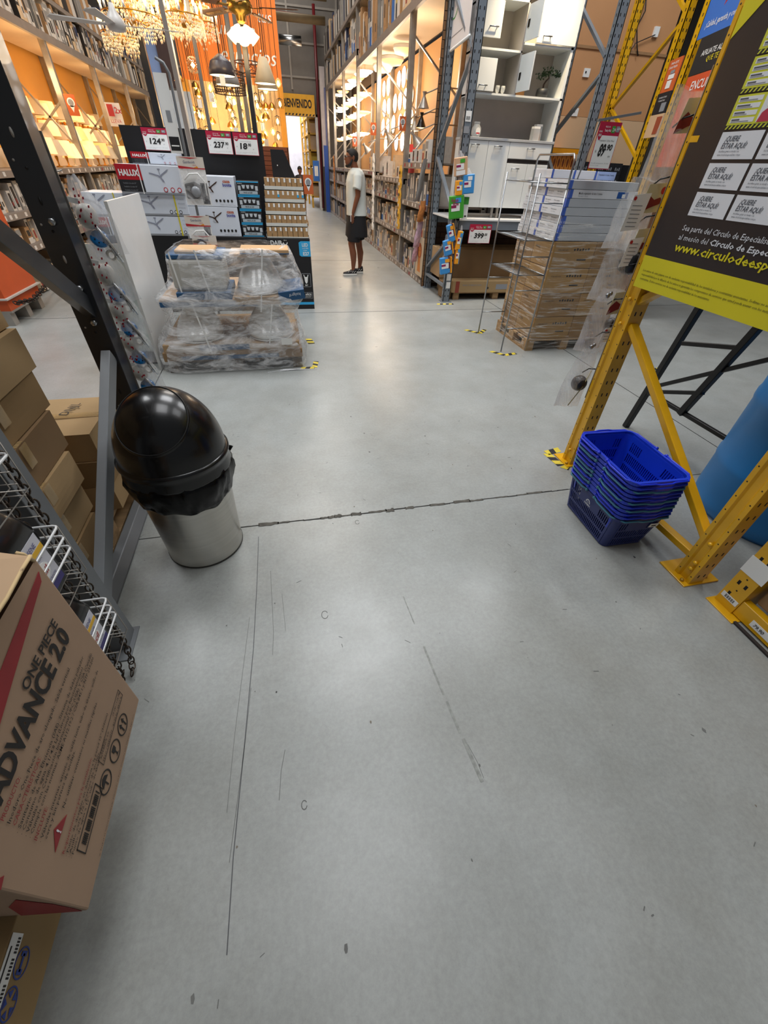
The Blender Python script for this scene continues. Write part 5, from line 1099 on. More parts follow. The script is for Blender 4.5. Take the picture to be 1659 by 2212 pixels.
def shower_pack(x, z1, h, label, full=True, y=5.56):
    t = thing('shower_head_pack', label, 'blister pack', (x, y, z1 - h), 'shower head packs on the sign stand'); w = 0.25; o = Vector((x - w / 2, y, z1 - h))
    CRM = mat('pack_cream', 'D5CCC0', 0.5); b = MB().box(x - w / 2, x + w / 2, y, y + 0.004, z1 - 0.095, z1, CRM)
    b.prism([(0.02, h - 0.006), (w - 0.05, h - 0.006), (w / 2, h - 0.016)], o + Vector((0, -0.001, 0)), X, Z, 0.001, RED); b.text('Gamboldt', o, X, Z, 0.055, h - 0.05, 0.020, mat('pack_blue_ink', '3A5078', 0.5), w=0.11, off=0.002); b.text('plastic', o, X, Z, 0.14, h - 0.066, 0.008, RED, w=0.035, off=0.002)
    b.prism([(0, h - 0.07), (0.16, h - 0.084), (w, h - 0.084), (w, h - 0.095), (0.005, h - 0.095)], o + Vector((0, -0.001, 0)), X, Z, 0.001, RED); b.prism([(0.14, h - 0.084), (0.18, h - 0.07), (0.19, h - 0.085)], o + Vector((0, -0.0018, 0)), X, Z, 0.001, mat('pack_orange', 'DD8A1E', 0.5)); b.build('header_card', t)
    if full:
        b = MB().box(x - w / 2 + 0.01, x + w / 2, y + 0.006, y + 0.010, z1 - h, z1 - 0.095, WHITE); b.box(x + 0.05, x + 0.115, y + 0.004, y + 0.006, z1 - h + 0.01, z1 - h + 0.18, BLACK); b.build('back_card', t)
        b = MB(); b.add([(x - 0.10 + 0.0, y - 0.0, z1 - 0.33), (x + 0.09, y, z1 - 0.33), (x + 0.06, y, z1 - 0.22), (x, y, z1 - 0.19), (x - 0.10, y, z1 - 0.21), (x - 0.10, y - 0.03, z1 - 0.33), (x + 0.09, y - 0.03, z1 - 0.33), (x + 0.06, y - 0.03, z1 - 0.22), (x, y - 0.03, z1 - 0.19), (x - 0.10, y - 0.03, z1 - 0.21)], [(4, 3, 2, 1, 0), (5, 6, 7, 8, 9), (0, 1, 6, 5), (1, 2, 7, 6), (2, 3, 8, 7), (3, 4, 9, 8), (4, 0, 5, 9)], mat('shower_dark', '33302E', 0.4, bump=0.2)); b.build('shower_body', t, bevel=0.012, seg=2)
        MB().lathe([(0.045, 0), (0.045, 0.012), (0.02, 0.018), (0.001, 0.018)], mat('shower_grey', '8D9094', 0.3), (x + 0.0, y - 0.03, z1 - 0.27), 20, Matrix.Rotation(PI / 2, 4, 'X')).build('spray_face', t)
        MB().tube([(x - 0.09, y - 0.02, z1 - 0.18), (x - 0.03, y - 0.03, z1 - 0.13), (x + 0.05, y - 0.03, z1 - 0.125), (x + 0.10, y - 0.02, z1 - 0.19), (x + 0.095, y - 0.01, z1 - 0.30)], 0.007, WHITE, 8).build('white_hose', t)
    b = MB().box(x - w / 2, x + w / 2, y - 0.034, y - 0.033, z1 - h, z1 - 0.09, film('blister_film', 0.05, 0.4, (0.95, 0.95, 0.97), 6)); b.build('clear_bag', t)
shower_pack(-0.745, 1.50, 0.38, 'clear shower head pack with cream header, upper one on the sign stand')
shower_pack(-0.80, 1.03, 0.20, 'clear shower head pack, middle one on the sign stand')
shower_pack(-0.765, 0.86, 0.16, 'clear shower head pack, lowest one on the sign stand', full=False, y=5.53)
bk = thing('wooden_crate', 'reddish-brown slatted wooden crate display behind the bulb display', 'display', (0.1, 6.9, 0)); WRD = mat('slat_red_wood', '8A4A2C', 0.5, vary=0.15, scale=3, stretch=(2, 2, 20))
b = MB()
for k in range(13): b.box(-0.04, 0.27, 6.80, 6.82, 1.63 - 0.045 * (k + 1) + 0.004, 1.63 - 0.045 * k, WRD)
b.box(-0.04, 0.27, 6.825, 6.84, 0.0, 1.63, BLACK); b.box(0.262, 0.275, 6.80, 7.3, 0.0, 1.63, WRD); b.build('slatted_front', bk)
pr = thing('wedge_display', 'black triangular display wedge with a small white dot behind the bulb boxes', 'display', (0.2, 6.4, 0.79))
b = MB().prism([(0.05, 1.30), (0.34, 1.30), (0.20, 1.60), (0.05, 1.60)], (0, 6.44, 0), X, Z, -0.10, BP); b.prism([(0.115 + 0.006 * math.cos(a), 1.46 + 0.006 * math.sin(a)) for a in [q * PI / 5 for q in range(10)]], (0, 6.438, 0), X, Z, 0.001, WHITE); b.box(0.04, 0.34, 6.43, 6.6, 0.0, 1.30, BP); b.build('wedge_body', pr)

# ------------------------------------------------------------------ wrapped brown cartons with flat boxes on top
pb = thing('wooden_pallet', 'wooden pallet under the film-wrapped brown cartons', 'pallet', (3.0, 4.45, 0)); pallet(pb, 2.56, 3.50, 4.08, 4.85, 0.12)
k = 0
KB = [card('wrap_carton_a', '9C7A4C'), card('wrap_carton_b', '93724A'), card('wrap_carton_c', 'A5814F')]
for r in range(4):
    for cx_, cy_, nm_ in ((0, 0, 'front left'), (1, 0, 'front right'), (0, 1, 'rear left'), (1, 1, 'rear right')):
        x0 = 2.59 + 0.46 * cx_; y0 = 4.085 + 0.385 * cy_; z0 = 0.122 + 0.224 * r
        t = thing('cardboard_box', 'printed brown carton, %s in the %s layer under stretch film' % (nm_, ('bottom', 'second', 'third', 'top')[r]), 'box', (x0 + 0.23, y0 + 0.19, z0), 'brown cartons of the wrapped pallet')
        MB().box(x0, x0 + 0.457, y0, y0 + 0.382, z0, z0 + 0.221, KB[(r + cx_ + cy_) % 3]).build('carton_body', t, bevel=0.006)
        if cy_ == 0 or cx_ == 0:
            b = MB(); o = Vector((x0, y0 - 0.001, z0)); q = random.Random(k)
            for s in range(6): b.rect(o, X, Z, 0.22 + 0.03 * s, 0.238 + 0.03 * s, 0.15, 0.165 + 0.006 * (s % 2), BLACK)
            b.text('MUEBLE AEREO BAÑO', o, X, Z, 0.05, 0.15, 0.011, INK, w=0.11); b.rect(o, X, Z, 0.28, 0.38, 0.07, 0.082, BLACK)
            if cx_ == 0:
                o2 = Vector((x0 - 0.001, y0 + 0.382, z0)); b.text('FRAGIL', o2, Vector((0, -1, 0)), Z, 0.05, 0.14, 0.02, INK); b.text('18.5 KG', o2, Vector((0, -1, 0)), Z, 0.20, 0.06, 0.014, INK)
            b.build('printing', t)
        k += 1
W2 = film('stretch_wrap_tight', 0.05, 0.60, (0.93, 0.90, 0.84), 3.0, (1.0, 1.0, 14.0), 0.16, 0.8, (0.50, 0.70))
base = [(3.045, 4.468, 0.03, 0.49, 0.405, 14), (3.045, 4.468, 0.12, 0.482, 0.40, 14), (3.045, 4.468, 0.35, 0.472, 0.396, 14), (3.045, 4.468, 0.6, 0.472, 0.396, 14), (3.045, 4.468, 0.85, 0.472, 0.396, 14), (3.045, 4.468, 1.02, 0.472, 0.396, 14), (3.045, 4.468, 1.12, 0.468, 0.394, 14), (3.045, 4.468, 1.17, 0.466, 0.392, 12)]
b = MB(); vs, fs = wrapshell(base, 90, 0.004, 5); b.add(vs, fs, W2, True); tag(b.build('stretch_film'), 'tight clear stretch film around the brown cartons', 'plastic film')
FB = mat('flat_box_grey', 'B4B8BD', 0.4, vary=0.03); FBW = mat('flat_box_white', 'D4D6DA', 0.4, vary=0.02)
for r in range(7):
    z0 = 1.022 + 0.064 * r; xo = 0.012 * (r % 3)
    t = thing('flat_box', 'long grey-white boxed bathroom organizer, %s from the bottom of the stack' % ('lowest', 'second', 'third', 'fourth', 'fifth', 'sixth', 'topmost counted')[r], 'box', (2.95, 4.3, z0), 'boxed bathroom organizers on the wrapped cartons')
    MB().box(2.585 + xo, 3.285 + xo, 4.095, 4.48, z0, z0 + 0.061, FB if r not in (5,) else FBW).build('box_body', t, bevel=0.002)
    b = MB(); o = Vector((2.584 + xo, 4.094, z0)); b.rect(o, X, Z, 0.0, 0.03, 0, 0.061, mat('box_edge_blue', '3F5FB4', 0.4))
    if r == 5: b.text('Mueble organizador de baño 3 niveles', o, X, Z, 0.09, 0.030, 0.014, INK, w=0.24, bold=0.01, off=0.002); b.text('Para espacio reducido', o, X, Z, 0.09, 0.012, 0.010, GREYP, w=0.10, off=0.002); b.rect(o, X, Z, 0.49, 0.60, 0.008, 0.055, BLUEP); b.rect(o, X, Z, 0.54, 0.575, 0.013, 0.040, WHITE, d=0.001); 
    o2 = Vector((2.584 + xo, 4.48, z0)); UU = Vector((0, -1, 0))
    b.rect(o2, UU, Z, 0.0, 0.385, 0.0, 0.061, FBW); b.rect(o2, UU, Z, 0.35, 0.385, 0.0, 0.061, mat('box_edge_blue', '3F5FB4', 0.4), d=0.001)
    for s in range(2): b.text('Mueble organizador', o2, UU, Z, 0.02 + 0.16 * s, 0.034, 0.010, INK, w=0.10, off=0.002); b.text('de baño 3 niveles', o2, UU, Z, 0.02 + 0.16 * s, 0.018, 0.008, GREYP, w=0.08, off=0.002)
    b.build('printing', t)
    t2 = dup(t, (t.location.x, t.location.y + 0.39, z0), label='long boxed bathroom organizer in the rear row of the same stack, mostly hidden')
for r in range(3):
    x0 = 2.62 + 0.232 * r
    t = thing('flat_box', 'small white organizer box standing on the stack top, %s of three' % ('leftmost', 'middle', 'right')[r] if False else 'white organizer box lying across the stack top %s' % ('nearest the wire shelf', 'in the middle of the three', 'farthest from the wire shelf')[r], 'box', (x0 + 0.11, 4.6, 1.47), 'boxed bathroom organizers on the wrapped cartons')
    MB().box(x0, x0 + 0.229, 4.50, 4.83, 1.471, 1.535, FBW).build('box_body', t, bevel=0.002)
    b = MB(); o = Vector((x0, 4.499, 1.471)); b.rect(o, X, Z, 0, 0.02, 0, 0.064, mat('box_edge_blue', '3F5FB4', 0.4)); b.rect(o, X, Z, 0.03, 0.229, 0.0, 0.064, mat('box_pale_blue', '9DB2DC', 0.4)) if r == 2 else None
    b.text('Organizador de baño 3 niveles', o, X, Z, 0.04, 0.034, 0.012, INK, w=0.17, off=0.002) if r == 2 else None; b.build('printing', t)
# price 89.90 on its bracket
price_sign(2.655, 2.855, 1.545, 1.835, 4.0, '89', '90', 'crimson and white price sign reading 89.90 hanging above the flat boxes', 'Organizador 3 Divis. Metal')
pb_ = thing('sign_bracket', 'grey tubular bracket holding the 89.90 price sign', 'bracket', (2.8, 4.0, 1.5)); MB().bar((2.63, 4.01, 1.838), (3.0, 4.01, 1.90), 0.016, 0.016, RACKL).build('arm', pb_); MB().tube([(2.66, 4.02, 1.84), (2.66, 4.12, 1.472)], 0.006, RACKL, 6).build('upright_rod', pb_)
# ------------------------------------------------------------------ chrome wire shelf unit
ws = thing('wire_shelf', 'tall slim chrome wire shelf unit in front of the wrapped brown cartons', 'shelf', (2.43, 4.4, 0))
CX0, CX1, CY0, CY1 = 2.275, 2.565, 4.09, 4.73
for x, y in ((CX0, CY0), (CX0, CY1), (CX1, CY0), (CX1, CY1)): MB().tube([(x, y, 0.0), (x, y, 1.50 if x == CX0 else 1.44)], 0.0075, CHROME, 10).build('upright', ws)
b = MB(); b.tube([(CX1, CY0, 1.40), (CX1, CY0 + 0.0, 1.60), (CX1, CY0 + 0.03, 1.635), (CX1, CY1 - 0.03, 1.635), (CX1, CY1, 1.60), (CX1, CY1, 1.40)], 0.0085, CHROME, 10); b.build('top_hoop', ws)
for z in (1.02, 0.735):
    b = MB()
    b.tube([(CX0, CY0, z), (CX1, CY0, z), (CX1, CY1, z), (CX0, CY1, z)], 0.006, CHROME, 8, closed=True)
    for k in range(11): yy = CY0 + 0.04 + k * 0.056; b.tube([(CX0, yy, z), (CX1, yy, z)], 0.0025, CHROME, 6)
    b.build('wire_tray', ws)
for z in (1.44, 1.30, 0.89, 0.60, 0.24):
    b = MB(); 
    b.tube([(CX0, CY0, z), (CX1, CY0, z)], 0.005, CHROME, 8) if z != 1.30 else b.tube([(CX0, CY0, z), (CX1, CY0, z)], 0.005, CHROME, 8)
    if z in (1.44, 0.24, 0.60): b.tube([(CX0, CY1, z), (CX1, CY1, z)], 0.005, CHROME, 8)
    if z == 1.44: b.tube([(CX0, CY0, z), (CX0, CY1, z)], 0.005, CHROME, 8)
    b.build('cross_rod', ws)

# ------------------------------------------------------------------ the man looking at the lamps
SKIN = mat('skin_brown', '77472F', 0.5, vary=0.06, scale=14); HAIR = mat('hair_black', '120D0B', 0.7); SHIRTM = mat('tshirt_pale', 'CDD3CF', 0.75, vary=0.04, bump=0.25, bscale=9); SHORTM = mat('shorts_black', '0C0D12', 0.8, vary=0.1, bump=0.2, bscale=8)
pn = thing('person', 'person in white t-shirt and black shorts standing in profile facing the left shelves', 'person', (1.33, 8.15, 0))
def ball(b, c, r, m, n=16, M=None):
    rx, ry, rz = r; b.lathe([(max(0.0005, math.sin(PI * q / n)), -math.cos(PI * q / n)) for q in range(n + 1)], m, c, 20, (M or Matrix.Identity(4)) @ Matrix.Diagonal((rx, ry, rz, 1)), cap=False)
b = MB()
hy = 8.19
ball(b, (1.290, hy, 1.600), (0.094, 0.074, 0.082), SKIN); ball(b, (1.245, hy, 1.545), (0.060, 0.058, 0.075), SKIN); ball(b, (1.232, hy, 1.500), (0.040, 0.040, 0.035), SKIN); ball(b, (1.30, hy, 1.535), (0.06, 0.055, 0.06), SKIN)
b.tube([(1.205, hy, 1.600), (1.185, hy, 1.570), (1.176, hy, 1.556), (1.196, hy, 1.546)], [0.008, 0.011, 0.013, 0.008], SKIN, 8)
b.tube([(1.196, hy - 0.022, 1.528), (1.187, hy, 1.530), (1.196, hy + 0.022, 1.528)], 0.008, SKIN, 6); b.tube([(1.198, hy - 0.020, 1.516), (1.190, hy, 1.515), (1.198, hy + 0.020, 1.516)], 0.008, SKIN, 6)
for s in (-1, 1): ball(b, (1.305, hy + s * 0.074, 1.575), (0.018, 0.010, 0.030), SKIN, 8)
b.tube([(1.305, hy, 1.54), (1.325, hy, 1.48), (1.352, hy, 1.41), (1.365, hy, 1.30)], [0.056, 0.055, 0.062, 0.09], SKIN, 14)
# torso core, arms, legs
b.tube([(1.36, hy, 1.36), (1.365, hy, 1.15), (1.36, hy, 0.92), (1.355, hy, 0.82)], [0.11, 0.12, 0.11, 0.12], SKIN, 14)
def arm(sy, pts):
    b.tube([(x, hy + sy * y, z) for x, y, z in pts], [0.050, 0.050, 0.046, 0.040, 0.036, 0.028, 0.022, 0.024][:len(pts)], SKIN, 12)
arm(-1, [(1.355, 0.165, 1.385), (1.35, 0.20, 1.33), (1.345, 0.215, 1.22), (1.345, 0.22, 1.13), (1.315, 0.215, 1.05), (1.275, 0.205, 0.93), (1.262, 0.20, 0.89)])
arm(1, [(1.355, 0.165, 1.385), (1.35, 0.20, 1.33), (1.345, 0.215, 1.22), (1.345, 0.22, 1.13), (1.315, 0.21, 1.05), (1.265, 0.195, 0.93), (1.25, 0.19, 0.89)])
for sy in (-1, 1):
    hy_ = hy + sy * 0.198; hx, hz = 1.262, 0.855
    ball(b, (hx, hy_, hz), (0.026, 0.016, 0.040), SKIN, 10)
    for q, L in enumerate((0.062, 0.070, 0.066, 0.052)):   # four curled fingers
        fx = hx - 0.020 + 0.013 * q; b.tube([(fx, hy_, hz - 0.028), (fx - 0.004, hy_ - sy * 0.004, hz - 0.028 - L * 0.45), (fx - 0.002, hy_ - sy * 0.014, hz - 0.028 - L * 0.8), (fx + 0.004, hy_ - sy * 0.022, hz - 0.028 - L)], [0.0085, 0.008, 0.0075, 0.006], SKIN, 7)
    b.tube([(hx - 0.018, hy_ - sy * 0.004, hz + 0.012), (hx - 0.036, hy_ - sy * 0.008, hz - 0.008), (hx - 0.042, hy_ - sy * 0.012, hz - 0.034)], [0.010, 0.009, 0.007], SKIN, 7)
for sy, kx, ax, fy in ((-1, 1.250, 1.275, -0.105), (1, 1.405, 1.425, 0.09)):
    b.tube([(1.35 + (kx - 1.35) * 0.3, hy + sy * 0.09, 0.80), (1.35 + (kx - 1.35) * 0.75, hy + sy * 0.098, 0.62), (kx, hy + fy, 0.47), (kx + 0.012, hy + fy, 0.40), (kx + 0.028, hy + fy, 0.32), ((kx + ax) / 2 + 0.018, hy + fy, 0.22), (ax, hy + fy, 0.12), (ax, hy + fy, 0.05)], [0.088, 0.076, 0.058, 0.054, 0.058, 0.046, 0.032, 0.036], SKIN, 14)
body = b.build('body', pn)
md = body.modifiers.new('remesh', 'REMESH'); md.mode = 'VOXEL'; md.voxel_size = 0.0065; md.use_smooth_shade = True
md = body.modifiers.new('smooth', 'SMOOTH'); md.iterations = 3; md.factor = 0.5
b = MB(); ell_loft(b, [(1.345, hy, 1.462, 0.065, 0.075, 2), (1.35, hy, 1.445, 0.085, 0.12, 2.2), (1.352, hy, 1.425, 0.105, 0.185, 2.4), (1.352, hy, 1.39, 0.125, 0.205, 2.6), (1.35, hy, 1.30, 0.152, 0.20, 2.6), (1.348, hy, 1.15, 0.157, 0.19, 2.6), (1.352, hy, 1.0, 0.158, 0.188, 2.6), (1.357, hy, 0.90, 0.163, 0.192, 2.6), (1.358, hy, 0.862, 0.166, 0.195, 2.6)], SHIRTM, 32)
for s in (-1, 1): b.tube([(1.352, hy + s * 0.14, 1.40), (1.350, hy + s * 0.195, 1.345), (1.338, hy + s * 0.225, 1.25), (1.325, hy + s * 0.235, 1.205)], [0.065, 0.072, 0.070, 0.072], SHIRTM, 16)
sh = b.build('tshirt', pn); md = sh.modifiers.new('remesh', 'REMESH'); md.mode = 'VOXEL'; md.voxel_size = 0.009; md.use_smooth_shade = True; md = sh.modifiers.new('smooth', 'SMOOTH'); md.iterations = 2
b = MB(); ell_loft(b, [(1.356, hy, 0.875, 0.148, 0.185, 2.6), (1.354, hy, 0.80, 0.158, 0.195, 2.6), (1.352, hy, 0.72, 0.172, 0.205, 2.6), (1.352, hy, 0.62, 0.180, 0.212, 2.8), (1.352, hy, 0.57, 0.184, 0.215, 2.8)], SHORTM, 32)
for s, kx in ((-1, 1.275), (1, 1.425)): b.tube([(1.345, hy + s * 0.095, 0.78), (1.33 + (kx - 1.33) * 0.6, hy + s * 0.10, 0.64), (1.33 + (kx - 1.33) * 0.8, hy + s * 0.10, 0.505)], [0.10, 0.104, 0.108], SHORTM, 20)
so = b.build('shorts', pn); md = so.modifiers.new('remesh', 'REMESH'); md.mode = 'VOXEL'; md.voxel_size = 0.009; md.use_smooth_shade = True; md = so.modifiers.new('smooth', 'SMOOTH'); md.iterations = 2
b = MB()   # hair: cap over crown and back
for q in range(1): ball(b, (1.298, hy, 1.612), (0.094, 0.078, 0.078), HAIR)
ball(b, (1.325, hy, 1.585), (0.066, 0.072, 0.072), HAIR); ball(b, (1.262, hy, 1.648), (0.056, 0.058, 0.032), HAIR)
hr = b.build('hair', pn); md = hr.modifiers.new('remesh', 'REMESH'); md.mode = 'VOXEL'; md.voxel_size = 0.007; md.use_smooth_shade = True
b = MB()
for s in (-1, 1): b.tube([(1.285, hy + s * 0.057, 1.560), (1.272, hy + s * 0.055, 1.525), (1.245, hy + s * 0.044, 1.492), (1.208, hy + s * 0.020, 1.478)], [0.010, 0.016, 0.018, 0.017], HAIR, 8)
b.tube([(1.208, hy - 0.02, 1.478), (1.200, hy, 1.480), (1.208, hy + 0.02, 1.478)], 0.017, HAIR, 8); b.tube([(1.196, hy - 0.024, 1.534), (1.188, hy, 1.538), (1.196, hy + 0.024, 1.534)], 0.0055, HAIR, 6); b.build('beard', pn)
b = MB(); EYW = mat('eye_white', 'D8D2CC', 0.2)
for s in (-1, 1): ball(b, (1.205, hy + s * 0.032, 1.590), (0.010, 0.012, 0.009), EYW, 8); ball(b, (1.197, hy + s * 0.033, 1.590), (0.004, 0.006, 0.006), HAIR, 6)
b.build('eyes', pn)
b = MB()
for s in (-1, 1):
    b.tube([(1.186, hy + s * (0.034 + 0.024 * math.cos(a)), 1.588 + 0.017 * math.sin(a)) for a in [2 * PI * q / 12 for q in range(12)]], 0.003, BLACK, 5, closed=True); b.tube([(1.188, hy + s * 0.058, 1.594), (1.24, hy + s * 0.077, 1.594), (1.305, hy + s * 0.080, 1.592)], 0.003, BLACK, 5)
b.tube([(1.186, hy - 0.012, 1.592), (1.186, hy + 0.012, 1.592)], 0.003, BLACK, 5); b.build('glasses', pn)
SOLE = mat('shoe_sole_white', 'DADAD6', 0.5); SHB = mat('shoe_black', '15151A', 0.6)
for s, ax, fy, rz in ((-1, 1.275, -0.105, 0.14), (1, 1.425, 0.09, 0.05)):
    M_ = T(ax, hy + fy, 0) @ Matrix.Rotation(rz, 4, 'Z')
    def tr(pts): return [tuple(M_ @ Vector(p)) for p in pts]
    b = MB(); out = [(0.062, 0.0), (0.055, 0.034), (0.0, 0.040), (-0.09, 0.046), (-0.15, 0.040), (-0.185, 0.018), (-0.19, 0.0), (-0.185, -0.02), (-0.15, -0.042), (-0.09, -0.046), (0.0, -0.038), (0.055, -0.032)]
    b.add(tr([(x, y, 0.001) for x, y in out] + [(x * 1.03, y * 1.08, 0.02) for x, y in out] + [(x, y, 0.036) for x, y in out]), [tuple(range(11, -1, -1)), tuple(24 + k for k in range(12))] + [(r * 12 + k, r * 12 + (k + 1) % 12, (r + 1) * 12 + (k + 1) % 12, (r + 1) * 12 + k) for r in range(2) for k in range(12)], SOLE)
    so_ = b.build('shoe_sole', pn, bevel=0.004)
    b = MB(); rg = [(1.0, 0.032), (0.97, 0.05)]
    vs = [(x, y * 0.95, 0.034) for x, y in out] + [(x * 0.96, y * 0.9, 0.055 + 0.02 * (x > -0.08)) for x, y in out] + [(min(0.055, x * 0.5 + 0.02), y * 0.8, 0.075 + 0.035 * (x > -0.05)) for x, y in out]
    b.add(tr(vs), [tuple(24 + k for k in range(12))] + [(r * 12 + k, r * 12 + (k + 1) % 12, (r + 1) * 12 + (k + 1) % 12, (r + 1) * 12 + k) for r in range(2) for k in range(12)], SHB, True)
    for k in range(4):
        for sy in (-1, 1): b.tube(tr([(-0.12 + 0.04 * k, sy * 0.036, 0.045), (-0.09 + 0.04 * k, sy * 0.034, 0.072)]), 0.004, SOLE, 5)
    b.build('shoe_upper', pn)
b = MB().tube([(1.30, hy - 0.19, 0.86), (1.275, hy - 0.20, 0.85)], 0.004, WHITE, 5); b.box(1.225, 1.232, hy - 0.215, hy - 0.175, 0.79, 0.88, mat('phone_white', 'D4DCE6', 0.2)); tag(b.build('phone'), 'slim white phone held low in the hand of the person', 'phone')
# ------------------------------------------------------------------ grey rack with the white kitchen cabinet
gr = thing('storage_rack', 'grey slotted steel rack bay displaying the white kitchen cabinet', 'rack', (3.2, 6.7, 0))
def slotted(b, x0, x1, y0, y1, z0, z1, m, face='-y', step=0.075):
    t = 0.008
    if face == '-y': b.box(x0, x1, y0, y0 + t, z0, z1, m); b.box(x0, x0 + t, y0, y1, z0, z1, m); b.box(x1 - t, x1, y0, y1, z0, z1, m)
    z = z0 + 0.06
    while z < z1 - 0.05:
        for s in (0.25, 0.75):
            xx = x0 + (x1 - x0) * s; b.box(xx - 0.006, xx + 0.006, y0 - 0.0008, y0, z, z + 0.024, HOLE)
        b.box(x0 - 0.0008, x0, (y0 + y1) / 2 - 0.006, (y0 + y1) / 2 + 0.006, z, z + 0.024, HOLE); z += step
for x in (2.315, 3.96):
    for y in (6.20, 7.10):
        b = MB(); slotted(b, x, x + 0.10, y, y + 0.07, 0.006, 4.2, SLATE); b.build('upright', gr)
        MB().box(x - 0.03, x + 0.13, y - 0.03, y + 0.10, 0, 0.006, SLATE).build('base_plate', gr)
for p0, p1 in (((2.33, 6.24, 0.20), (2.33, 7.14, 0.20)), ((2.33, 7.12, 0.30), (2.33, 6.25, 0.78)), ((2.33, 6.25, 1.05), (2.33, 7.12, 1.62)), ((2.33, 7.12, 1.70), (2.33, 6.25, 2.45)), ((2.33, 6.25, 2.5), (2.33, 7.12, 3.1)),
               ((3.97, 7.12, 1.85), (3.97, 6.25, 2.40)), ((3.97, 6.25, 2.55), (3.97, 7.12, 3.1)), ((3.97, 6.25, 1.1), (3.97, 7.12, 1.75))):
    MB().bar(p0, p1, 0.045, 0.03, SLATE).build('brace', gr)
MB().box(2.415, 3.96, 6.21, 6.26, 0.885, 0.985, SLATE).build('front_beam', gr, bevel=0.003); MB().box(2.415, 3.96, 7.11, 7.16, 0.885, 0.985, SLATE).build('rear_beam', gr)
MB().box(2.33, 3.96, 6.20, 7.18, 0.986, 1.004, WLAM).build('deck', gr)
BRK = mat('brick_dark_wood', '4E3423', 0.7, vary=0.15)
def brickwall(b, x0, x1, y, z0, z1, m, bw=0.22, bh=0.075, mo=None):
    mo = mo or mat('mortar_dark', '1B120D', 0.9); b.box(x0, x1, y, y + 0.02, z0, z1, mo); z = z0; r = 0
    while z < z1:
        x = x0 - (bw / 2 if r % 2 else 0)
        while x < x1:
            a, c = max(x0, x) + 0.003, min(x1, x + bw) - 0.003
            if c > a: b.box(a, c, y - 0.006, y, z + 0.003, min(z1, z + bh) - 0.003, m)
            x += bw
        z += bh; r += 1
b = MB(); brickwall(b, 2.42, 3.96, 7.24, 0.0, 0.98, BRK); brickwall(b, 2.275, 2.312, 7.20, 0.0, 4.2, mat('brick_brown_column', '7A5534', 0.7, vary=0.12), bw=0.06); b.build('brick_pattern_panel', gr)
# QR tags left out; shelf label kept plain
b = MB().box(2.34, 2.40, 6.196, 6.199, 0.18, 0.26, WHITE); b.box(2.335, 2.395, 6.196, 6.199, 0.28, 0.36, WHITE); b.box(2.325, 2.395, 6.196, 6.199, 1.93, 2.02, WHITE); b.box(2.32, 2.39, 6.196, 6.199, 1.83, 1.89, GREYP)
for k in range(5): b.box(2.335 + 0.01 * k, 2.34 + 0.01 * k, 6.1945, 6.196, 1.945, 1.975, BLACK)
b.build('white_stickers', gr)
price_sign(2.575, 2.895, 0.735, 0.95, 6.19, '399', '00', 'crimson and white price sign reading 399.00 below the cabinet shelf', 'Mueble Kit Eden')
# cartons below the deck, on a pallet
gp = thing('wooden_pallet', 'pallet on the floor below the white cabinet shelf', 'pallet', (3.1, 6.7, 0)); pallet(gp, 2.52, 3.9, 6.32, 7.1, 0.10)
def simple_box(x0, x1, y0, y1, z0, z1, m, label, name='cardboard_box', prints=None, group=None, bevel=0.004):
    t = thing(name, label, 'box', ((x0 + x1) / 2, (y0 + y1) / 2, z0), group); MB().box(x0, x1, y0, y1, z0, z1, m).build('carton_body', t, bevel=bevel)
    b = MB(); b.box(x0, x1, (y0 + y1) / 2 - 0.025, (y0 + y1) / 2 + 0.025, z1, z1 + 0.001, TAPEC); (prints(b, Vector((x0, y0 - 0.001, z0))) if prints else None); b.build('tape_and_print', t); return t
def pr1(b, o):
    b.rect(o, X, Z, 0.05, 0.11, 0, 0.15, mat('band_red', '8C3A2A', 0.6)); b.rect(o, X, Z, 0.70, 0.90, 0.04, 0.11, GREYP); b.prism([(0.57 + 0.015 * math.cos(a), 0.06 + 0.015 * math.sin(a)) for a in [q * PI / 6 for q in range(12)]], o, X, Z, 0.001, INK); b.text('FRAGIL  MUEBLE KIT EDEN', o, X, Z, 0.16, 0.09, 0.02, GREYP, w=0.30)
simple_box(2.47, 3.90, 6.28, 6.9, 0.102, 0.255, card('carton_flat_tan', 'A08660'), 'long flat carton with red band on the pallet below the cabinet', prints=pr1)
simple_box(2.50, 3.88, 6.50, 7.05, 0.257, 0.62, card('carton_mid_brown', '866B4C'), 'large plain carton standing behind the flat carton below the cabinet')  # plain board, a darker brown than the flat carton in front
simple_box(2.36, 2.465, 6.62, 7.05, 0.24, 0.60, CARD, 'small carton squeezed at the left end of the lower rack bay')
simple_box(2.37, 2.49, 6.35, 6.60, 0.01, 0.22, CARD2, 'carton with yellow mark low at the left end of the rack bay', prints=lambda b, o: b.rect(o, X, Z, 0.02, 0.07, 0.12, 0.15, YSIGN))
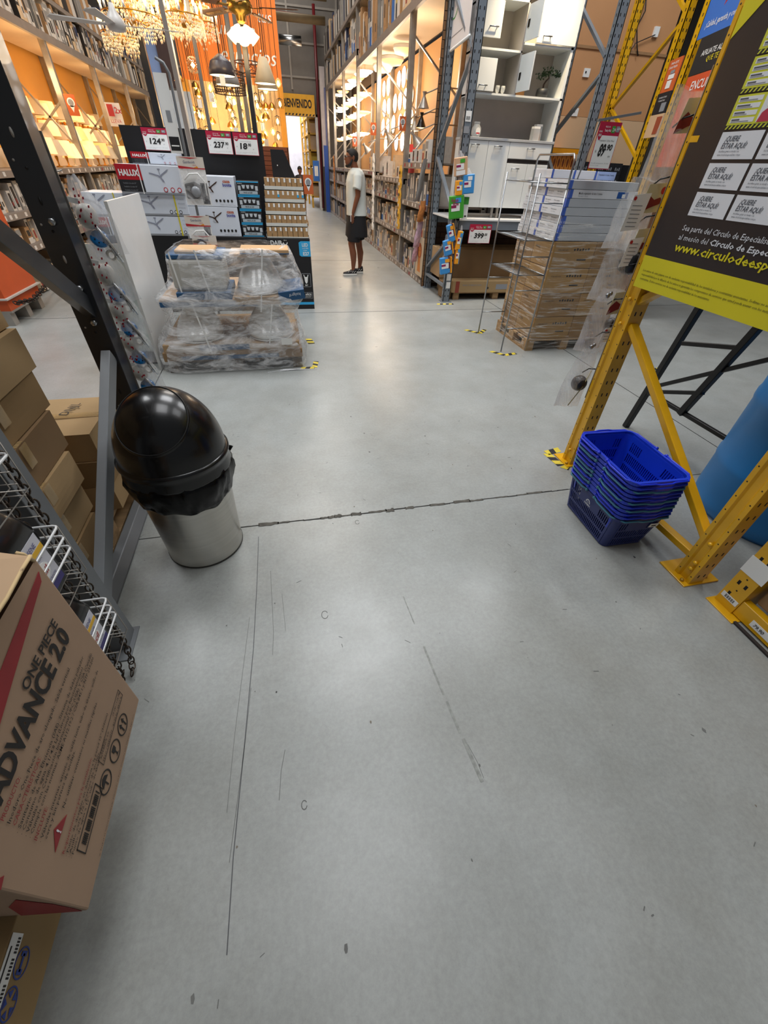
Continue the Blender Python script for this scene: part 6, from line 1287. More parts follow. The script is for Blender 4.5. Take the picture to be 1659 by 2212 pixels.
# the cabinet
kc = thing('kitchen_cabinet', 'tall white kitchen cabinet with open upper doors on the grey rack shelf', 'cabinet', (3.05, 6.6, 1.005))
CBW = mat('cabinet_white', 'D3D8D9', 0.35, vary=0.02); CBI = mat('cabinet_inside_grey', 'A9A29A', 0.5, vary=0.04); x0, x1, yf, yb = 2.46, 3.64, 6.40, 6.80
b = MB(); b.box(x0, x1, yf + 0.02, yb, 1.12, 1.79, CBW); 
for x in (x0 + 0.04, x0 + 0.5, x1 - 0.6, x1 - 0.06): b.box(x, x + 0.03, yf + 0.05, yf + 0.08, 1.005, 1.12, GALV)
b.build('lower_body', kc); MB().box(x0 - 0.01, x1 + 0.015, yf - 0.01, yb, 1.79, 1.815, mat('worktop_grey', 'A7ABAF', 0.35)).build('worktop', kc, bevel=0.002)
b = MB(); b.box(x0, x1, yb - 0.01, yb, 1.815, 3.2, CBI); b.box(x1 - 0.03, x1, yf + 0.02, yb, 1.815, 3.2, CBW); b.box(x0, x0 + 0.016, yf + 0.02, yb, 2.18, 3.2, CBW); b.box(2.985, 3.0, yf + 0.02, yb, 2.2, 3.2, CBI); b.build('upper_carcass', kc)
for (a, c, z) in ((x0, x1, 2.185), (x0, 3.0, 2.535), (3.0, x1, 2.60), (x0, 3.0, 2.90), (x0, x1, 3.15)): MB().box(a, c, yf + 0.02, yb - 0.01, z, z + 0.018, CBW if z < 3 else mat('wood_top_warm', '9A7448', 0.5)).build('shelf', kc)
def door(a, c, z0, z1, hx, hz, kind='door', rot=0.0, hw=0.085):
    d = MB().box(a + 0.002, c - 0.002, yf, yf + 0.018, z0 + 0.002, z1 - 0.002, CBW).build(kind, kc, bevel=0.002)
    h = MB(); h.tube([(hx - hw / 2, yf, hz), (hx - hw / 2, yf - 0.022, hz), (hx + hw / 2, yf - 0.022, hz), (hx + hw / 2, yf, hz)], 0.0055, CHROME, 7)
    h.tube([(hx - hw / 2 - 0.012, yf - 0.022, hz), (hx + hw / 2 + 0.012, yf - 0.022, hz)], 0.006, CHROME, 7); h.build('handle', d)
door(x0, 2.75, 1.12, 1.79, 2.57, 1.745); door(2.75, 3.045, 1.12, 1.79, 2.88, 1.74); door(3.045, x1, 1.63, 1.79, 3.34, 1.735, 'drawer'); door(3.045, 3.345, 1.12, 1.585, 3.17, 1.535); door(3.345, x1, 1.12, 1.585, 3.50, 1.53)
MB().box(3.05, x1 - 0.005, yf + 0.012, yf + 0.02, 1.59, 1.625, mat('shadow_gap', '1E1512', 0.7)).build('gap_board', kc)
door(x0, 2.71, 2.21, 2.475, 2.56, 2.255); door(x0, 2.70, 2.62, 2.89, 2.60, 2.70); door(3.14, x1, 2.62, 2.99, 3.26, 2.675)
for (px, z0, z1) in ((3.0, 2.22, 2.52), (3.0, 2.62, 2.89)):    # opened doors standing out towards the shopper
    d = MB().add([(px, 6.42, z0), (px + 0.015, 6.42, z0), (px + 0.02, 6.14, z0), (px + 0.035, 6.14, z0), (px, 6.42, z1), (px + 0.015, 6.42, z1), (px + 0.02, 6.14, z1), (px + 0.035, 6.14, z1)], [(0, 1, 3, 2), (4, 6, 7, 5), (0, 2, 6, 4), (1, 5, 7, 3), (2, 3, 7, 6), (0, 4, 5, 1)], CBW).build('open_door', kc)
    MB().box(px - 0.002, px + 0.02, 6.36, 6.40, z0 + 0.10, z0 + 0.16, BLK).build('hinge', d)
GLS = glass('clear_jar', 'E8ECEC', 0.35, 0.06)
for x, y, h, r, lab, fill in ((2.61, 6.52, 0.14, 0.058, 'round glass sweet jar with red label on the cabinet worktop', 1), (3.385, 6.45, 0.13, 0.042, 'square glass canister with white lid, the nearer on the worktop', 0), (3.48, 6.58, 0.16, 0.042, 'square glass canister with white lid and pasta, the farther on the worktop', 2)):
    t = thing('glass_jar', lab, 'jar', (x, y, 1.816)); b = MB()
    if fill == 1: b.lathe([(r * 0.7, 0), (r, 0.03), (r, 0.08), (r * 0.6, 0.115), (r * 0.6, 0.12)], GLS, (0, 0, 0), 20)
    else: b.box(-r, r, -r, r, 0, h - 0.02, GLS)
    b.build('jar_body', t, W=False)
    (MB().lathe([(r * 0.65, h - 0.02), (r * 0.65, h)], GLS, (0, 0, 0), 20) if fill == 1 else MB().box(-r * 0.95, r * 0.95, -r * 0.95, r * 0.95, h - 0.02, h, WHITE)).build('lid', t, W=False)
    if fill == 1:
        b = MB(); b.prism([(0.030 * math.cos(a * PI / 8), 0.055 + 0.034 * math.sin(a * PI / 8)) for a in range(16)], (0, -r - 0.001, 0), X, Z, 0.001, WHITE); b.rect((0, -r - 0.002, 0), X, Z, -0.022, 0.022, 0.030, 0.042, RED); b.build('round_label', t, W=False)
    if fill == 2: MB().box(-r * 0.8, r * 0.8, -r * 0.8, r * 0.8, 0.004, 0.08, mat('pasta_amber', 'B9803A', 0.6)).build('pasta', t, W=False)
bt = thing('potted_bonsai', 'artificial bonsai with flat green crown in dark pot in the cabinet niche', 'plant', (3.42, 6.55, 2.205))
MB().lathe([(0.055, 0), (0.075, 0.03), (0.07, 0.075), (0.055, 0.085)], mat('pot_dark', '1E2226', 0.5), (0, 0, 0), 18).build('pot', bt, W=False)
MB().tube([(0.0, 0, 0.08), (0.0, 0, 0.12), (0.02, 0, 0.15), (0.05, 0, 0.175), (0.04, 0, 0.2)], [0.012, 0.010, 0.009, 0.007, 0.005], mat('bark', '3B2A1C', 0.8), 7).build('trunk', bt, W=False)
b = MB(); rr = random.Random(4); LEAF = mat('leaf_dark_green', '27401E', 0.6, vary=0.3, scale=40)
for cx, cz, sr in ((-0.06, 0.185, 0.055), (0.03, 0.235, 0.065), (0.11, 0.22, 0.06), (0.0, 0.21, 0.05), (0.15, 0.205, 0.04)):
    for k in range(60):
        a, c, d = rr.uniform(-1, 1), rr.uniform(-1, 1), rr.uniform(-1, 1); p = Vector((cx + sr * a, sr * c * 0.8, cz + sr * 0.45 * d)); s = 0.012; u = Vector((rr.uniform(-1, 1), rr.uniform(-1, 1), rr.uniform(-1, 1))).normalized() * s; v = u.orthogonal().normalized() * s * 0.7
        b.add([p - u, p - v, p + u, p + v], [(0, 1, 2, 3)], LEAF)
o = b.build('foliage', bt, W=False)
for k, x in enumerate((2.80, 2.87)):
    t = thing('wine_glass', 'small clear glass lying in the open cabinet compartment', 'glass', (x, 6.5, 2.205), 'glasses in the open compartment'); MB().lathe([(0.004, 0.001), (0.022, 0.02), (0.026, 0.05), (0.024, 0.07)], GLS, (0, 0, 0), 14).build('bowl', t, W=False)
t = thing('cutting_board', 'small tan wooden board leaning in the cabinet niche', 'board', (3.16, 6.6, 2.205)); MB().box(-0.06, 0.05, 0.0, 0.015, 0, 0.12, mat('board_tan', 'A9773E', 0.5), M=Matrix.Rotation(-0.25, 4, 'X')).build('board', t, W=False)
# hanging white banner
bn = thing('hanging_banner', 'white hanging banner with round emblem at the left of the cabinet rack', 'banner', (2.36, 6.95, 2.6)); u = Vector((0.107, 1.28, 0)).normalized(); o = Vector((2.30, 6.32, 2.60)); BW_ = mat('banner_white', 'DAD6D6', 0.5, vary=0.02)
b = MB(); L = 1.28; n_ = Vector((-1, 0.08, 0)).normalized(); M0 = Vector((2.2995, 6.32, 0)); uu = Vector((-0.08, -1, 0)).normalized(); o2 = Vector((2.40, 7.60, 0))
b.prism([(0, 2.60), (L, 2.60), (L, 4.0), (0, 4.0)], o2, uu, Z, 0.004, BW_); b.build('cloth', bn)
b = MB()
for k in range(24):
    a0, a1 = 2 * PI * k / 24, 2 * PI * (k + 1) / 24; c = (0.55, 2.98)
    b.prism([(c[0] + r_ * 1.2 * math.cos(a), c[1] + r_ * math.sin(a)) for r_, a in ((0.13, a0), (0.14, a0), (0.14, a1), (0.13, a1))], o2 + Vector((-0.005, 0, 0)), uu, Z, 0.002, RED if k < 14 else GREEN)
b.text('expo', o2, uu, Z, 0.46, 3.0, 0.05, RED, w=0.2, off=0.008); b.text('BAÑOS Y COCINAS', o2, uu, Z, 0.42, 2.93, 0.025, GREYP, w=0.27, off=0.008); b.rect(o2, uu, Z, 0.2, 1.0, 2.70, 2.706, GREYP, d=0.006); b.build('printed_emblem', bn)
MB().tube([(2.405, 7.62, 2.60), (2.298, 6.30, 2.60)], 0.014, WHITE, 10).build('bottom_rod', bn)
# sponge packs on the grey upright
SPB = mat('sponge_blue', '3C8FD0', 0.5, vary=0.08); SPG = mat('sponge_green', '3F9C2E', 0.5, vary=0.08); SPO = mat('sponge_orange', 'EFA024', 0.5, vary=0.05); SPT_ = mat('cloth_tan', 'CBA27E', 0.7, vary=0.05); PUR = mat('print_magenta', '8E1E52', 0.5)
cs = thing('clip_strip', 'metal clip strip on the grey upright holding the sponge packs', 'clip strip', (2.36, 6.19, 0.4)); MB().box(2.352, 2.362, 6.182, 6.186, 0.45, 1.66, GALV).build('strip', cs)
def spack(x, z, w, h, lean, kind, label):
    t = thing('sponge_pack', label, 'sponge pack', (x, 6.13, z), 'sponge packs hanging on the grey upright', 0); M_ = T(x, 6.15, z) @ Matrix.Rotation(lean, 4, 'Y'); b = MB()
    a, c = {'tan': (SPT_, SPG), 'blue': (SPB, WHITE), 'green': (SPG, SPB), 'tri': (SPB, SPO), 'side': (SPO, SPB)}[kind]
    b.box(-w / 2, w / 2 * (0.35 if kind in ('tri', 'side') else 1), -0.05, 0.0, -h, 0, a, M=M_)
    if kind in ('tri', 'side'): b.box(w / 2 * 0.35, w / 2 * 0.7, -0.05, 0.0, -h, 0, mat('sponge_maroon', '5B2030', 0.5) if kind == 'tri' else mat('sponge_yellow', 'E8C83A', 0.5), M=M_); b.box(w / 2 * 0.7, w / 2, -0.05, 0.0, -h, 0, c, M=M_)
    b.build('sponges', t, bevel=0.006)
    b = MB(); b.box(-w * 0.42, w * 0.30, -0.052, -0.0505, -h * 0.95, -h * 0.70, a if kind != 'tan' else WHITE, M=M_); b.box(-w * 0.40, w * 0.2, -0.0525, -0.0505, -h * 0.66, -h * 0.34, WHITE, M=M_); b.box(-w * 0.1, w * 0.28, -0.053, -0.0505, -h * 0.30, -h * 0.10, c, M=M_); b.box(-w * 0.40, -w * 0.05, -0.0535, -0.0505, -h * 0.52, -h * 0.40, PUR, M=M_)
    if kind == 'green': b.text('Scotch', M_ @ Vector((-w * 0.42, -0.054, -h * 0.22)), X, Z, 0, 0, 0.03, PUR, w=w * 0.5, bold=0.03, off=0.002); b.text('Brite', M_ @ Vector((-w * 0.3, -0.054, -h * 0.38)), X, Z, 0, 0, 0.03, PUR, w=w * 0.4, bold=0.03, off=0.002)
    b.build('wrapper_print', t)
    b = MB(); b.add([tuple(M_ @ Vector(p)) for p in ((-w * 0.3, -0.025, 0), (w * 0.3, -0.025, 0), (0.01, -0.01, 0.06), (-0.01, -0.01, 0.06))], [(0, 1, 2, 3)], film('wrapper_clear', 0.15, 0.6, (0.95, 0.95, 0.97), 8)); b.build('wrapper_top', t)
spack(2.30, 1.615, 0.16, 0.175, -0.15, 'tan', 'tan and green cloth pack, topmost on the upright'); spack(2.43, 1.46, 0.15, 0.19, -0.1, 'blue', 'blue sponge pack with white print, at the right below the tan pack'); spack(2.32, 1.40, 0.10, 0.15, -0.1, 'side', 'green and amber sponge pack squeezed beside the blue pack')
spack(2.305, 1.25, 0.19, 0.24, -0.12, 'green', 'green and blue sponge pack with magenta lettering, middle of the upright'); spack(2.26, 0.95, 0.10, 0.20, -0.35, 'tri', 'striped sponge pack highest in the lower cluster'); spack(2.25, 0.78, 0.13, 0.18, -0.28, 'tri', 'striped sponge pack in the middle of the lower cluster')
spack(2.255, 0.58, 0.17, 0.20, -0.15, 'tri', 'blue and white sponge pack lowest on the upright'); spack(2.43, 0.88, 0.07, 0.22, 0.12, 'side', 'slim amber sponge pack hanging right of the post'); spack(2.42, 0.70, 0.06, 0.20, 0.0, 'side', 'slim amber sponge pack hanging lowest right of the post')
b = MB().box(2.425, 2.50, 6.16, 6.163, 1.0, 1.24, WHITE); b.rect((2.425, 6.159, 1.0), X, Z, 0.005, 0.07, 0.16, 0.235, GREEN); b.rect((2.425, 6.158, 1.0), X, Z, 0.03, 0.06, 0.03, 0.045, INK); tag(b.build('price_card'), 'small white and green price card beside the magenta lettered sponge pack', 'price card')

# ------------------------------------------------------------------ yellow racks with tan boards beyond the grey rack
TAN = mat('board_peach', 'C08D60', 0.7, vary=0.05, scale=1.2); TAN2 = mat('board_pale', 'D0AC86', 0.7, vary=0.04, scale=1.2)
yr = thing('storage_rack', 'yellow steel racks with tall tan boards beyond the grey rack', 'rack', (5.4, 7.2, 0))
b = MB(); b.box(3.9, 6.10, 8.0, 8.03, 2.20, 2.95, TAN); b.box(3.9, 6.10, 8.0, 8.03, 2.95, 5.0, TAN); b.box(3.9, 6.10, 7.995, 8.03, 1.66, 2.196, TAN2); b.box(3.9, 6.1, 7.985, 8.0, 2.90, 2.93, mat('board_edge', '9C7752', 0.7)); b.box(6.5, 7.9, 7.6, 7.63, 1.8, 5.0, TAN2); b.box(7.3, 7.33, 7.5, 7.6, 1.8, 5, TAN); b.box(3.9, 6.4, 8.4, 8.42, 0, 2.0, BLACK); b.build('tan_boards', yr)
b = MB()
for z, x in ((2.62, 4.78), (2.2, 4.75)): b.box(x, x + 0.10, 7.98, 8.0, z, z + 0.09, WHITE); b.box(x + 0.02, x + 0.04, 7.975, 7.98, z + 0.04, z + 0.06, BLACK)
b.box(5.75, 5.83, 7.97, 8.0, 3.08, 3.18, WHITE); b.build('power_sockets', yr)
MB().tube([(5.42, 7.97, 3.5), (5.50, 7.97, 3.3), (5.44, 7.97, 3.15), (5.52, 7.97, 3.0), (5.55, 7.97, 2.95), (5.60, 7.97, 2.88)], 0.008, BLACK, 6).build('cable', yr); MB().tube([(5.78, 7.97, 3.1), (5.5, 7.97, 3.0), (5.36, 7.97, 2.8), (5.40, 7.97, 2.65)], 0.006, BLACK, 6).build('cable', yr)
for (x, y) in ((4.70, 7.0), (4.70, 6.05), (4.74, 5.80)):
    b = MB(); slotted(b, x, x + 0.09, y, y + 0.08, 0, 4.6, YEL); b.build('upright', yr)
for p0, p1 in (((4.74, 7.0, 2.20), (4.74, 6.1, 2.86)), ((4.74, 7.0, 2.22), (4.74, 6.1, 1.68)), ((4.74, 6.1, 2.9), (4.74, 7.0, 3.5))): MB().bar(p0, p1, 0.04, 0.03, YEL).build('brace', yr)
YB2 = mat('beam_orange_yellow', 'DE9212', 0.4)
for z in (1.80, 1.50): MB().box(3.9, 4.72, 7.30, 7.38, z - 0.06, z + 0.0, YB2).build('beam', yr); MB().box(3.9, 4.72, 7.3, 8.0, z - 0.005, z, YB2).build('deck', yr)
MB().box(4.80, 4.86, 5.1, 5.9, 0, 4.6, mat('side_board_brown', '6E4A30', 0.7)).build('side_board', yr)
OR_ = mat('pack_safety_orange', 'D98A3A', 0.45, vary=0.05)
proto = None
for k in range(9):
    x = 3.98 + 0.075 * k
    if proto is None:
        proto = thing('tool_pack', 'orange hang pack with dark oval window on the yellow shelf', 'package', (x, 7.34, 1.505), 'orange packs on the yellow shelf'); b = MB(); b.prism([(-0.032, 0), (0.032, 0), (0.032, 0.21), (0.0, 0.235), (-0.032, 0.23)], (0, 0.02, 0), X, Z, -0.10, OR_); b.build('pack_body', proto, W=False); b = MB(); b.prism([(0.018 * math.cos(a * PI / 6), 0.13 + 0.05 * math.sin(a * PI / 6)) for a in range(12)], (0, 0.019, 0), X, Z, 0.001, mat('pack_window', '7A4020', 0.4)); b.rect((0, 0.019, 0), X, Z, -0.022, 0.022, 0.01, 0.03, INK); b.build('window', proto, W=False)
    else: dup(proto, (x, 7.34, 1.505))
proto = None
for r in range(3):
    for k in range(6):
        x, z = 5.05 + 0.16 * k, 1.20 + 0.16 * r
        if proto is None: proto = thing('black_carton', 'black carton with small white glyphs in the dark stack below the tan boards', 'box', (x, 7.95, z), 'black cartons under the tan boards'); b = MB(); b.box(-0.078, 0.078, 0, 0.3, 0, 0.156, BLACK); [b.rect((0, -0.001, 0), X, Z, -0.05 + 0.035 * q, -0.03 + 0.035 * q, 0.06, 0.10 - 0.012 * (q % 2), GREYP) for q in range(3)]; b.build('carton_body', proto, W=False)
        else: dup(proto, (x, 7.95, z))
MB_ = MB().box(4.95, 6.1, 7.9, 8.3, 0, 1.198, mat('shelf_unit_dark', '2A1E16', 0.7)); tag(MB_.build('low_counter'), 'dark low counter under the black cartons', 'counter')
# angled sign wall by the yellow rack
d_ = Vector((-0.275, -0.961, 0)); oS = Vector((4.25, 5.2, 0)); off = Vector((-0.004, 0.001, 0))
def flat_sign(name, poly, m, label, texts=(), extra=None, lift=0.0, cat='sign'):
    t = thing(name, label, cat, tuple(oS + d_ * poly[0][0] + Z * poly[0][1])); oo = oS + Vector((-0.961, 0.275, 0)) * lift
    MB().prism(poly, oo, d_, Z, -0.012, m).build('panel', t)
    b = MB(); f = oo + Vector((-0.961, 0.275, 0)) * 0.001
    for (s, x, z, h, w, mm, sh) in texts: b.text(s, f, d_, Z, x, z, h, mm, w=w, bold=0.01, shear=sh, off=0.002)
    if extra: extra(b, f)
    b.build('printing', t); return t
SBL = mat('sign_blue', '2E6CC4', 0.45, vary=0.06, scale=2)
flat_sign('wall_sign', [(0.0, 2.54), (1.1, 2.54), (1.1, 3.4), (0.0, 3.4)], SBL, 'bright blue hanging sign with red and white ribbon by the notice board', (('¡Calidad, garantía y confianza!', 0.09, 2.60, 0.04, 0.62, WHITE, 0.15),), lambda b, f: (b.prism([(0.30, 2.70), (0.38, 2.75), (0.38, 2.84), (0.33, 2.80)], f, d_, Z, -0.003, RED), b.prism([(0.38, 2.75), (0.46, 2.78), (0.46, 2.87), (0.38, 2.84)], f, d_, Z, -0.003, WHITE), b.prism([(0.46, 2.78), (0.60, 2.78), (0.58, 2.86), (0.46, 2.87)], f, d_, Z, -0.003, RED)))
flat_sign('wall_sign', [(0.10, 2.285), (1.1, 2.285), (1.1, 2.54), (0.10, 2.54)], BLACK, 'black sign with white lettering between the blue and orange signs', (('AFILIATE AL PROGRAMA', 0.22, 2.405, 0.036, 0.72, WHITE, 0.1), ('QUE TE BENEFICIA', 0.35, 2.355, 0.036, 0.5, YSIGN, 0.1)))
flat_sign('wall_sign', [(0.11, 1.6), (1.1, 1.6), (1.1, 2.28), (0.11, 2.28)], mat('sign_orange', 'CF4F22', 0.5), 'orange sign reading ENCUEN at the left of the notice board', (('ENCUENTRA', 0.24, 2.175, 0.062, 0.62, WHITE, 0.1),))
flat_sign('column_sign', [(-0.40, 2.215), (-0.12, 2.215), (-0.12, 2.46), (-0.40, 2.46)], mat('sign_orange2', 'D2622A', 0.5), 'narrow orange column sign with picture of white bag by the yellow post', (('PARA ESTE', -0.34, 2.42, 0.018, 0.16, WHITE, 0), ('DÍA MI TIENDA', -0.36, 2.39, 0.018, 0.18, WHITE, 0)), lambda b, f: (b.rect(f, d_, Z, -0.30, -0.20, 2.24, 2.30, WHITE, d=0.004), b.rect(f, d_, Z, -0.31, -0.18, 2.31, 2.345, WHITE, d=0.004), b.rect(f, d_, Z, -0.29, -0.20, 2.35, 2.375, GREYP, d=0.004)), 0.02)
flat_sign('column_sign', [(-0.43, 2.045), (-0.11, 2.045), (-0.11, 2.213), (-0.43, 2.213)], BLACK, 'black column sign below the narrow orange one', (('ESCANEA EL CÓDIGO', -0.36, 2.17, 0.012, 0.18, WHITE, 0), ('Y CONTÁCTANOS', -0.36, 2.145, 0.012, 0.16, WHITE, 0)), lambda b, f: b.rect(f, d_, Z, -0.25, -0.14, 2.06, 2.13, GREYP, d=0.003), 0.02)
flat_sign('column_sign', [(-0.44, 1.855), (-0.10, 1.855), (-0.10, 2.043), (-0.44, 2.043)], TAN2, 'pale column sign with red location pin at the yellow post', (), lambda b, f: (b.rect(f, d_, Z, -0.24, -0.12, 1.88, 2.02, mat('pin_rust', '9E4A2C', 0.5), d=0.003), b.prism([(-0.18 + 0.03 * math.cos(a * PI / 6), 1.965 + 0.03 * math.sin(a * PI / 6)) for a in range(12)], f, d_, Z, -0.006, WHITE)), 0.02)
# unseen rack shelves, added over both near bays to block light
for s, nm_ in ((-1, 'left'), (1, 'right')):
    t = thing('blocker_shelf', 'unseen steel rack shelf added to block light high above the near %s bay' % nm_, 'shelf', (s * 2.6, 0.6, 2.45)); xa, xb = sorted((s * 0.95, s * 4.2)) if s < 0 else (1.98, 4.6)
    for y in ((1.05, 2.0) if s < 0 else (0.95, 1.95)): MB().box(xa, xb, y, y + 0.06, 2.32, 2.44, RACKD if s < 0 else YEL).build('beam', t)
    MB().box(xa, xb, 1.0, 2.08, 2.44, 2.46, WOOD).build('deck', t)
    u = thing('blocker_shelf', 'unseen steel rack shelf added to block light above the nearest %s foreground bay' % nm_, 'shelf', (s * 2.6, -0.4, 2.45)); MB().box(xa, xb, -1.1, 0.9, 2.44, 2.46, WOOD).build('deck', u); MB().box(xa, xb, 0.84, 0.9, 2.32, 2.44, RACKD if s < 0 else YEL).build('beam', u)
for x0 in (-1.75, -2.5): simple_box(x0 - 0.35, x0 + 0.35, 0.95, 1.95, 0.13, 1.5, CARD2, 'unseen tall brown carton added deep in the left bay to block light, %s' % ('nearer the aisle' if x0 > -2 else 'farther in'))  # hidden cartons, added to keep light out of the left bay
ld = thing('display_spotlight', 'small warm spotlight over the white cabinet', 'lamp', (2.9, 6.05, 3.6)); MB().lathe([(0.05, 0), (0.04, 0.09), (0.01, 0.12)], BLK, (2.9, 6.05, 3.6), 16).build('lamp_head', ld)
_l = bpy.data.lights.new('display_spotlight_light', 'SPOT'); _l.energy = 190; _l.color = (1.0, 0.74, 0.42); _l.spot_size = 1.5; _l.spot_blend = 0.8; _l.shadow_soft_size = 0.05
_o = bpy.data.objects.new('display_spotlight_light', _l); COL.objects.link(_o); _o.location = (3.1, 6.0, 3.55); _o.rotation_euler = (0.55, 0.0, 0.0)
# ------------------------------------------------------------------ lamp-aisle racks
LRX, RRX = -3.15, 2.30
DECK = mat('deck_cream', 'E0CDB2', 0.6, vary=0.05, scale=2); WALLO = mat('board_amber', 'D99B3E', 0.6, vary=0.05, scale=1.2); WALLP = mat('board_light_wood', 'D0A069', 0.6, vary=0.06, scale=1.2)
TAGW = mat('shelf_tag_white', 'D8D2CC', 0.5); TAGR = mat('tag_red', '9E2430', 0.5)
rk = thing('lamp_rack', 'long right-hand aisle rack with lamp display and cartons on its shelves', 'rack', (2.8, 14, 0))
lk = thing('lamp_rack', 'long left-hand aisle rack with table lamps under a cream deck', 'rack', (-3.6, 13, 0))
def rbeam(root, side, xf, ya, yb, z, h=0.07, tags=True, depth=0.9, m=BEAM):
    s = 1 if side == 'R' else -1; x0, x1 = sorted((xf, xf + s * 0.05)); xd0, xd1 = sorted((xf + s * 0.05, xf + s * depth))
    b = MB().box(x0, x1, ya, yb, z - h, z, m)
    if tags:
        q = random.Random(int(ya * 10 + z * 100)); y = ya + 0.15
        while y < yb - 0.1:
            a, c = sorted((xf, xf - s * 0.003)); b.box(a, c, y, y + 0.055, z - 0.055, z - 0.012, TAGW if q.random() < 0.85 else TAGR); y += q.uniform(0.12, 0.32)
    b.build('beam', root); MB().box(xd0, xd1, ya, yb, z - 0.02, z, DECK if z > 2 else BEAM).build('deck', root)
ry = [7.22, 8.90, 11.35, 13.78, 16.2, 18.4, 20.35]
for i, y in enumerate(ry):
    for xx in (RRX + 0.01, RRX + 0.85): MB().box(xx, xx + (0.09 if i < 3 else 0.08), y, y + 0.075, 0.0, 4.9 if i < 4 else 4.7, GALV).build('upright', rk, bevel=0.006)
    if i: 
        MB().bar((RRX + 0.08, y + 0.03, 1.6), (RRX + 0.85, y + 0.03, 2.35), 0.035, 0.025, GALV).build('brace', rk); MB().bar((RRX + 0.85, y + 0.03, 2.4), (RRX + 0.08, y + 0.03, 3.0), 0.035, 0.025, GALV).build('brace', rk)
for i, (ya, yb) in enumerate(zip(ry, ry[1:])):
    rbeam(rk, 'R', RRX, ya, yb, 0.07, 0.07); rbeam(rk, 'R', RRX, ya, yb, 0.59, 0.075); rbeam(rk, 'R', RRX, ya, yb, 1.06, 0.07)
    rbeam(rk, 'R', RRX, ya, yb, (1.56, 1.34, 1.40, 1.40, 1.40, 1.40)[i], 0.075); rbeam(rk, 'R', RRX, ya, yb, 3.31 if i < 3 else 3.52, 0.10, tags=False); rbeam(rk, 'R', RRX, ya, yb, 4.22, 0.07, tags=False)
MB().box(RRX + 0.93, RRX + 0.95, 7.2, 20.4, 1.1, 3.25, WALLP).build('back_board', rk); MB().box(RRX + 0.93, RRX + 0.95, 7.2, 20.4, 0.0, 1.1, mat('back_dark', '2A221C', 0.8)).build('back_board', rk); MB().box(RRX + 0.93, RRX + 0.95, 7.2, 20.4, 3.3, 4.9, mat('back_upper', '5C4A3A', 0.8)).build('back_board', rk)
ly = [7.95, 10.38, 12.8, 15.3, 17.7, 20.1]
for i, y in enumerate(ly):
    for xx in (LRX - 0.10, LRX - 0.95): MB().box(xx, xx + 0.09, y, y + 0.075, 0, 2.80 if xx > LRX - 0.5 and 0 else 3.9, GALV if i else SLATE).build('upright', lk, bevel=0.006)
    MB().bar((LRX - 0.1, y + 0.03, 1.6), (LRX - 0.9, y + 0.03, 2.75), 0.035, 0.025, GALV).build('brace', lk); MB().bar((LRX - 0.9, y + 0.03, 1.45), (LRX - 0.1, y + 0.03, 2.1), 0.035, 0.025, GALV).build('brace', lk)
for i, (ya, yb) in enumerate([(5.9, 7.95)] + list(zip(ly, ly[1:]))):
    for z in (0.54, 0.89, 1.29): rbeam(lk, 'L', LRX, ya, yb, z, 0.07)
    rbeam(lk, 'L', LRX, ya, yb, 2.88, 0.10, tags=False); rbeam(lk, 'L', LRX, ya, yb, 3.36, 0.06, tags=False)
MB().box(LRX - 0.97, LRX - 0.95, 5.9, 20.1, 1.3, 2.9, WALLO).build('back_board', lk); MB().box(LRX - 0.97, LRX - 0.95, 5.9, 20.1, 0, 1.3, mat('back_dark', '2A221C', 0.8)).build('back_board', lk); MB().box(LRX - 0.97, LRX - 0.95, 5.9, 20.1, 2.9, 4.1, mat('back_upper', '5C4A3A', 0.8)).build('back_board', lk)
# ------------------------------------------------------------------ cartons standing on the shelves
CARTONS = []
def carton_proto(nm, c1, c2, c3, k):
    """unit carton, spine on -x: 1 x 1 x 1 with printed blocks; scaled per copy"""
    b = MB(); b.box(0, 1, -0.5, 0.5, 0, 1, c1)
    if k % 3 == 0: b.box(-0.004, 0, -0.5, 0.5, 0.60, 0.92, c2); b.box(-0.006, 0, -0.25, 0.25, 0.15, 0.5, c3)
    elif k % 3 == 1: b.box(-0.004, 0, -0.5, 0.5, 0.0, 0.35, c2); b.box(-0.006, 0, -0.3, 0.3, 0.45, 0.8, c3)
    else: b.box(-0.004, 0, -0.3, 0.3, 0.12, 0.88, c2); b.box(-0.006, 0, -0.15, 0.15, 0.25, 0.45, c3)
    me = b.build('carton_mesh').data; bpy.data.objects.remove(bpy.data.objects['carton_mesh']); return me
cw = mat('ct_white', 'C9C4BD', 0.5); ck = mat('ct_kraft', 'A27C52', 0.7); cl = mat('ct_grey', '8B8884', 0.5); cb_ = mat('ct_navy', '26304E', 0.5); cbl = mat('ct_blue', '2F62A8', 0.5); cd = mat('ct_dark', '2A2420', 0.5); cr = mat('ct_red', '8E2E2A', 0.5); cy = mat('ct_yellow', 'B9A02C', 0.5); cc = mat('ct_cream', 'C8AE8C', 0.6)
PR = [carton_proto('p', *q, k) for k, q in enumerate([(cw, cl, cd), (ck, cw, cd), (cw, cd, cr), (cl, cb_, cw), (cd, cc, cw), (cc, cw, cd), (cb_, cw, cbl), (cw, cbl, cd), (ck, ck, cd), (cc, cl, cr), (cy, cd, cw), (cl, cw, cd)])]
NAMES = {'L': 'left', 'R': 'right'}; cnt = [0]
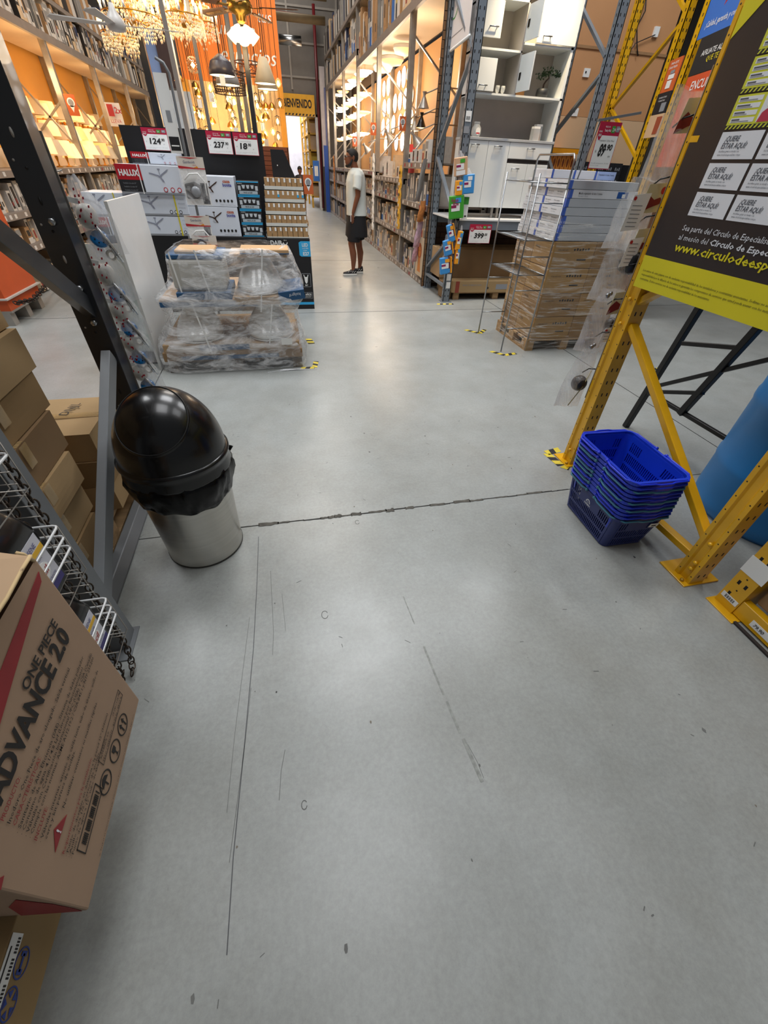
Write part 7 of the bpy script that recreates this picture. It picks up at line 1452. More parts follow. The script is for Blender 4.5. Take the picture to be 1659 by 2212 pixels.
def shelf_row(side, ya, yb, z, hmax, wmin, wmax, pal, label, group, limit_y, q, fill=0.9, xin=0.03):
    """upright cartons side by side; those beyond limit_y go into one far mass"""
    s = 1 if side == 'R' else -1; xf = (RRX if side == 'R' else LRX) + s * xin; y = ya; far = MB()
    while y < yb - wmin:
        w = q.uniform(wmin, wmax); h = hmax * q.uniform(0.62, 0.98); d = q.uniform(0.35, 0.6)
        if q.random() < fill and y + w < yb:
            if y < limit_y:
                o = bpy.data.objects.new('lamp_carton' if z < 2 else 'storage_carton', PR[q.choice(pal)]); COL.objects.link(o); o.scale = (d, w * 0.94, h); o.location = (xf + s * q.uniform(0, 0.04), y + w / 2, z + 0.001)
                if side == 'L': o.rotation_euler = (0, 0, PI)
                tag(o, label, 'carton', group); cnt[0] += 1
            else:
                x0, x1 = sorted((xf, xf + s * d)); far.box(x0, x1, y + 0.003, y + w * 0.95, z + 0.001, z + h, q.choice((cw, ck, cl, cc, cb_, cd)))
        y += w
    return far
farR, farL = MB(), MB()
def merge(a, b_):
    for f, k, sm in zip(b_.f, b_.m, b_.sm): a.add([b_.v[i] for i in f], [tuple(range(len(f)))], b_.mats[k], sm)
q = random.Random(12)
LV = ((0.07, 0.42, 'bottom'), (0.59, 0.38, 'second'), (1.06, 0.24, 'third'))
for i, (ya, yb) in enumerate(zip(ry, ry[1:])):
    for z, h, nm_ in LV:
        hh = h if z < 1 else (0.40 if i == 0 else 0.22)
        merge(farR, shelf_row('R', ya + 0.1, yb, z, hh, 0.08, 0.17, (0, 1, 2, 3, 4, 5, 7, 9, 11), 'upright lamp carton on the %s shelf of the right aisle rack' % nm_, 'lamp cartons on the %s right shelf' % nm_, 12.6, q))
    dz, d2 = (3.32, 4.23) if i < 3 else (3.53, 4.23)
    merge(farR, shelf_row('R', ya + 0.1, yb, dz, 0.80 if i < 3 else 0.6, 0.10, 0.24, (1, 3, 5, 6, 7, 8, 8, 10, 9), 'tall upright carton on the deck above the right lamp display', 'storage cartons above the right lamps', 16.2, q))
    merge(farR, shelf_row('R', ya + 0.1, yb, d2, 0.6, 0.12, 0.26, (8, 5, 3, 6), 'tall carton on the highest deck of the right rack', 'storage cartons on the highest right deck', 0.0, q))
for i, (ya, yb) in enumerate([(5.9, 7.95)] + list(zip(ly, ly[1:]))):
    for z, h, nm_ in ((0.02, 0.30, 'bottom'), (0.54, 0.26, 'second'), (0.89, 0.30, 'third')):
        merge(farL, shelf_row('L', ya + 0.1, yb, z, h, 0.08, 0.15, (0, 1, 5, 9, 11, 2), 'pale upright carton on the %s shelf of the left aisle rack' % nm_, 'lamp cartons on the %s left shelf' % nm_, 12.8, q, xin=0.05))
    merge(farL, shelf_row('L', ya + 0.1, yb, 2.89, 0.44, 0.08, 0.17, (0, 2, 3, 4, 5, 1, 11), 'upright carton on the deck above the left table lamps', 'storage cartons above the left lamps', 15.3, q, xin=0.01))
    merge(farL, shelf_row('L', ya + 0.1, yb, 3.37, 0.5, 0.12, 0.22, (0, 3, 8, 11, 5), 'carton on the top deck of the left aisle rack', 'storage cartons on the top left deck', 11.0, q, xin=0.01))
tag(farR.build('carton_rows'), 'far rows of cartons along the right aisle rack', 'cartons', kind='stuff'); tag(farL.build('carton_rows'), 'far rows of cartons along the left aisle rack', 'cartons', kind='stuff')

# ------------------------------------------------------------------ lamps
def emis(name, col, es, base='FFF2D8'):
    return mat(name, base, 0.4, vary=0, emit=col, es=es)
GLOWW = emis('glow_warm_white', 'FFE2B0', 3.2); GLOWC = emis('glow_cool_white', 'F2F6FF', 4.5); SHADE = emis('shade_lit_cream', 'FFC070', 0.85, 'F2E2C4'); SHADE2 = emis('shade_lit_amber', 'FFB050', 0.8, 'E8C890'); BULB = emis('bulb_filament', 'FFC060', 9.0); GOLD = mat('gold_metal', 'C98F3A', 0.3, 0.9); SHOFF = mat('shade_unlit', 'D8C3A2', 0.6)
def plight(loc, e, col=(1.0, 0.72, 0.40), r=0.12):
    l = bpy.data.lights.new('lamp_light', 'POINT'); l.energy = e; l.color = col; l.shadow_soft_size = r; o = bpy.data.objects.new('lamp_light', l); COL.objects.link(o); o.location = loc
def shade_lamp(x, y, z, r0, r1, h, m, label, base=True, grp='table lamps on the left lamp shelf'):
    t = thing('table_lamp', label, 'lamp', (x, y, 1.292), grp); b = MB().lathe([(r0, 0), (r1, h)], m, (0, 0, z - 1.292), 20, cap=False); b.build('lamp_shade', t, W=False)
    zz = z - 1.292
    if zz > 0.05: MB().lathe([(0.055, 0), (0.055, 0.012), (0.012, 0.02), (0.01, max(0.03, zz * 0.4)), (0.03, zz * 0.55 + 0.02), (0.008, zz * 0.8 + 0.03), (0.006, zz + h * 0.5)], GOLD, (0, 0, 0), 12).build('lamp_base', t, W=False)
q = random.Random(21); k = 0
BOARD = thing('shelf_riser', 'cream stepped riser holding the upper rows of table lamps', 'shelf', (-3.7, 10, 1.3))
b = MB().box(-4.08, -3.62, 8.0, 15.2, 1.292, 1.50, DECK); b.box(-4.08, -3.85, 8.0, 15.2, 1.50, 1.78, DECK); b.build('riser_body', BOARD)
for row, (xr, zr, hz) in enumerate(((-3.34, 1.42, 0.19), (-3.72, 1.66, 0.20), (-3.96, 1.96, 0.20))):
    y = 8.25 + 0.12 * row
    while y < 15.0:
        r = q.uniform(0.13, 0.17); mm = q.choice((SHADE, SHADE, SHADE2, SHOFF, SHADE)); zz = zr + q.uniform(-0.02, 0.04)
        t = thing('table_lamp', ('glowing' if mm != SHOFF else 'unlit') + ' cream-shaded table lamp in the %s row of the left lamp shelf' % ('front', 'middle', 'rear')[row], 'lamp', (xr, y, (1.292, 1.502, 1.782)[row]), 'cream table lamps, %s row of the left shelf' % ('front', 'middle', 'rear')[row])
        dz = zz - (1.292, 1.502, 1.782)[row]
        MB().lathe([(r, 0), (r * q.choice((0.62, 0.8, 0.9)), hz)], mm, (0, 0, dz), 20, cap=False).build('lamp_shade', t, W=False)
        MB().lathe([(0.05, 0.001), (0.05, 0.012), (0.012, 0.02), (0.012, max(0.03, dz * 0.5)), (0.026, dz * 0.7 + 0.02), (0.006, dz + 0.04), (0.005, dz + hz * 0.6)], GOLD if k % 3 else CER, (0, 0, 0), 10).build('lamp_base', t, W=False)
        y += r * 2 + q.uniform(0.02, 0.10); k += 1
for y in (8.6, 10.2, 11.8, 13.6, 15.6, 17.8): plight((-3.25, y, 2.35), 10, (1.0, 0.68, 0.34), 0.2)
# flush discs and spot lamps of the right rack
def disc(x, y, z, r, m, label, grp, axis='x', th=0.03):
    t = thing('flush_ceiling_lamp', label, 'lamp', (x, y, z), grp); M_ = Matrix.Rotation(-PI / 2, 4, 'Y') if axis == 'x' else Matrix.Rotation(PI, 4, 'X')
    MB().lathe([(r, 0), (r, th * 0.5)], WHITE, (0, 0, 0), 24, M_).build('rim', t, W=False); MB().lathe([(r * 0.97, th * 0.5), (r * 0.8, th * 1.1), (0.001, th * 1.4)], m, (0, 0, 0), 24, M_, cap=False).build('diffuser', t, W=False)
for row, (zz, ys) in enumerate(((3.02, (12.3, 12.75, 13.2, 14.3, 14.8)), (2.66, (12.0, 12.5, 13.0, 13.5, 14.2, 14.7)), (2.30, (11.9, 12.4, 12.9, 13.6, 14.2, 14.8)), (1.95, (12.0, 12.6, 13.2, 14.4)))):
    for j, y in enumerate(ys): disc(3.22, y, zz, 0.15 + 0.02 * (j % 2), GLOWC if j % 3 else GLOWW, 'bright oval flush lamp on the back board, %s row of the right display' % ('top', 'second', 'third', 'lowest')[row], 'flush lamps, %s row on the right back board' % ('top', 'second', 'third', 'lowest')[row])
for x, y, r in ((2.75, 12.0, 0.24), (2.75, 12.9, 0.22), (2.72, 10.9, 0.2)): disc(x, y, 3.20, r, SHADE, 'round ribbed cream lamp mounted under the right cream deck', 'ribbed ceiling lamps under the right deck', 'z', 0.10)
ring_y = [14.4, 14.9, 15.5, 16.0, 16.8, 17.4, 18.3, 19.2]
for row, zz in enumerate((3.25, 2.88, 2.55, 2.15)):
    for j, y in enumerate(ring_y):
        t = thing('round_pendant_lamp', 'glowing round dish lamp hanging in the %s tier at the far right rack' % ('top', 'second', 'third', 'lowest')[row], 'lamp', (2.62, y + 0.1 * row, zz), 'dish lamps, %s tier of the far right rack' % ('top', 'second', 'third', 'lowest')[row])
        m = (GLOWC, GLOWW, SHADE, GLOWW)[(row + j) % 4]; r = 0.20 - 0.01 * (j % 3)
        MB().lathe([(0.001, -0.05), (r * 0.7, -0.035), (r, 0.0), (r * 0.95, 0.012)], m, (0, 0, 0), 20).build('diffuser', t, W=False); MB().lathe([(r * 0.5, 0.012), (0.02, 0.04), (0.004, 0.045), (0.004, 0.12)], GOLD, (0, 0, 0), 12).build('stem', t, W=False)
        if j % 2 == 0: MB().box(-r, -r + 0.003, -0.03, 0.03, -0.16, -0.05, WHITE).build('price_tag', t, W=False)
for x, y, z, m, lab in ((2.62, 9.45, 1.99, GLOWW, 'small warm cone spot lamp beside the steel post'), (2.66, 9.2, 2.02, BULB, 'dark hourglass cone lamp with warm bulb on the right back board'), (2.5, 8.75, 1.80, GLOWC, 'silver spot lamp with bright face low on the right display'), (2.55, 8.75, 2.22, CHROME, 'small chrome dome lamp on the right back board'), (2.6, 11.2, 1.92, GLOWC, 'bright cool spot lamp cluster next to the second post'), (2.4, 12.7, 1.74, GLOWC, 'small round white clip spot lamp on the post by the person')):
    t = thing('spot_lamp', lab, 'lamp', (x, y, z)); M_ = Matrix.Rotation(-0.7, 4, 'Y') if m == GLOWC else Matrix.Identity(4)
    MB().lathe([(0.09, 0), (0.055, 0.07), (0.02, 0.14), (0.035, 0.19)], GALV if m != BULB else BLK, (0, 0, 0), 18, M_, cap=False).build('lamp_head', t, W=False); MB().lathe([(0.085, 0.004), (0.001, -0.01)], m, (0, 0, 0), 18, M_, cap=False).build('bulb', t, W=False); MB().tube([(0, 0, 0.16), (0.25, 0, 0.25), (3.2 - x, 0, 0.25)], 0.010, GALV, 6).build('arm', t, W=False)
t = thing('table_lamp', 'red-shaded table lamp with pink base on the right display shelf', 'lamp', (2.52, 9.15, 1.342)); MB().lathe([(0.10, 0.27), (0.065, 0.46)], mat('shade_red', 'D23A30', 0.5, emit='D23A30', es=0.25), (0, 0, 0), 18, cap=False).build('lamp_shade', t, W=False); MB().lathe([(0.06, 0.001), (0.055, 0.2), (0.05, 0.28)], mat('base_pink', 'D25560', 0.4), (0, 0, 0), 14).build('lamp_base', t, W=False)
for y in (9.4, 11.0, 12.6, 14.2, 16.0, 18.0): plight((2.55, y, 2.75), 22, (1.0, 0.80, 0.56), 0.2)
plight((2.6, 12.6, 2.3), 14, (1, 0.95, 0.88), 0.3)
# products standing on the display shelf of the right rack
q = random.Random(31)
for y in [7.5 + 0.19 * j for j in range(30)]:
    zb_ = 1.56 if y < 8.9 else (1.34 if y < 11.35 else 1.40)
    if q.random() < 0.75 and not (9.0 < y < 9.32): 
        o = bpy.data.objects.new('lamp_carton', PR[q.choice((0, 2, 5, 9, 7))]); COL.objects.link(o); o.scale = (0.25, 0.13, q.uniform(0.12, 0.34)); o.location = (RRX + 0.08 + 0.1 * q.random(), y, zb_ + 0.001); tag(o, 'small lamp carton on the display shelf of the right rack', 'carton', 'lamp cartons on the right display shelf')
# hanging product strips on the right posts
YP = mat('pouch_yellow', 'D9A63A', 0.4, vary=0.15); PKP = mat('pouch_pink', 'C9A6B4', 0.4, vary=0.35, scale=20); OP = mat('pouch_orange', 'D98C4E', 0.4, vary=0.35, scale=18)
for (y, z0, z1, m, nm_) in ((8.93, 0.62, 1.62, YP, 'yellow'), (11.38, 0.35, 1.7, WHITE, 'silver'), (13.8, 0.9, 1.6, WHITE, 'white'), (18.5, 0.8, 1.75, OP, 'orange')):
    n = int((z1 - z0) / 0.15)
    for j in range(n):
        t = thing('hanging_pouch', '%s product pouch on the clip strip of a right rack post' % nm_, 'pouch', (RRX - 0.03, y, z0 + 0.15 * j), '%s pouches on a right rack post' % nm_)
        b = MB(); pouch(b, (0, 0.0, 0.15), Vector((0.3, -1, 0)), Z, 0.05, 0.11, 0.16, 0.02, m, j); b.build('pouch_body', t, W=False); MB().box(-0.022, -0.020, -0.03, 0.03, 0.03, 0.07, BLACK if j % 2 else WHITE).build('print_patch', t, W=False)
for j, (x, y, z, h, w, m, lab) in enumerate(((2.255, 7.45, 1.10, 0.50, 0.10, cl, 'grey long pouch hanging highest at the near end of the right rack'), (2.25, 7.35, 0.86, 0.26, 0.13, OP, 'orange printed pouch below the grey long pouch'), (2.245, 7.40, 0.52, 0.34, 0.13, PKP, 'pink printed pouch in the middle of the near rack end'), (2.24, 7.5, 0.30, 0.24, 0.12, PKP, 'pink pouch hanging lowest of the near rack end'))):
    t = thing('hanging_pouch', lab, 'pouch', (x, y, z)); b = MB(); pouch(b, (0, 0, h), Vector((0.9, 0.45, 0)), Vector((0.16, 0, 1)), w * 0.8, w, h, 0.02, m, 60 + j); b.build('pouch_body', t, W=False)
ps = thing('animal_poster', 'small poster with an orange lion cub low at the near end of the right rack', 'poster', (2.28, 7.3, 0.12)); b = MB().box(2.272, 2.276, 7.22, 7.62, 0.12, 0.66, mat('poster_paper', 'C9B79C', 0.5, vary=0.05)); b.build('sheet', ps)
b = MB(); fo = Vector((2.271, 7.62, 0)); fu = Vector((0, -1, 0)); LN = mat('lion_fur', 'C9803E', 0.6); LM = mat('lion_mane', 'A8552A', 0.6)
b.prism([(0.2 + 0.11 * math.cos(a * PI / 10), 0.47 + 0.11 * math.sin(a * PI / 10)) for a in range(20)], fo, fu, Z, 0.001, LM); b.prism([(0.2 + 0.07 * math.cos(a * PI / 10), 0.46 + 0.07 * math.sin(a * PI / 10)) for a in range(20)], fo, fu, Z, 0.002, LN); b.prism([(0.12, 0.18), (0.30, 0.18), (0.26, 0.38), (0.15, 0.38)], fo, fu, Z, 0.0015, LN)
for s in (-1, 1): b.rect(fo, fu, Z, 0.2 + s * 0.028 - 0.006, 0.2 + s * 0.028 + 0.006, 0.47, 0.485, INK, d=0.003)
b.build('lion_picture', ps)
# location-pin signs
def pin_sign(x, y, z, s, label):
    t = thing('pin_sign', label, 'sign', (x, y, z)); b = MB(); o = Vector((x, y, z)); b.rect(o, X, Z, -0.10 * s, 0.10 * s, 0, 0.32 * s, mat('pin_sign_orange', 'C4602E', 0.5), d=0.004); b.build('panel', t)
    b = MB(); b.prism([(0.07 * s * math.cos(a), 0.20 * s + 0.07 * s * math.sin(a)) for a in [q_ * PI / 8 for q_ in range(16)]], o + Vector((0, -0.005, 0)), X, Z, 0.001, WHITE); b.prism([(-0.045 * s, 0.15 * s), (0, 0.05 * s), (0.045 * s, 0.15 * s)], o + Vector((0, -0.005, 0)), X, Z, 0.001, WHITE); b.prism([(0.05 * s * math.cos(a), 0.20 * s + 0.05 * s * math.sin(a)) for a in [q_ * PI / 8 for q_ in range(16)]], o + Vector((0, -0.007, 0)), X, Z, 0.001, GREYP); b.build('pin_mark', t)
pin_sign(2.255, 8.896, 1.95, 0.55, 'orange pin sign on the nearest post of the right lamp rack'); pin_sign(2.25, 11.345, 1.98, 0.6, 'orange pin sign on the third post of the right lamp rack'); pin_sign(2.25, 13.775, 1.85, 0.6, 'orange pin sign on the farther post of the right lamp rack'); pin_sign(-3.07, 10.375, 1.95, 0.8, 'orange pin sign on the first post of the left lamp rack')
pin_sign(0.462, 6.402, 1.20, 0.58, 'orange pin sign beside the bulb boxes of the black display')
t = thing('offer_sign', 'white and red two-for-one offer sign on the second post of the left lamp rack', 'price sign', (-3.0, 12.795, 1.95)); b = MB().rect((-3.02, 12.795, 1.93), X, Z, -0.14, 0.14, 0, 0.36, WHITE, d=0.004); b.rect((-3.0, 12.695, 1.93), X, Z, -0.11, 0.0, 0.15, 0.33, RED); b.text('2x', (-3.0, 12.69, 1.93), X, Z, 0.02, 0.2, 0.09, RED, bold=0.02); b.text('LLEVA', (-3.0, 12.69, 1.93), X, Z, -0.1, 0.05, 0.06, RED, w=0.2); b.build('panel', t)
# ------------------------------------------------------------------ hanging lamp display in the middle
fd = thing('lamp_stand_wall', 'tall orange backed lamp display frame behind the black promo stand', 'display', (-0.4, 9, 0)); OW = mat('orange_wall', 'DE7A28', 0.55, vary=0.04)
MB().box(-1.30, 0.44, 11.0, 11.05, 2.54, 3.75, OW).build('orange_panel', fd); MB().box(-1.30, 0.44, 11.0, 11.05, 1.0, 2.54, mat('lamp_board_pale', 'DDBB84', 0.5, 0.0, 0.1)).build('lower_panel', fd)
MB().box(-1.32, -1.22, 10.9, 11.0, 0, 2.54, mat('frame_amber', 'D2922C', 0.5)).build('side_post', fd); MB().box(0.34, 0.44, 10.9, 11.0, 0, 2.54, mat('frame_amber', 'D2922C', 0.5)).build('side_post', fd)
b = MB(); b.text('espacios', (0, 10.995, 0), X, Z, -0.60, 2.80, 0.20, WHITE, w=0.95, shear=0.3); b.text('Ilumina', (0, 10.995, 0), X, Z, -0.75, 3.12, 0.16, WHITE, w=0.8, shear=0.3); b.text('tus', (0, 10.995, 0), X, Z, 0.1, 3.3, 0.14, WHITE, shear=0.3); b.build('lettering', fd)
for x, y, w, m in ((-1.225, 7.2, 0.075, RACKD), (-0.65, 7.2, 0.035, RACKL), (-0.105, 7.2, 0.055, RACKD), (-0.90, 7.25, 0.028, WHITE), (-0.33, 9.2, 0.06, CHROME), (-0.22, 9.2, 0.06, CHROME), (-0.12, 9.3, 0.06, CHROME)): MB().box(x - w / 2, x + w / 2, y, y + w, 0, 4.5, m).build('frame_post', fd, bevel=0.003)
MB().box(-1.3, 0.9, 7.15, 7.25, 4.3, 4.4, RACKD).build('top_beam', fd); MB().box(-1.3, 0.9, 8.2, 8.3, 4.3, 4.4, RACKD).build('top_beam', fd)
for x in (-1.26, 0.85): MB().box(x, x + 0.08, 7.2, 11.0, 4.3, 4.4, RACKD).build('top_beam', fd)
MB().box(-1.62, -1.40, 9.6, 9.63, 1.5, 4.2, mat('wall_poster_blue', '6C86B4', 0.5, vary=0.15, scale=3)).build('striped_poster', fd); MB().box(-1.42, -1.17, 9.55, 9.59, 2.3, 3.6, mat('wall_poster_dark', '2A1418', 0.5, vary=0.2)).build('dark_poster', fd)
MB().box(-1.42, -1.06, 9.5, 9.54, 1.2, 2.27, mat('pale_cabinet', 'A9BACB', 0.4)).build('pale_panel', fd)
CRY = glass('crystal', 'FFF4DC', 0.75, 0.03); 
CRY2 = mat('crystal_bright', 'FFE6B8', 0.08, 0.0, 0, coat=1.0, spec=1.0)
def chandelier(x, y, z, R, tiers, label, hang=4.3, seed=0, dens=1.0):
    t = thing('chandelier', label, 'chandelier', (x, y, z)); r = random.Random(seed)
    b = MB(); b.tube([(0, 0, 0.05), (0, 0, hang - z)], 0.008, GOLD, 6); b.lathe([(0.02, -0.1), (0.05, -0.05), (0.02, 0.0), (0.04, 0.06), (0.012, 0.12)], GOLD, (0, 0, 0), 12)
    for tr in range(tiers):
        rr_, zz = R * (1 - 0.3 * tr), -0.02 + 0.16 * tr
        for k in range(8 - 2 * tr): a = 2 * PI * k / (8 - 2 * tr) + tr; b.tube([(0, 0, zz), (rr_ * 0.5 * math.cos(a), rr_ * 0.5 * math.sin(a), zz - 0.06), (rr_ * math.cos(a), rr_ * math.sin(a), zz)], 0.006, GOLD, 5)
        b.tube([(rr_ * math.cos(a), rr_ * math.sin(a), zz) for a in [2 * PI * k / 20 for k in range(20)]], 0.006, GOLD, 5, closed=True)
    b.build('metal_frame', t, W=False)
    cb = MB(); cr_ = MB(); bulbs = []
    def gem(p, s): 
        cr_.add([p + Vector((0, 0, s * 1.6)), p + Vector((s, 0, 0)), p + Vector((0, s, 0)), p + Vector((-s, 0, 0)), p + Vector((0, -s, 0)), p - Vector((0, 0, s * 2.2))], [(0, 1, 2), (0, 2, 3), (0, 3, 4), (0, 4, 1), (5, 2, 1), (5, 3, 2), (5, 4, 3), (5, 1, 4)], CRY2 if r.random() < 0.45 else CRY)
    for tr in range(tiers):
        rr_, zz = R * (1 - 0.3 * tr), -0.02 + 0.16 * tr; nb = 8 - 2 * tr
        for k in range(nb):
            a = 2 * PI * k / nb + tr; px, py = rr_ * math.cos(a), rr_ * math.sin(a)
            MB().lathe([(0.011, 0.0), (0.011, 0.045)], WHITE, (px, py, zz + 0.01), 8).build('candle', t, W=False); MB().lathe([(0.008, 0.055), (0.016, 0.075), (0.010, 0.10), (0.001, 0.125)], BULB, (px, py, zz), 8).build('bulb', t, W=False)
        n = int(70 * dens)
        for k in range(n):
            a = 2 * PI * k / n; L = r.randint(2, 5)
            for j in range(L): gem(Vector((rr_ * math.cos(a), rr_ * math.sin(a), zz - 0.025 - 0.028 * j)), 0.0065 + (0.004 if j == L - 1 else 0))
        for k in range(int(90 * dens)):
            a, s = r.uniform(0, 2 * PI), math.sqrt(r.random()) * rr_; gem(Vector((s * math.cos(a), s * math.sin(a), zz - 0.05 - 0.12 * (1 - s / rr_) * r.random() * 1.6)), 0.008)
    o = cr_.build('crystal_drops', t, W=False); o['kind'] = 'stuff'; return t
chandelier(-1.20, 6.9, 2.60, 0.27, 2, 'large crystal chandelier left of the dark post, nearest of the cluster', seed=1)
chandelier(-0.96, 7.5, 2.74, 0.26, 2, 'large crystal chandelier behind the dark post', seed=2)
chandelier(-0.70, 6.95, 2.64, 0.20, 1, 'crystal chandelier with long drops right of the white fan', seed=3)
chandelier(-0.62, 8.1, 2.78, 0.20, 2, 'violet-tinted crystal chandelier farthest right of the cluster', seed=4, dens=0.7)
chandelier(-1.42, 7.3, 2.52, 0.20, 1, 'low wide crystal chandelier at the left end of the cluster', seed=5)
t = thing('crystal_globe_lamp', 'round crystal globe lamp hanging in front of the orange panel', 'lamp', (-0.79, 8.0, 2.39)); b = MB(); r = random.Random(9)
for k in range(160):
    a, c = r.uniform(0, 2 * PI), math.acos(r.uniform(-1, 1)); p = Vector((math.sin(c) * math.cos(a), math.sin(c) * math.sin(a), math.cos(c))) * 0.07; s = 0.008; b.add([p + X * s, p + Y * s, p - X * s, p - Y * s, p + p.normalized() * s * 1.5], [(0, 1, 4), (1, 2, 4), (2, 3, 4), (3, 0, 4)], CRY2)
b.build('crystal_shell', t, W=False); MB().lathe([(0.001, -0.03), (0.03, 0), (0.001, 0.03)], BULB, (0, 0, 0), 10).build('bulb', t, W=False); MB().tube([(0, 0, 0.07), (0, 0, 1.9)], 0.003, BLACK, 5).build('cord', t, W=False)
def pendant(x, y, z, prof, m, label, inner=True, top=4.3, cordm=None, tag_=False):
    t = thing('pendant_lamp', label, 'lamp', (x, y, z)); MB().lathe(prof, m, (0, 0, 0), 28, cap=False).build('lamp_shade', t, W=False, solid=0.003)
    if inner: MB().lathe([(prof[0][0] * 0.97, 0.004), (0.001, 0.02)], GLOWW, (0, 0, 0), 24, cap=False).build('lit_disc', t, W=False)
    MB().tube([(0, 0, prof[-1][1]), (0, 0, top - z)], 0.005, cordm or BLACK, 5).build('cord', t, W=False)
    if tag_: MB().box(-0.03, 0.03, -prof[0][0] - 0.01, -prof[0][0] - 0.008, -0.10, -0.01, WHITE).build('price_tag', t, W=False)
DG = mat('pendant_dark', '3A3A46', 0.35); CON = mat('pendant_concrete', '8E8C8A', 0.6)
pendant(-0.42, 7.6, 2.275, [(0.155, 0), (0.150, 0.06), (0.125, 0.115), (0.122, 0.12), (0.06, 0.16), (0.02, 0.185)], DG, 'dark grey bell pendant lamp with warm inside, in front of the orange panel', tag_=True)
pendant(-0.39, 8.0, 2.235, [(0.155, 0), (0.14, 0.07), (0.10, 0.13), (0.02, 0.17)], CON, 'pale bell pendant lamp just behind the dark one')
pendant(0.10, 8.2, 2.295, [(0.145, 0), (0.055, 0.24), (0.03, 0.25)], mat('pendant_linen', 'CBB896', 0.7), 'tall linen cone pendant lamp at the right of the lamp cluster'); pendant(0.13, 8.6, 2.28, [(0.15, 0), (0.06, 0.24), (0.03, 0.25)], mat('pendant_linen', 'CBB896', 0.7), 'second linen cone pendant lamp close behind the first')
RAT = mat('rattan_dark', '4A3220', 0.7)
t = thing('pendant_lamp', 'dark rattan basket pendant lamp behind the bell pendants', 'lamp', (-0.39, 8.4, 2.19)); b = MB()
for k in range(36): a = 2 * PI * k / 36; b.tube([(0.20 * math.cos(a), 0.20 * math.sin(a), 0), (0.215 * math.cos(a + .1), 0.215 * math.sin(a + .1), 0.1), (0.20 * math.cos(a), 0.20 * math.sin(a), 0.21)], 0.004, RAT, 4)
for zz in (0, 0.05, 0.1, 0.15, 0.21): b.tube([(0.21 * math.cos(a), 0.21 * math.sin(a), zz) for a in [2 * PI * k / 24 for k in range(24)]], 0.006, RAT, 5, closed=True)
b.build('woven_shade', t, W=False); MB().lathe([(0.001, 0.05), (0.035, 0.09), (0.001, 0.14)], BULB, (0, 0, 0), 10).build('bulb', t, W=False); MB().tube([(0, 0, 0.14), (0, 0, 2.1)], 0.004, BLACK, 5).build('cord', t, W=False)
t = thing('pendant_lamp', 'brown twig drum pendant lamp at the upper centre of the cluster', 'lamp', (-0.12, 8.7, 2.42)); b = MB(); r = random.Random(5)
for k in range(50): a, c = r.uniform(0, 6.28), r.uniform(0, 6.28); b.tube([(0.17 * math.cos(a), 0.17 * math.sin(a), r.uniform(0, 0.12)), (0.17 * math.cos(a + r.uniform(-.7, .7)), 0.17 * math.sin(a + .3), r.uniform(0, 0.12))], 0.004, mat('twig_brown', '8A4A22', 0.6), 4)
for zz in (0, 0.12): b.tube([(0.17 * math.cos(a), 0.17 * math.sin(a), zz) for a in [2 * PI * k / 24 for k in range(24)]], 0.006, RAT, 5, closed=True)
b.build('twig_shade', t, W=False); MB().lathe([(0.001, 0.03), (0.03, 0.06), (0.001, 0.1)], BULB, (0, 0, 0), 10).build('bulb', t, W=False); MB().tube([(0, 0, 0.1), (0, 0, 1.88)], 0.004, BLACK, 5).build('cord', t, W=False)
# ceiling fan with five tulip lights, brass
BRS = mat('fan_brass', 'A07A34', 0.25, 0.9); BLD = mat('fan_blade_walnut', '5A3820', 0.4, vary=0.2, scale=3, stretch=(1, 6, 6)); TUL = emis('tulip_glass_lit', 'FFE6B0', 2.2)
cf = thing('ceiling_fan', 'brass ceiling fan with walnut blades and lit tulip glass shades', 'ceiling fan', (-0.10, 7.0, 2.70)); MB().tube([(0, 0, 0.1), (0, 0, 1.6)], 0.015, BRS, 8).build('down_rod', cf, W=False)
MB().lathe([(0.03, -0.08), (0.05, -0.06), (0.055, -0.02), (0.12, 0.0), (0.135, 0.05), (0.11, 0.09), (0.03, 0.12)], BRS, (0, 0, 0), 24).build('motor_housing', cf, W=False)
for k in range(5):
    a = math.radians(-12 + 72 * k); M_ = Matrix.Rotation(a, 4, 'Z') @ Matrix.Rotation(0.18, 4, 'X'); b = MB(); b.box(0.12, 0.24, -0.02, 0.02, 0.03, 0.036, BRS, M=M_); ib = b.build('blade_iron', cf, W=False)
    b = MB(); b.prism([(0.22, -0.05), (0.58, -0.065), (0.62, -0.04), (0.63, 0.0), (0.62, 0.04), (0.58, 0.065), (0.22, 0.05)], M_ @ Vector((0, 0, 0.036)), M_.to_3x3() @ X, M_.to_3x3() @ Y, 0.008, BLD); b.prism([(0.32, -0.02), (0.56, -0.022), (0.58, 0), (0.56, 0.022), (0.32, 0.02)], M_ @ Vector((0, 0, 0.0345)), M_.to_3x3() @ X, M_.to_3x3() @ Y, 0.001, BRS); b.build('blade', cf, W=False)
for k in range(5):
    a = 2 * PI * k / 5 + 0.3; ux, uy = math.cos(a), math.sin(a); Mq = T(0.055 * ux, 0.055 * uy, -0.10) @ Matrix.Rotation(a, 4, 'Z') @ Matrix.Rotation(PI - 0.75, 4, 'Y')
    MB().lathe([(0.018, 0), (0.04, 0.04), (0.045, 0.085), (0.058, 0.125)], TUL, (0, 0, 0), 14, Mq, cap=False).build('tulip_shade', cf, W=False); MB().lathe([(0.001, 0.02), (0.02, 0.05), (0.001, 0.09)], BULB, (0, 0, 0), 8, Mq).build('bulb', cf, W=False)
WB = mat('fan_white_grey', 'B9B4AE', 0.4)
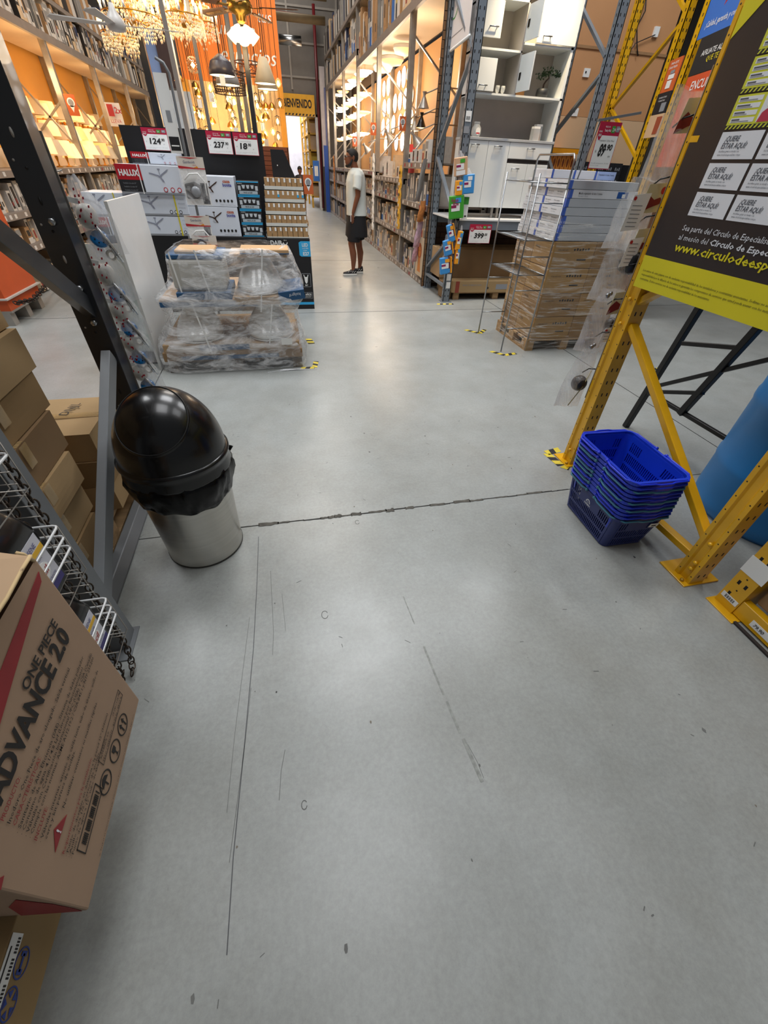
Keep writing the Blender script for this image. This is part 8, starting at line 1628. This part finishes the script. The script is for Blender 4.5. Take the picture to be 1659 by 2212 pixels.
wf = thing('ceiling_fan', 'plain white three-blade ceiling fan hanging above the fan boxes', 'ceiling fan', (-1.19, 6.0, 2.36)); MB().lathe([(0.02, -0.03), (0.07, -0.02), (0.085, 0.02), (0.06, 0.06), (0.03, 0.10), (0.02, 0.14)], WB, (0, 0, 0), 20).build('motor_housing', wf, W=False); MB().tube([(0, 0, 0.12), (0, 0, 1.9)], 0.012, WB, 8).build('down_rod', wf, W=False)
for k, a in enumerate((2, 182 + 8, 262)):
    M_ = Matrix.Rotation(math.radians(a), 4, 'Z') @ Matrix.Rotation(0.15, 4, 'X'); MB().prism([(0.07, -0.025), (0.50, -0.055), (0.53, 0.0), (0.50, 0.05), (0.07, 0.025)], M_ @ Vector((0, 0, 0.01)), M_.to_3x3() @ X, M_.to_3x3() @ Y, 0.006, WB).build('blade', wf, W=False)
# small pendants in front of the lower panel
q = random.Random(77)
for k in range(64):
    x, y, z = q.uniform(-1.18, 0.33), q.uniform(9.2, 10.8), q.uniform(1.66, 2.44)
    t = thing('small_pendant_lamp', 'small glowing pendant lamp among the dense cluster below the orange panel', 'lamp', (x, y, z), 'small pendants below the orange panel')
    if k % 3 == 0: MB().lathe([(0.001, -0.05), (0.04, -0.03), (0.05, 0), (0.03, 0.04), (0.012, 0.06)], glass('amber_glass', 'FFD9A0', 0.35), (0, 0, 0), 12, cap=False).build('glass_shade', t, W=False)
    elif k % 3 == 1: MB().lathe([(0.07, -0.02), (0.05, 0.03), (0.015, 0.06)], GOLD, (0, 0, 0), 12, cap=False).build('lamp_shade', t, W=False)
    else:
        b = MB(); [b.tube([(0.05 * math.cos(a), 0.05 * math.sin(a), -0.06), (0.05 * math.cos(a), 0.05 * math.sin(a), 0.05), (0, 0, 0.07)], 0.003, BLACK, 4) for a in [2 * PI * j / 6 for j in range(6)]]; b.build('wire_cage', t, W=False)
    MB().lathe([(0.001, -0.045), (0.026, -0.02), (0.028, -0.008), (0.014, 0.024), (0.004, 0.034)], BULB, (0, 0, 0), 8).build('bulb', t, W=False); MB().tube([(0, 0, 0.03), (0, 0, 4.3 - z)], 0.0025, BLACK, 4).build('cord', t, W=False)
    if k % 4 == 0: MB().box(-0.035, 0.035, -0.06, -0.058, -0.16, -0.06, WHITE).build('price_tag', t, W=False)
for p, e in (((-1.2, 6.9, 2.72), 10), ((-0.96, 7.5, 2.88), 10), ((-0.70, 6.95, 2.70), 8), ((-0.62, 8.1, 2.9), 8), ((-1.42, 7.3, 2.6), 8), ((-1.05, 7.2, 2.45), 5), ((-0.4, 10.3, 2.1), 16), ((0.0, 9.8, 2.3), 12), ((-0.1, 7.0, 2.45), 9), ((-0.9, 10.4, 2.0), 12), ((-0.4, 9.9, 3.3), 14)): plight(p, e, (1.0, 0.70, 0.38), 0.15)
# ------------------------------------------------------------------ doorway end of the aisle
ws_ = thing('welcome_sign', 'yellow BIENVENIDO sign with black stripes above the far doorway', 'sign', (1.36, 20.85, 2.76)); MB().box(0.55, 1.93, 20.84, 20.88, 2.78, 3.34, mat('sign_amber_yellow', 'E0A81C', 0.45)).build('panel', ws_)
b = MB(); fo = Vector((0.55, 20.838, 0)); b.text('BIENVENIDO', fo, X, Z, 0.245, 3.00, 0.21, INK, w=1.03, bold=0.035)
for k in range(11): b.prism([(0.03 + 0.125 * k, 2.79), (0.09 + 0.125 * k, 2.79), (0.12 + 0.125 * k, 2.84), (0.06 + 0.125 * k, 2.84)], fo, X, Z, 0.002, INK)
b.build('lettering', ws_)
rp = thing('sprinkler_pipe', 'dark red sprinkler pipe running down by the far wall', 'pipe', (2.0, 20.7, 5)); RP = mat('pipe_dark_red', '5E1218', 0.4)
b = MB().tube([(2.05, 20.7, 0.1), (2.05, 20.7, 5.4)], 0.05, RP, 10); b.build('riser', rp); MB().tube([(-0.4, 20.0, 5.0), (2.05, 20.7, 5.1)], 0.07, RP, 10).build('branch', rp); MB().tube([(0.6, 19.5, 5.4), (3.0, 19.5, 5.4)], 0.06, RP, 10).build('branch', rp)
dk = thing('air_duct', 'round bright metal duct with tan flex sections near the far wall ceiling', 'duct', (1.0, 17, 4.5)); MB().tube([(0.7, 17.0, 4.02), (1.30, 17.0, 4.02)], 0.10, CHROME, 16).build('metal_duct', dk)
for z, y in ((4.6, 18.0), (4.95, 17.5)): MB().tube([(0.4, y, z), (2.1, y, z)], 0.09, mat('duct_tan', '6A5A40', 0.7), 10).build('duct_run', dk)
for k in range(4): MB().box(-4, 2.2, 19.0 - 0.9 * k, 19.1 - 0.9 * k, 5.3 + 0.2 * k, 5.5 + 0.2 * k, mat('truss_dark', '4A4240', 0.7)).build('truss', dk)
cp_ = thing('end_panel', 'grey-white rack end panel with blue column beside the far doorway', 'panel', (2.2, 20.5, 0)); MB().box(2.10, 2.28, 20.35, 20.4, 1.4, 4.0, mat('panel_grey_white', 'B9B2B4', 0.5)).build('white_sheet', cp_); MB().box(2.14, 2.29, 20.3, 20.36, 0, 2.0, mat('column_blue', '2350A8', 0.5)).build('blue_column', cp_); MB().box(2.24, 2.29, 20.3, 20.34, 2.0, 3.5, mat('panel_violet', '59608C', 0.5)).build('violet_strip', cp_)
bs = MB().box(1.74, 1.98, 20.88, 20.90, 0.94, 1.56, mat('notice_blue', '2A6CC0', 0.5)); bs.box(1.79, 1.93, 20.875, 20.88, 1.10, 1.40, WHITE); tag(bs.build('info_sign'), 'small blue and white notice beside the far doorway', 'sign')
# shelving and a dark figure beyond the doorway
yk = thing('storage_rack', 'yellow shelving with white and yellow cartons beyond the doorway', 'rack', (2.3, 24, 0))
for k in range(6): MB().box(1.75, 2.9, 22.2, 26.5, 0.35 + 0.5 * k, 0.40 + 0.5 * k, mat('beyond_yellow', 'D8A43C', 0.5)).build('deck', yk)
for y in (22.2, 24.3, 26.4): MB().box(1.72, 1.80, y, y + 0.08, 0, 3.4, mat('beyond_yellow', 'D8A43C', 0.5)).build('upright', yk)
q = random.Random(3)
for lvl in range(6):
    y = 22.3
    while y < 26.2:
        w = q.uniform(0.3, 0.5); o = bpy.data.objects.new('storage_carton', PR[q.choice((0, 5, 5, 10))]); COL.objects.link(o); o.scale = (0.8, w * 0.9, q.uniform(0.28, 0.42)); o.location = (1.80, y + w / 2, 0.402 + 0.5 * lvl); tag(o, 'carton on the yellow shelving beyond the doorway', 'carton', 'cartons beyond the doorway'); y += w
p2 = thing('person', 'distant person in dark clothes near the doorway, seen beyond the bulb display', 'person', (1.35, 18.6, 0)); DK = mat('clothes_dark', '1C1418', 0.7)
b = MB(); ball(b, (1.35, 18.6, 1.56), (0.09, 0.08, 0.115), SKIN); b.tube([(1.35, 18.6, 1.5), (1.35, 18.6, 1.38)], 0.05, SKIN, 10); b.tube([(1.35, 18.6, 1.35), (1.35, 18.6, 1.1), (1.35, 18.6, 0.9)], [0.13, 0.13, 0.14], SKIN, 12)
for s in (-1, 1):
    b.tube([(1.35 + s * 0.16, 18.6, 1.36), (1.35 + s * 0.23, 18.6, 1.1), (1.35 + s * 0.22, 18.55, 0.84), (1.35 + s * 0.22, 18.54, 0.76)], [0.05, 0.042, 0.03, 0.03], SKIN, 10)
    for f in range(4): b.tube([(1.35 + s * 0.22 - 0.02 + 0.013 * f, 18.54, 0.77), (1.35 + s * 0.22 - 0.02 + 0.013 * f, 18.53, 0.69)], 0.008, SKIN, 6)
    b.tube([(1.35 + s * 0.08, 18.6, 0.88), (1.35 + s * 0.09, 18.6, 0.45), (1.35 + s * 0.09, 18.6, 0.03)], [0.09, 0.06, 0.045], SKIN, 10)
o = b.build('body', p2); md = o.modifiers.new('remesh', 'REMESH'); md.mode = 'VOXEL'; md.voxel_size = 0.012; md.use_smooth_shade = True
b = MB(); ell_loft(b, [(1.35, 18.6, 1.42, 0.10, 0.07, 2), (1.35, 18.6, 1.38, 0.20, 0.12, 2.3), (1.35, 18.6, 1.1, 0.18, 0.14, 2.5), (1.35, 18.6, 0.8, 0.19, 0.15, 2.5)], DK, 24)
for s in (-1, 1): b.tube([(1.35 + s * 0.15, 18.6, 1.36), (1.35 + s * 0.235, 18.6, 1.1), (1.35 + s * 0.225, 18.56, 0.87)], [0.065, 0.055, 0.045], DK, 10)
b.build('jacket', p2)
b = MB()
for s in (-1, 1): b.tube([(1.35 + s * 0.085, 18.6, 0.85), (1.35 + s * 0.09, 18.6, 0.45), (1.35 + s * 0.09, 18.6, 0.06)], [0.105, 0.08, 0.065], DK, 12)
b.build('trousers', p2); b = MB(); ball(b, (1.35, 18.61, 1.60), (0.096, 0.088, 0.10), HAIR); b.build('hair', p2)
for s in (-1, 1): MB().box(1.35 + s * 0.09 - 0.045, 1.35 + s * 0.09 + 0.045, 18.42, 18.66, 0, 0.07, DK).build('shoe', p2, bevel=0.02, seg=2)
simple_box(0.62, 1.0, 15.5, 16.2, 0.12, 0.62, CARD2, 'brown carton on a pallet in the aisle behind the bulb display'); ap = thing('wooden_pallet', 'small pallet in the aisle behind the bulb display', 'pallet', (0.8, 15.9, 0)); pallet(ap, 0.58, 1.04, 15.45, 16.25, 0.118)
p2.scale = (0.82, 0.82, 0.82); p2.location = (1.08, 18.6, 0)
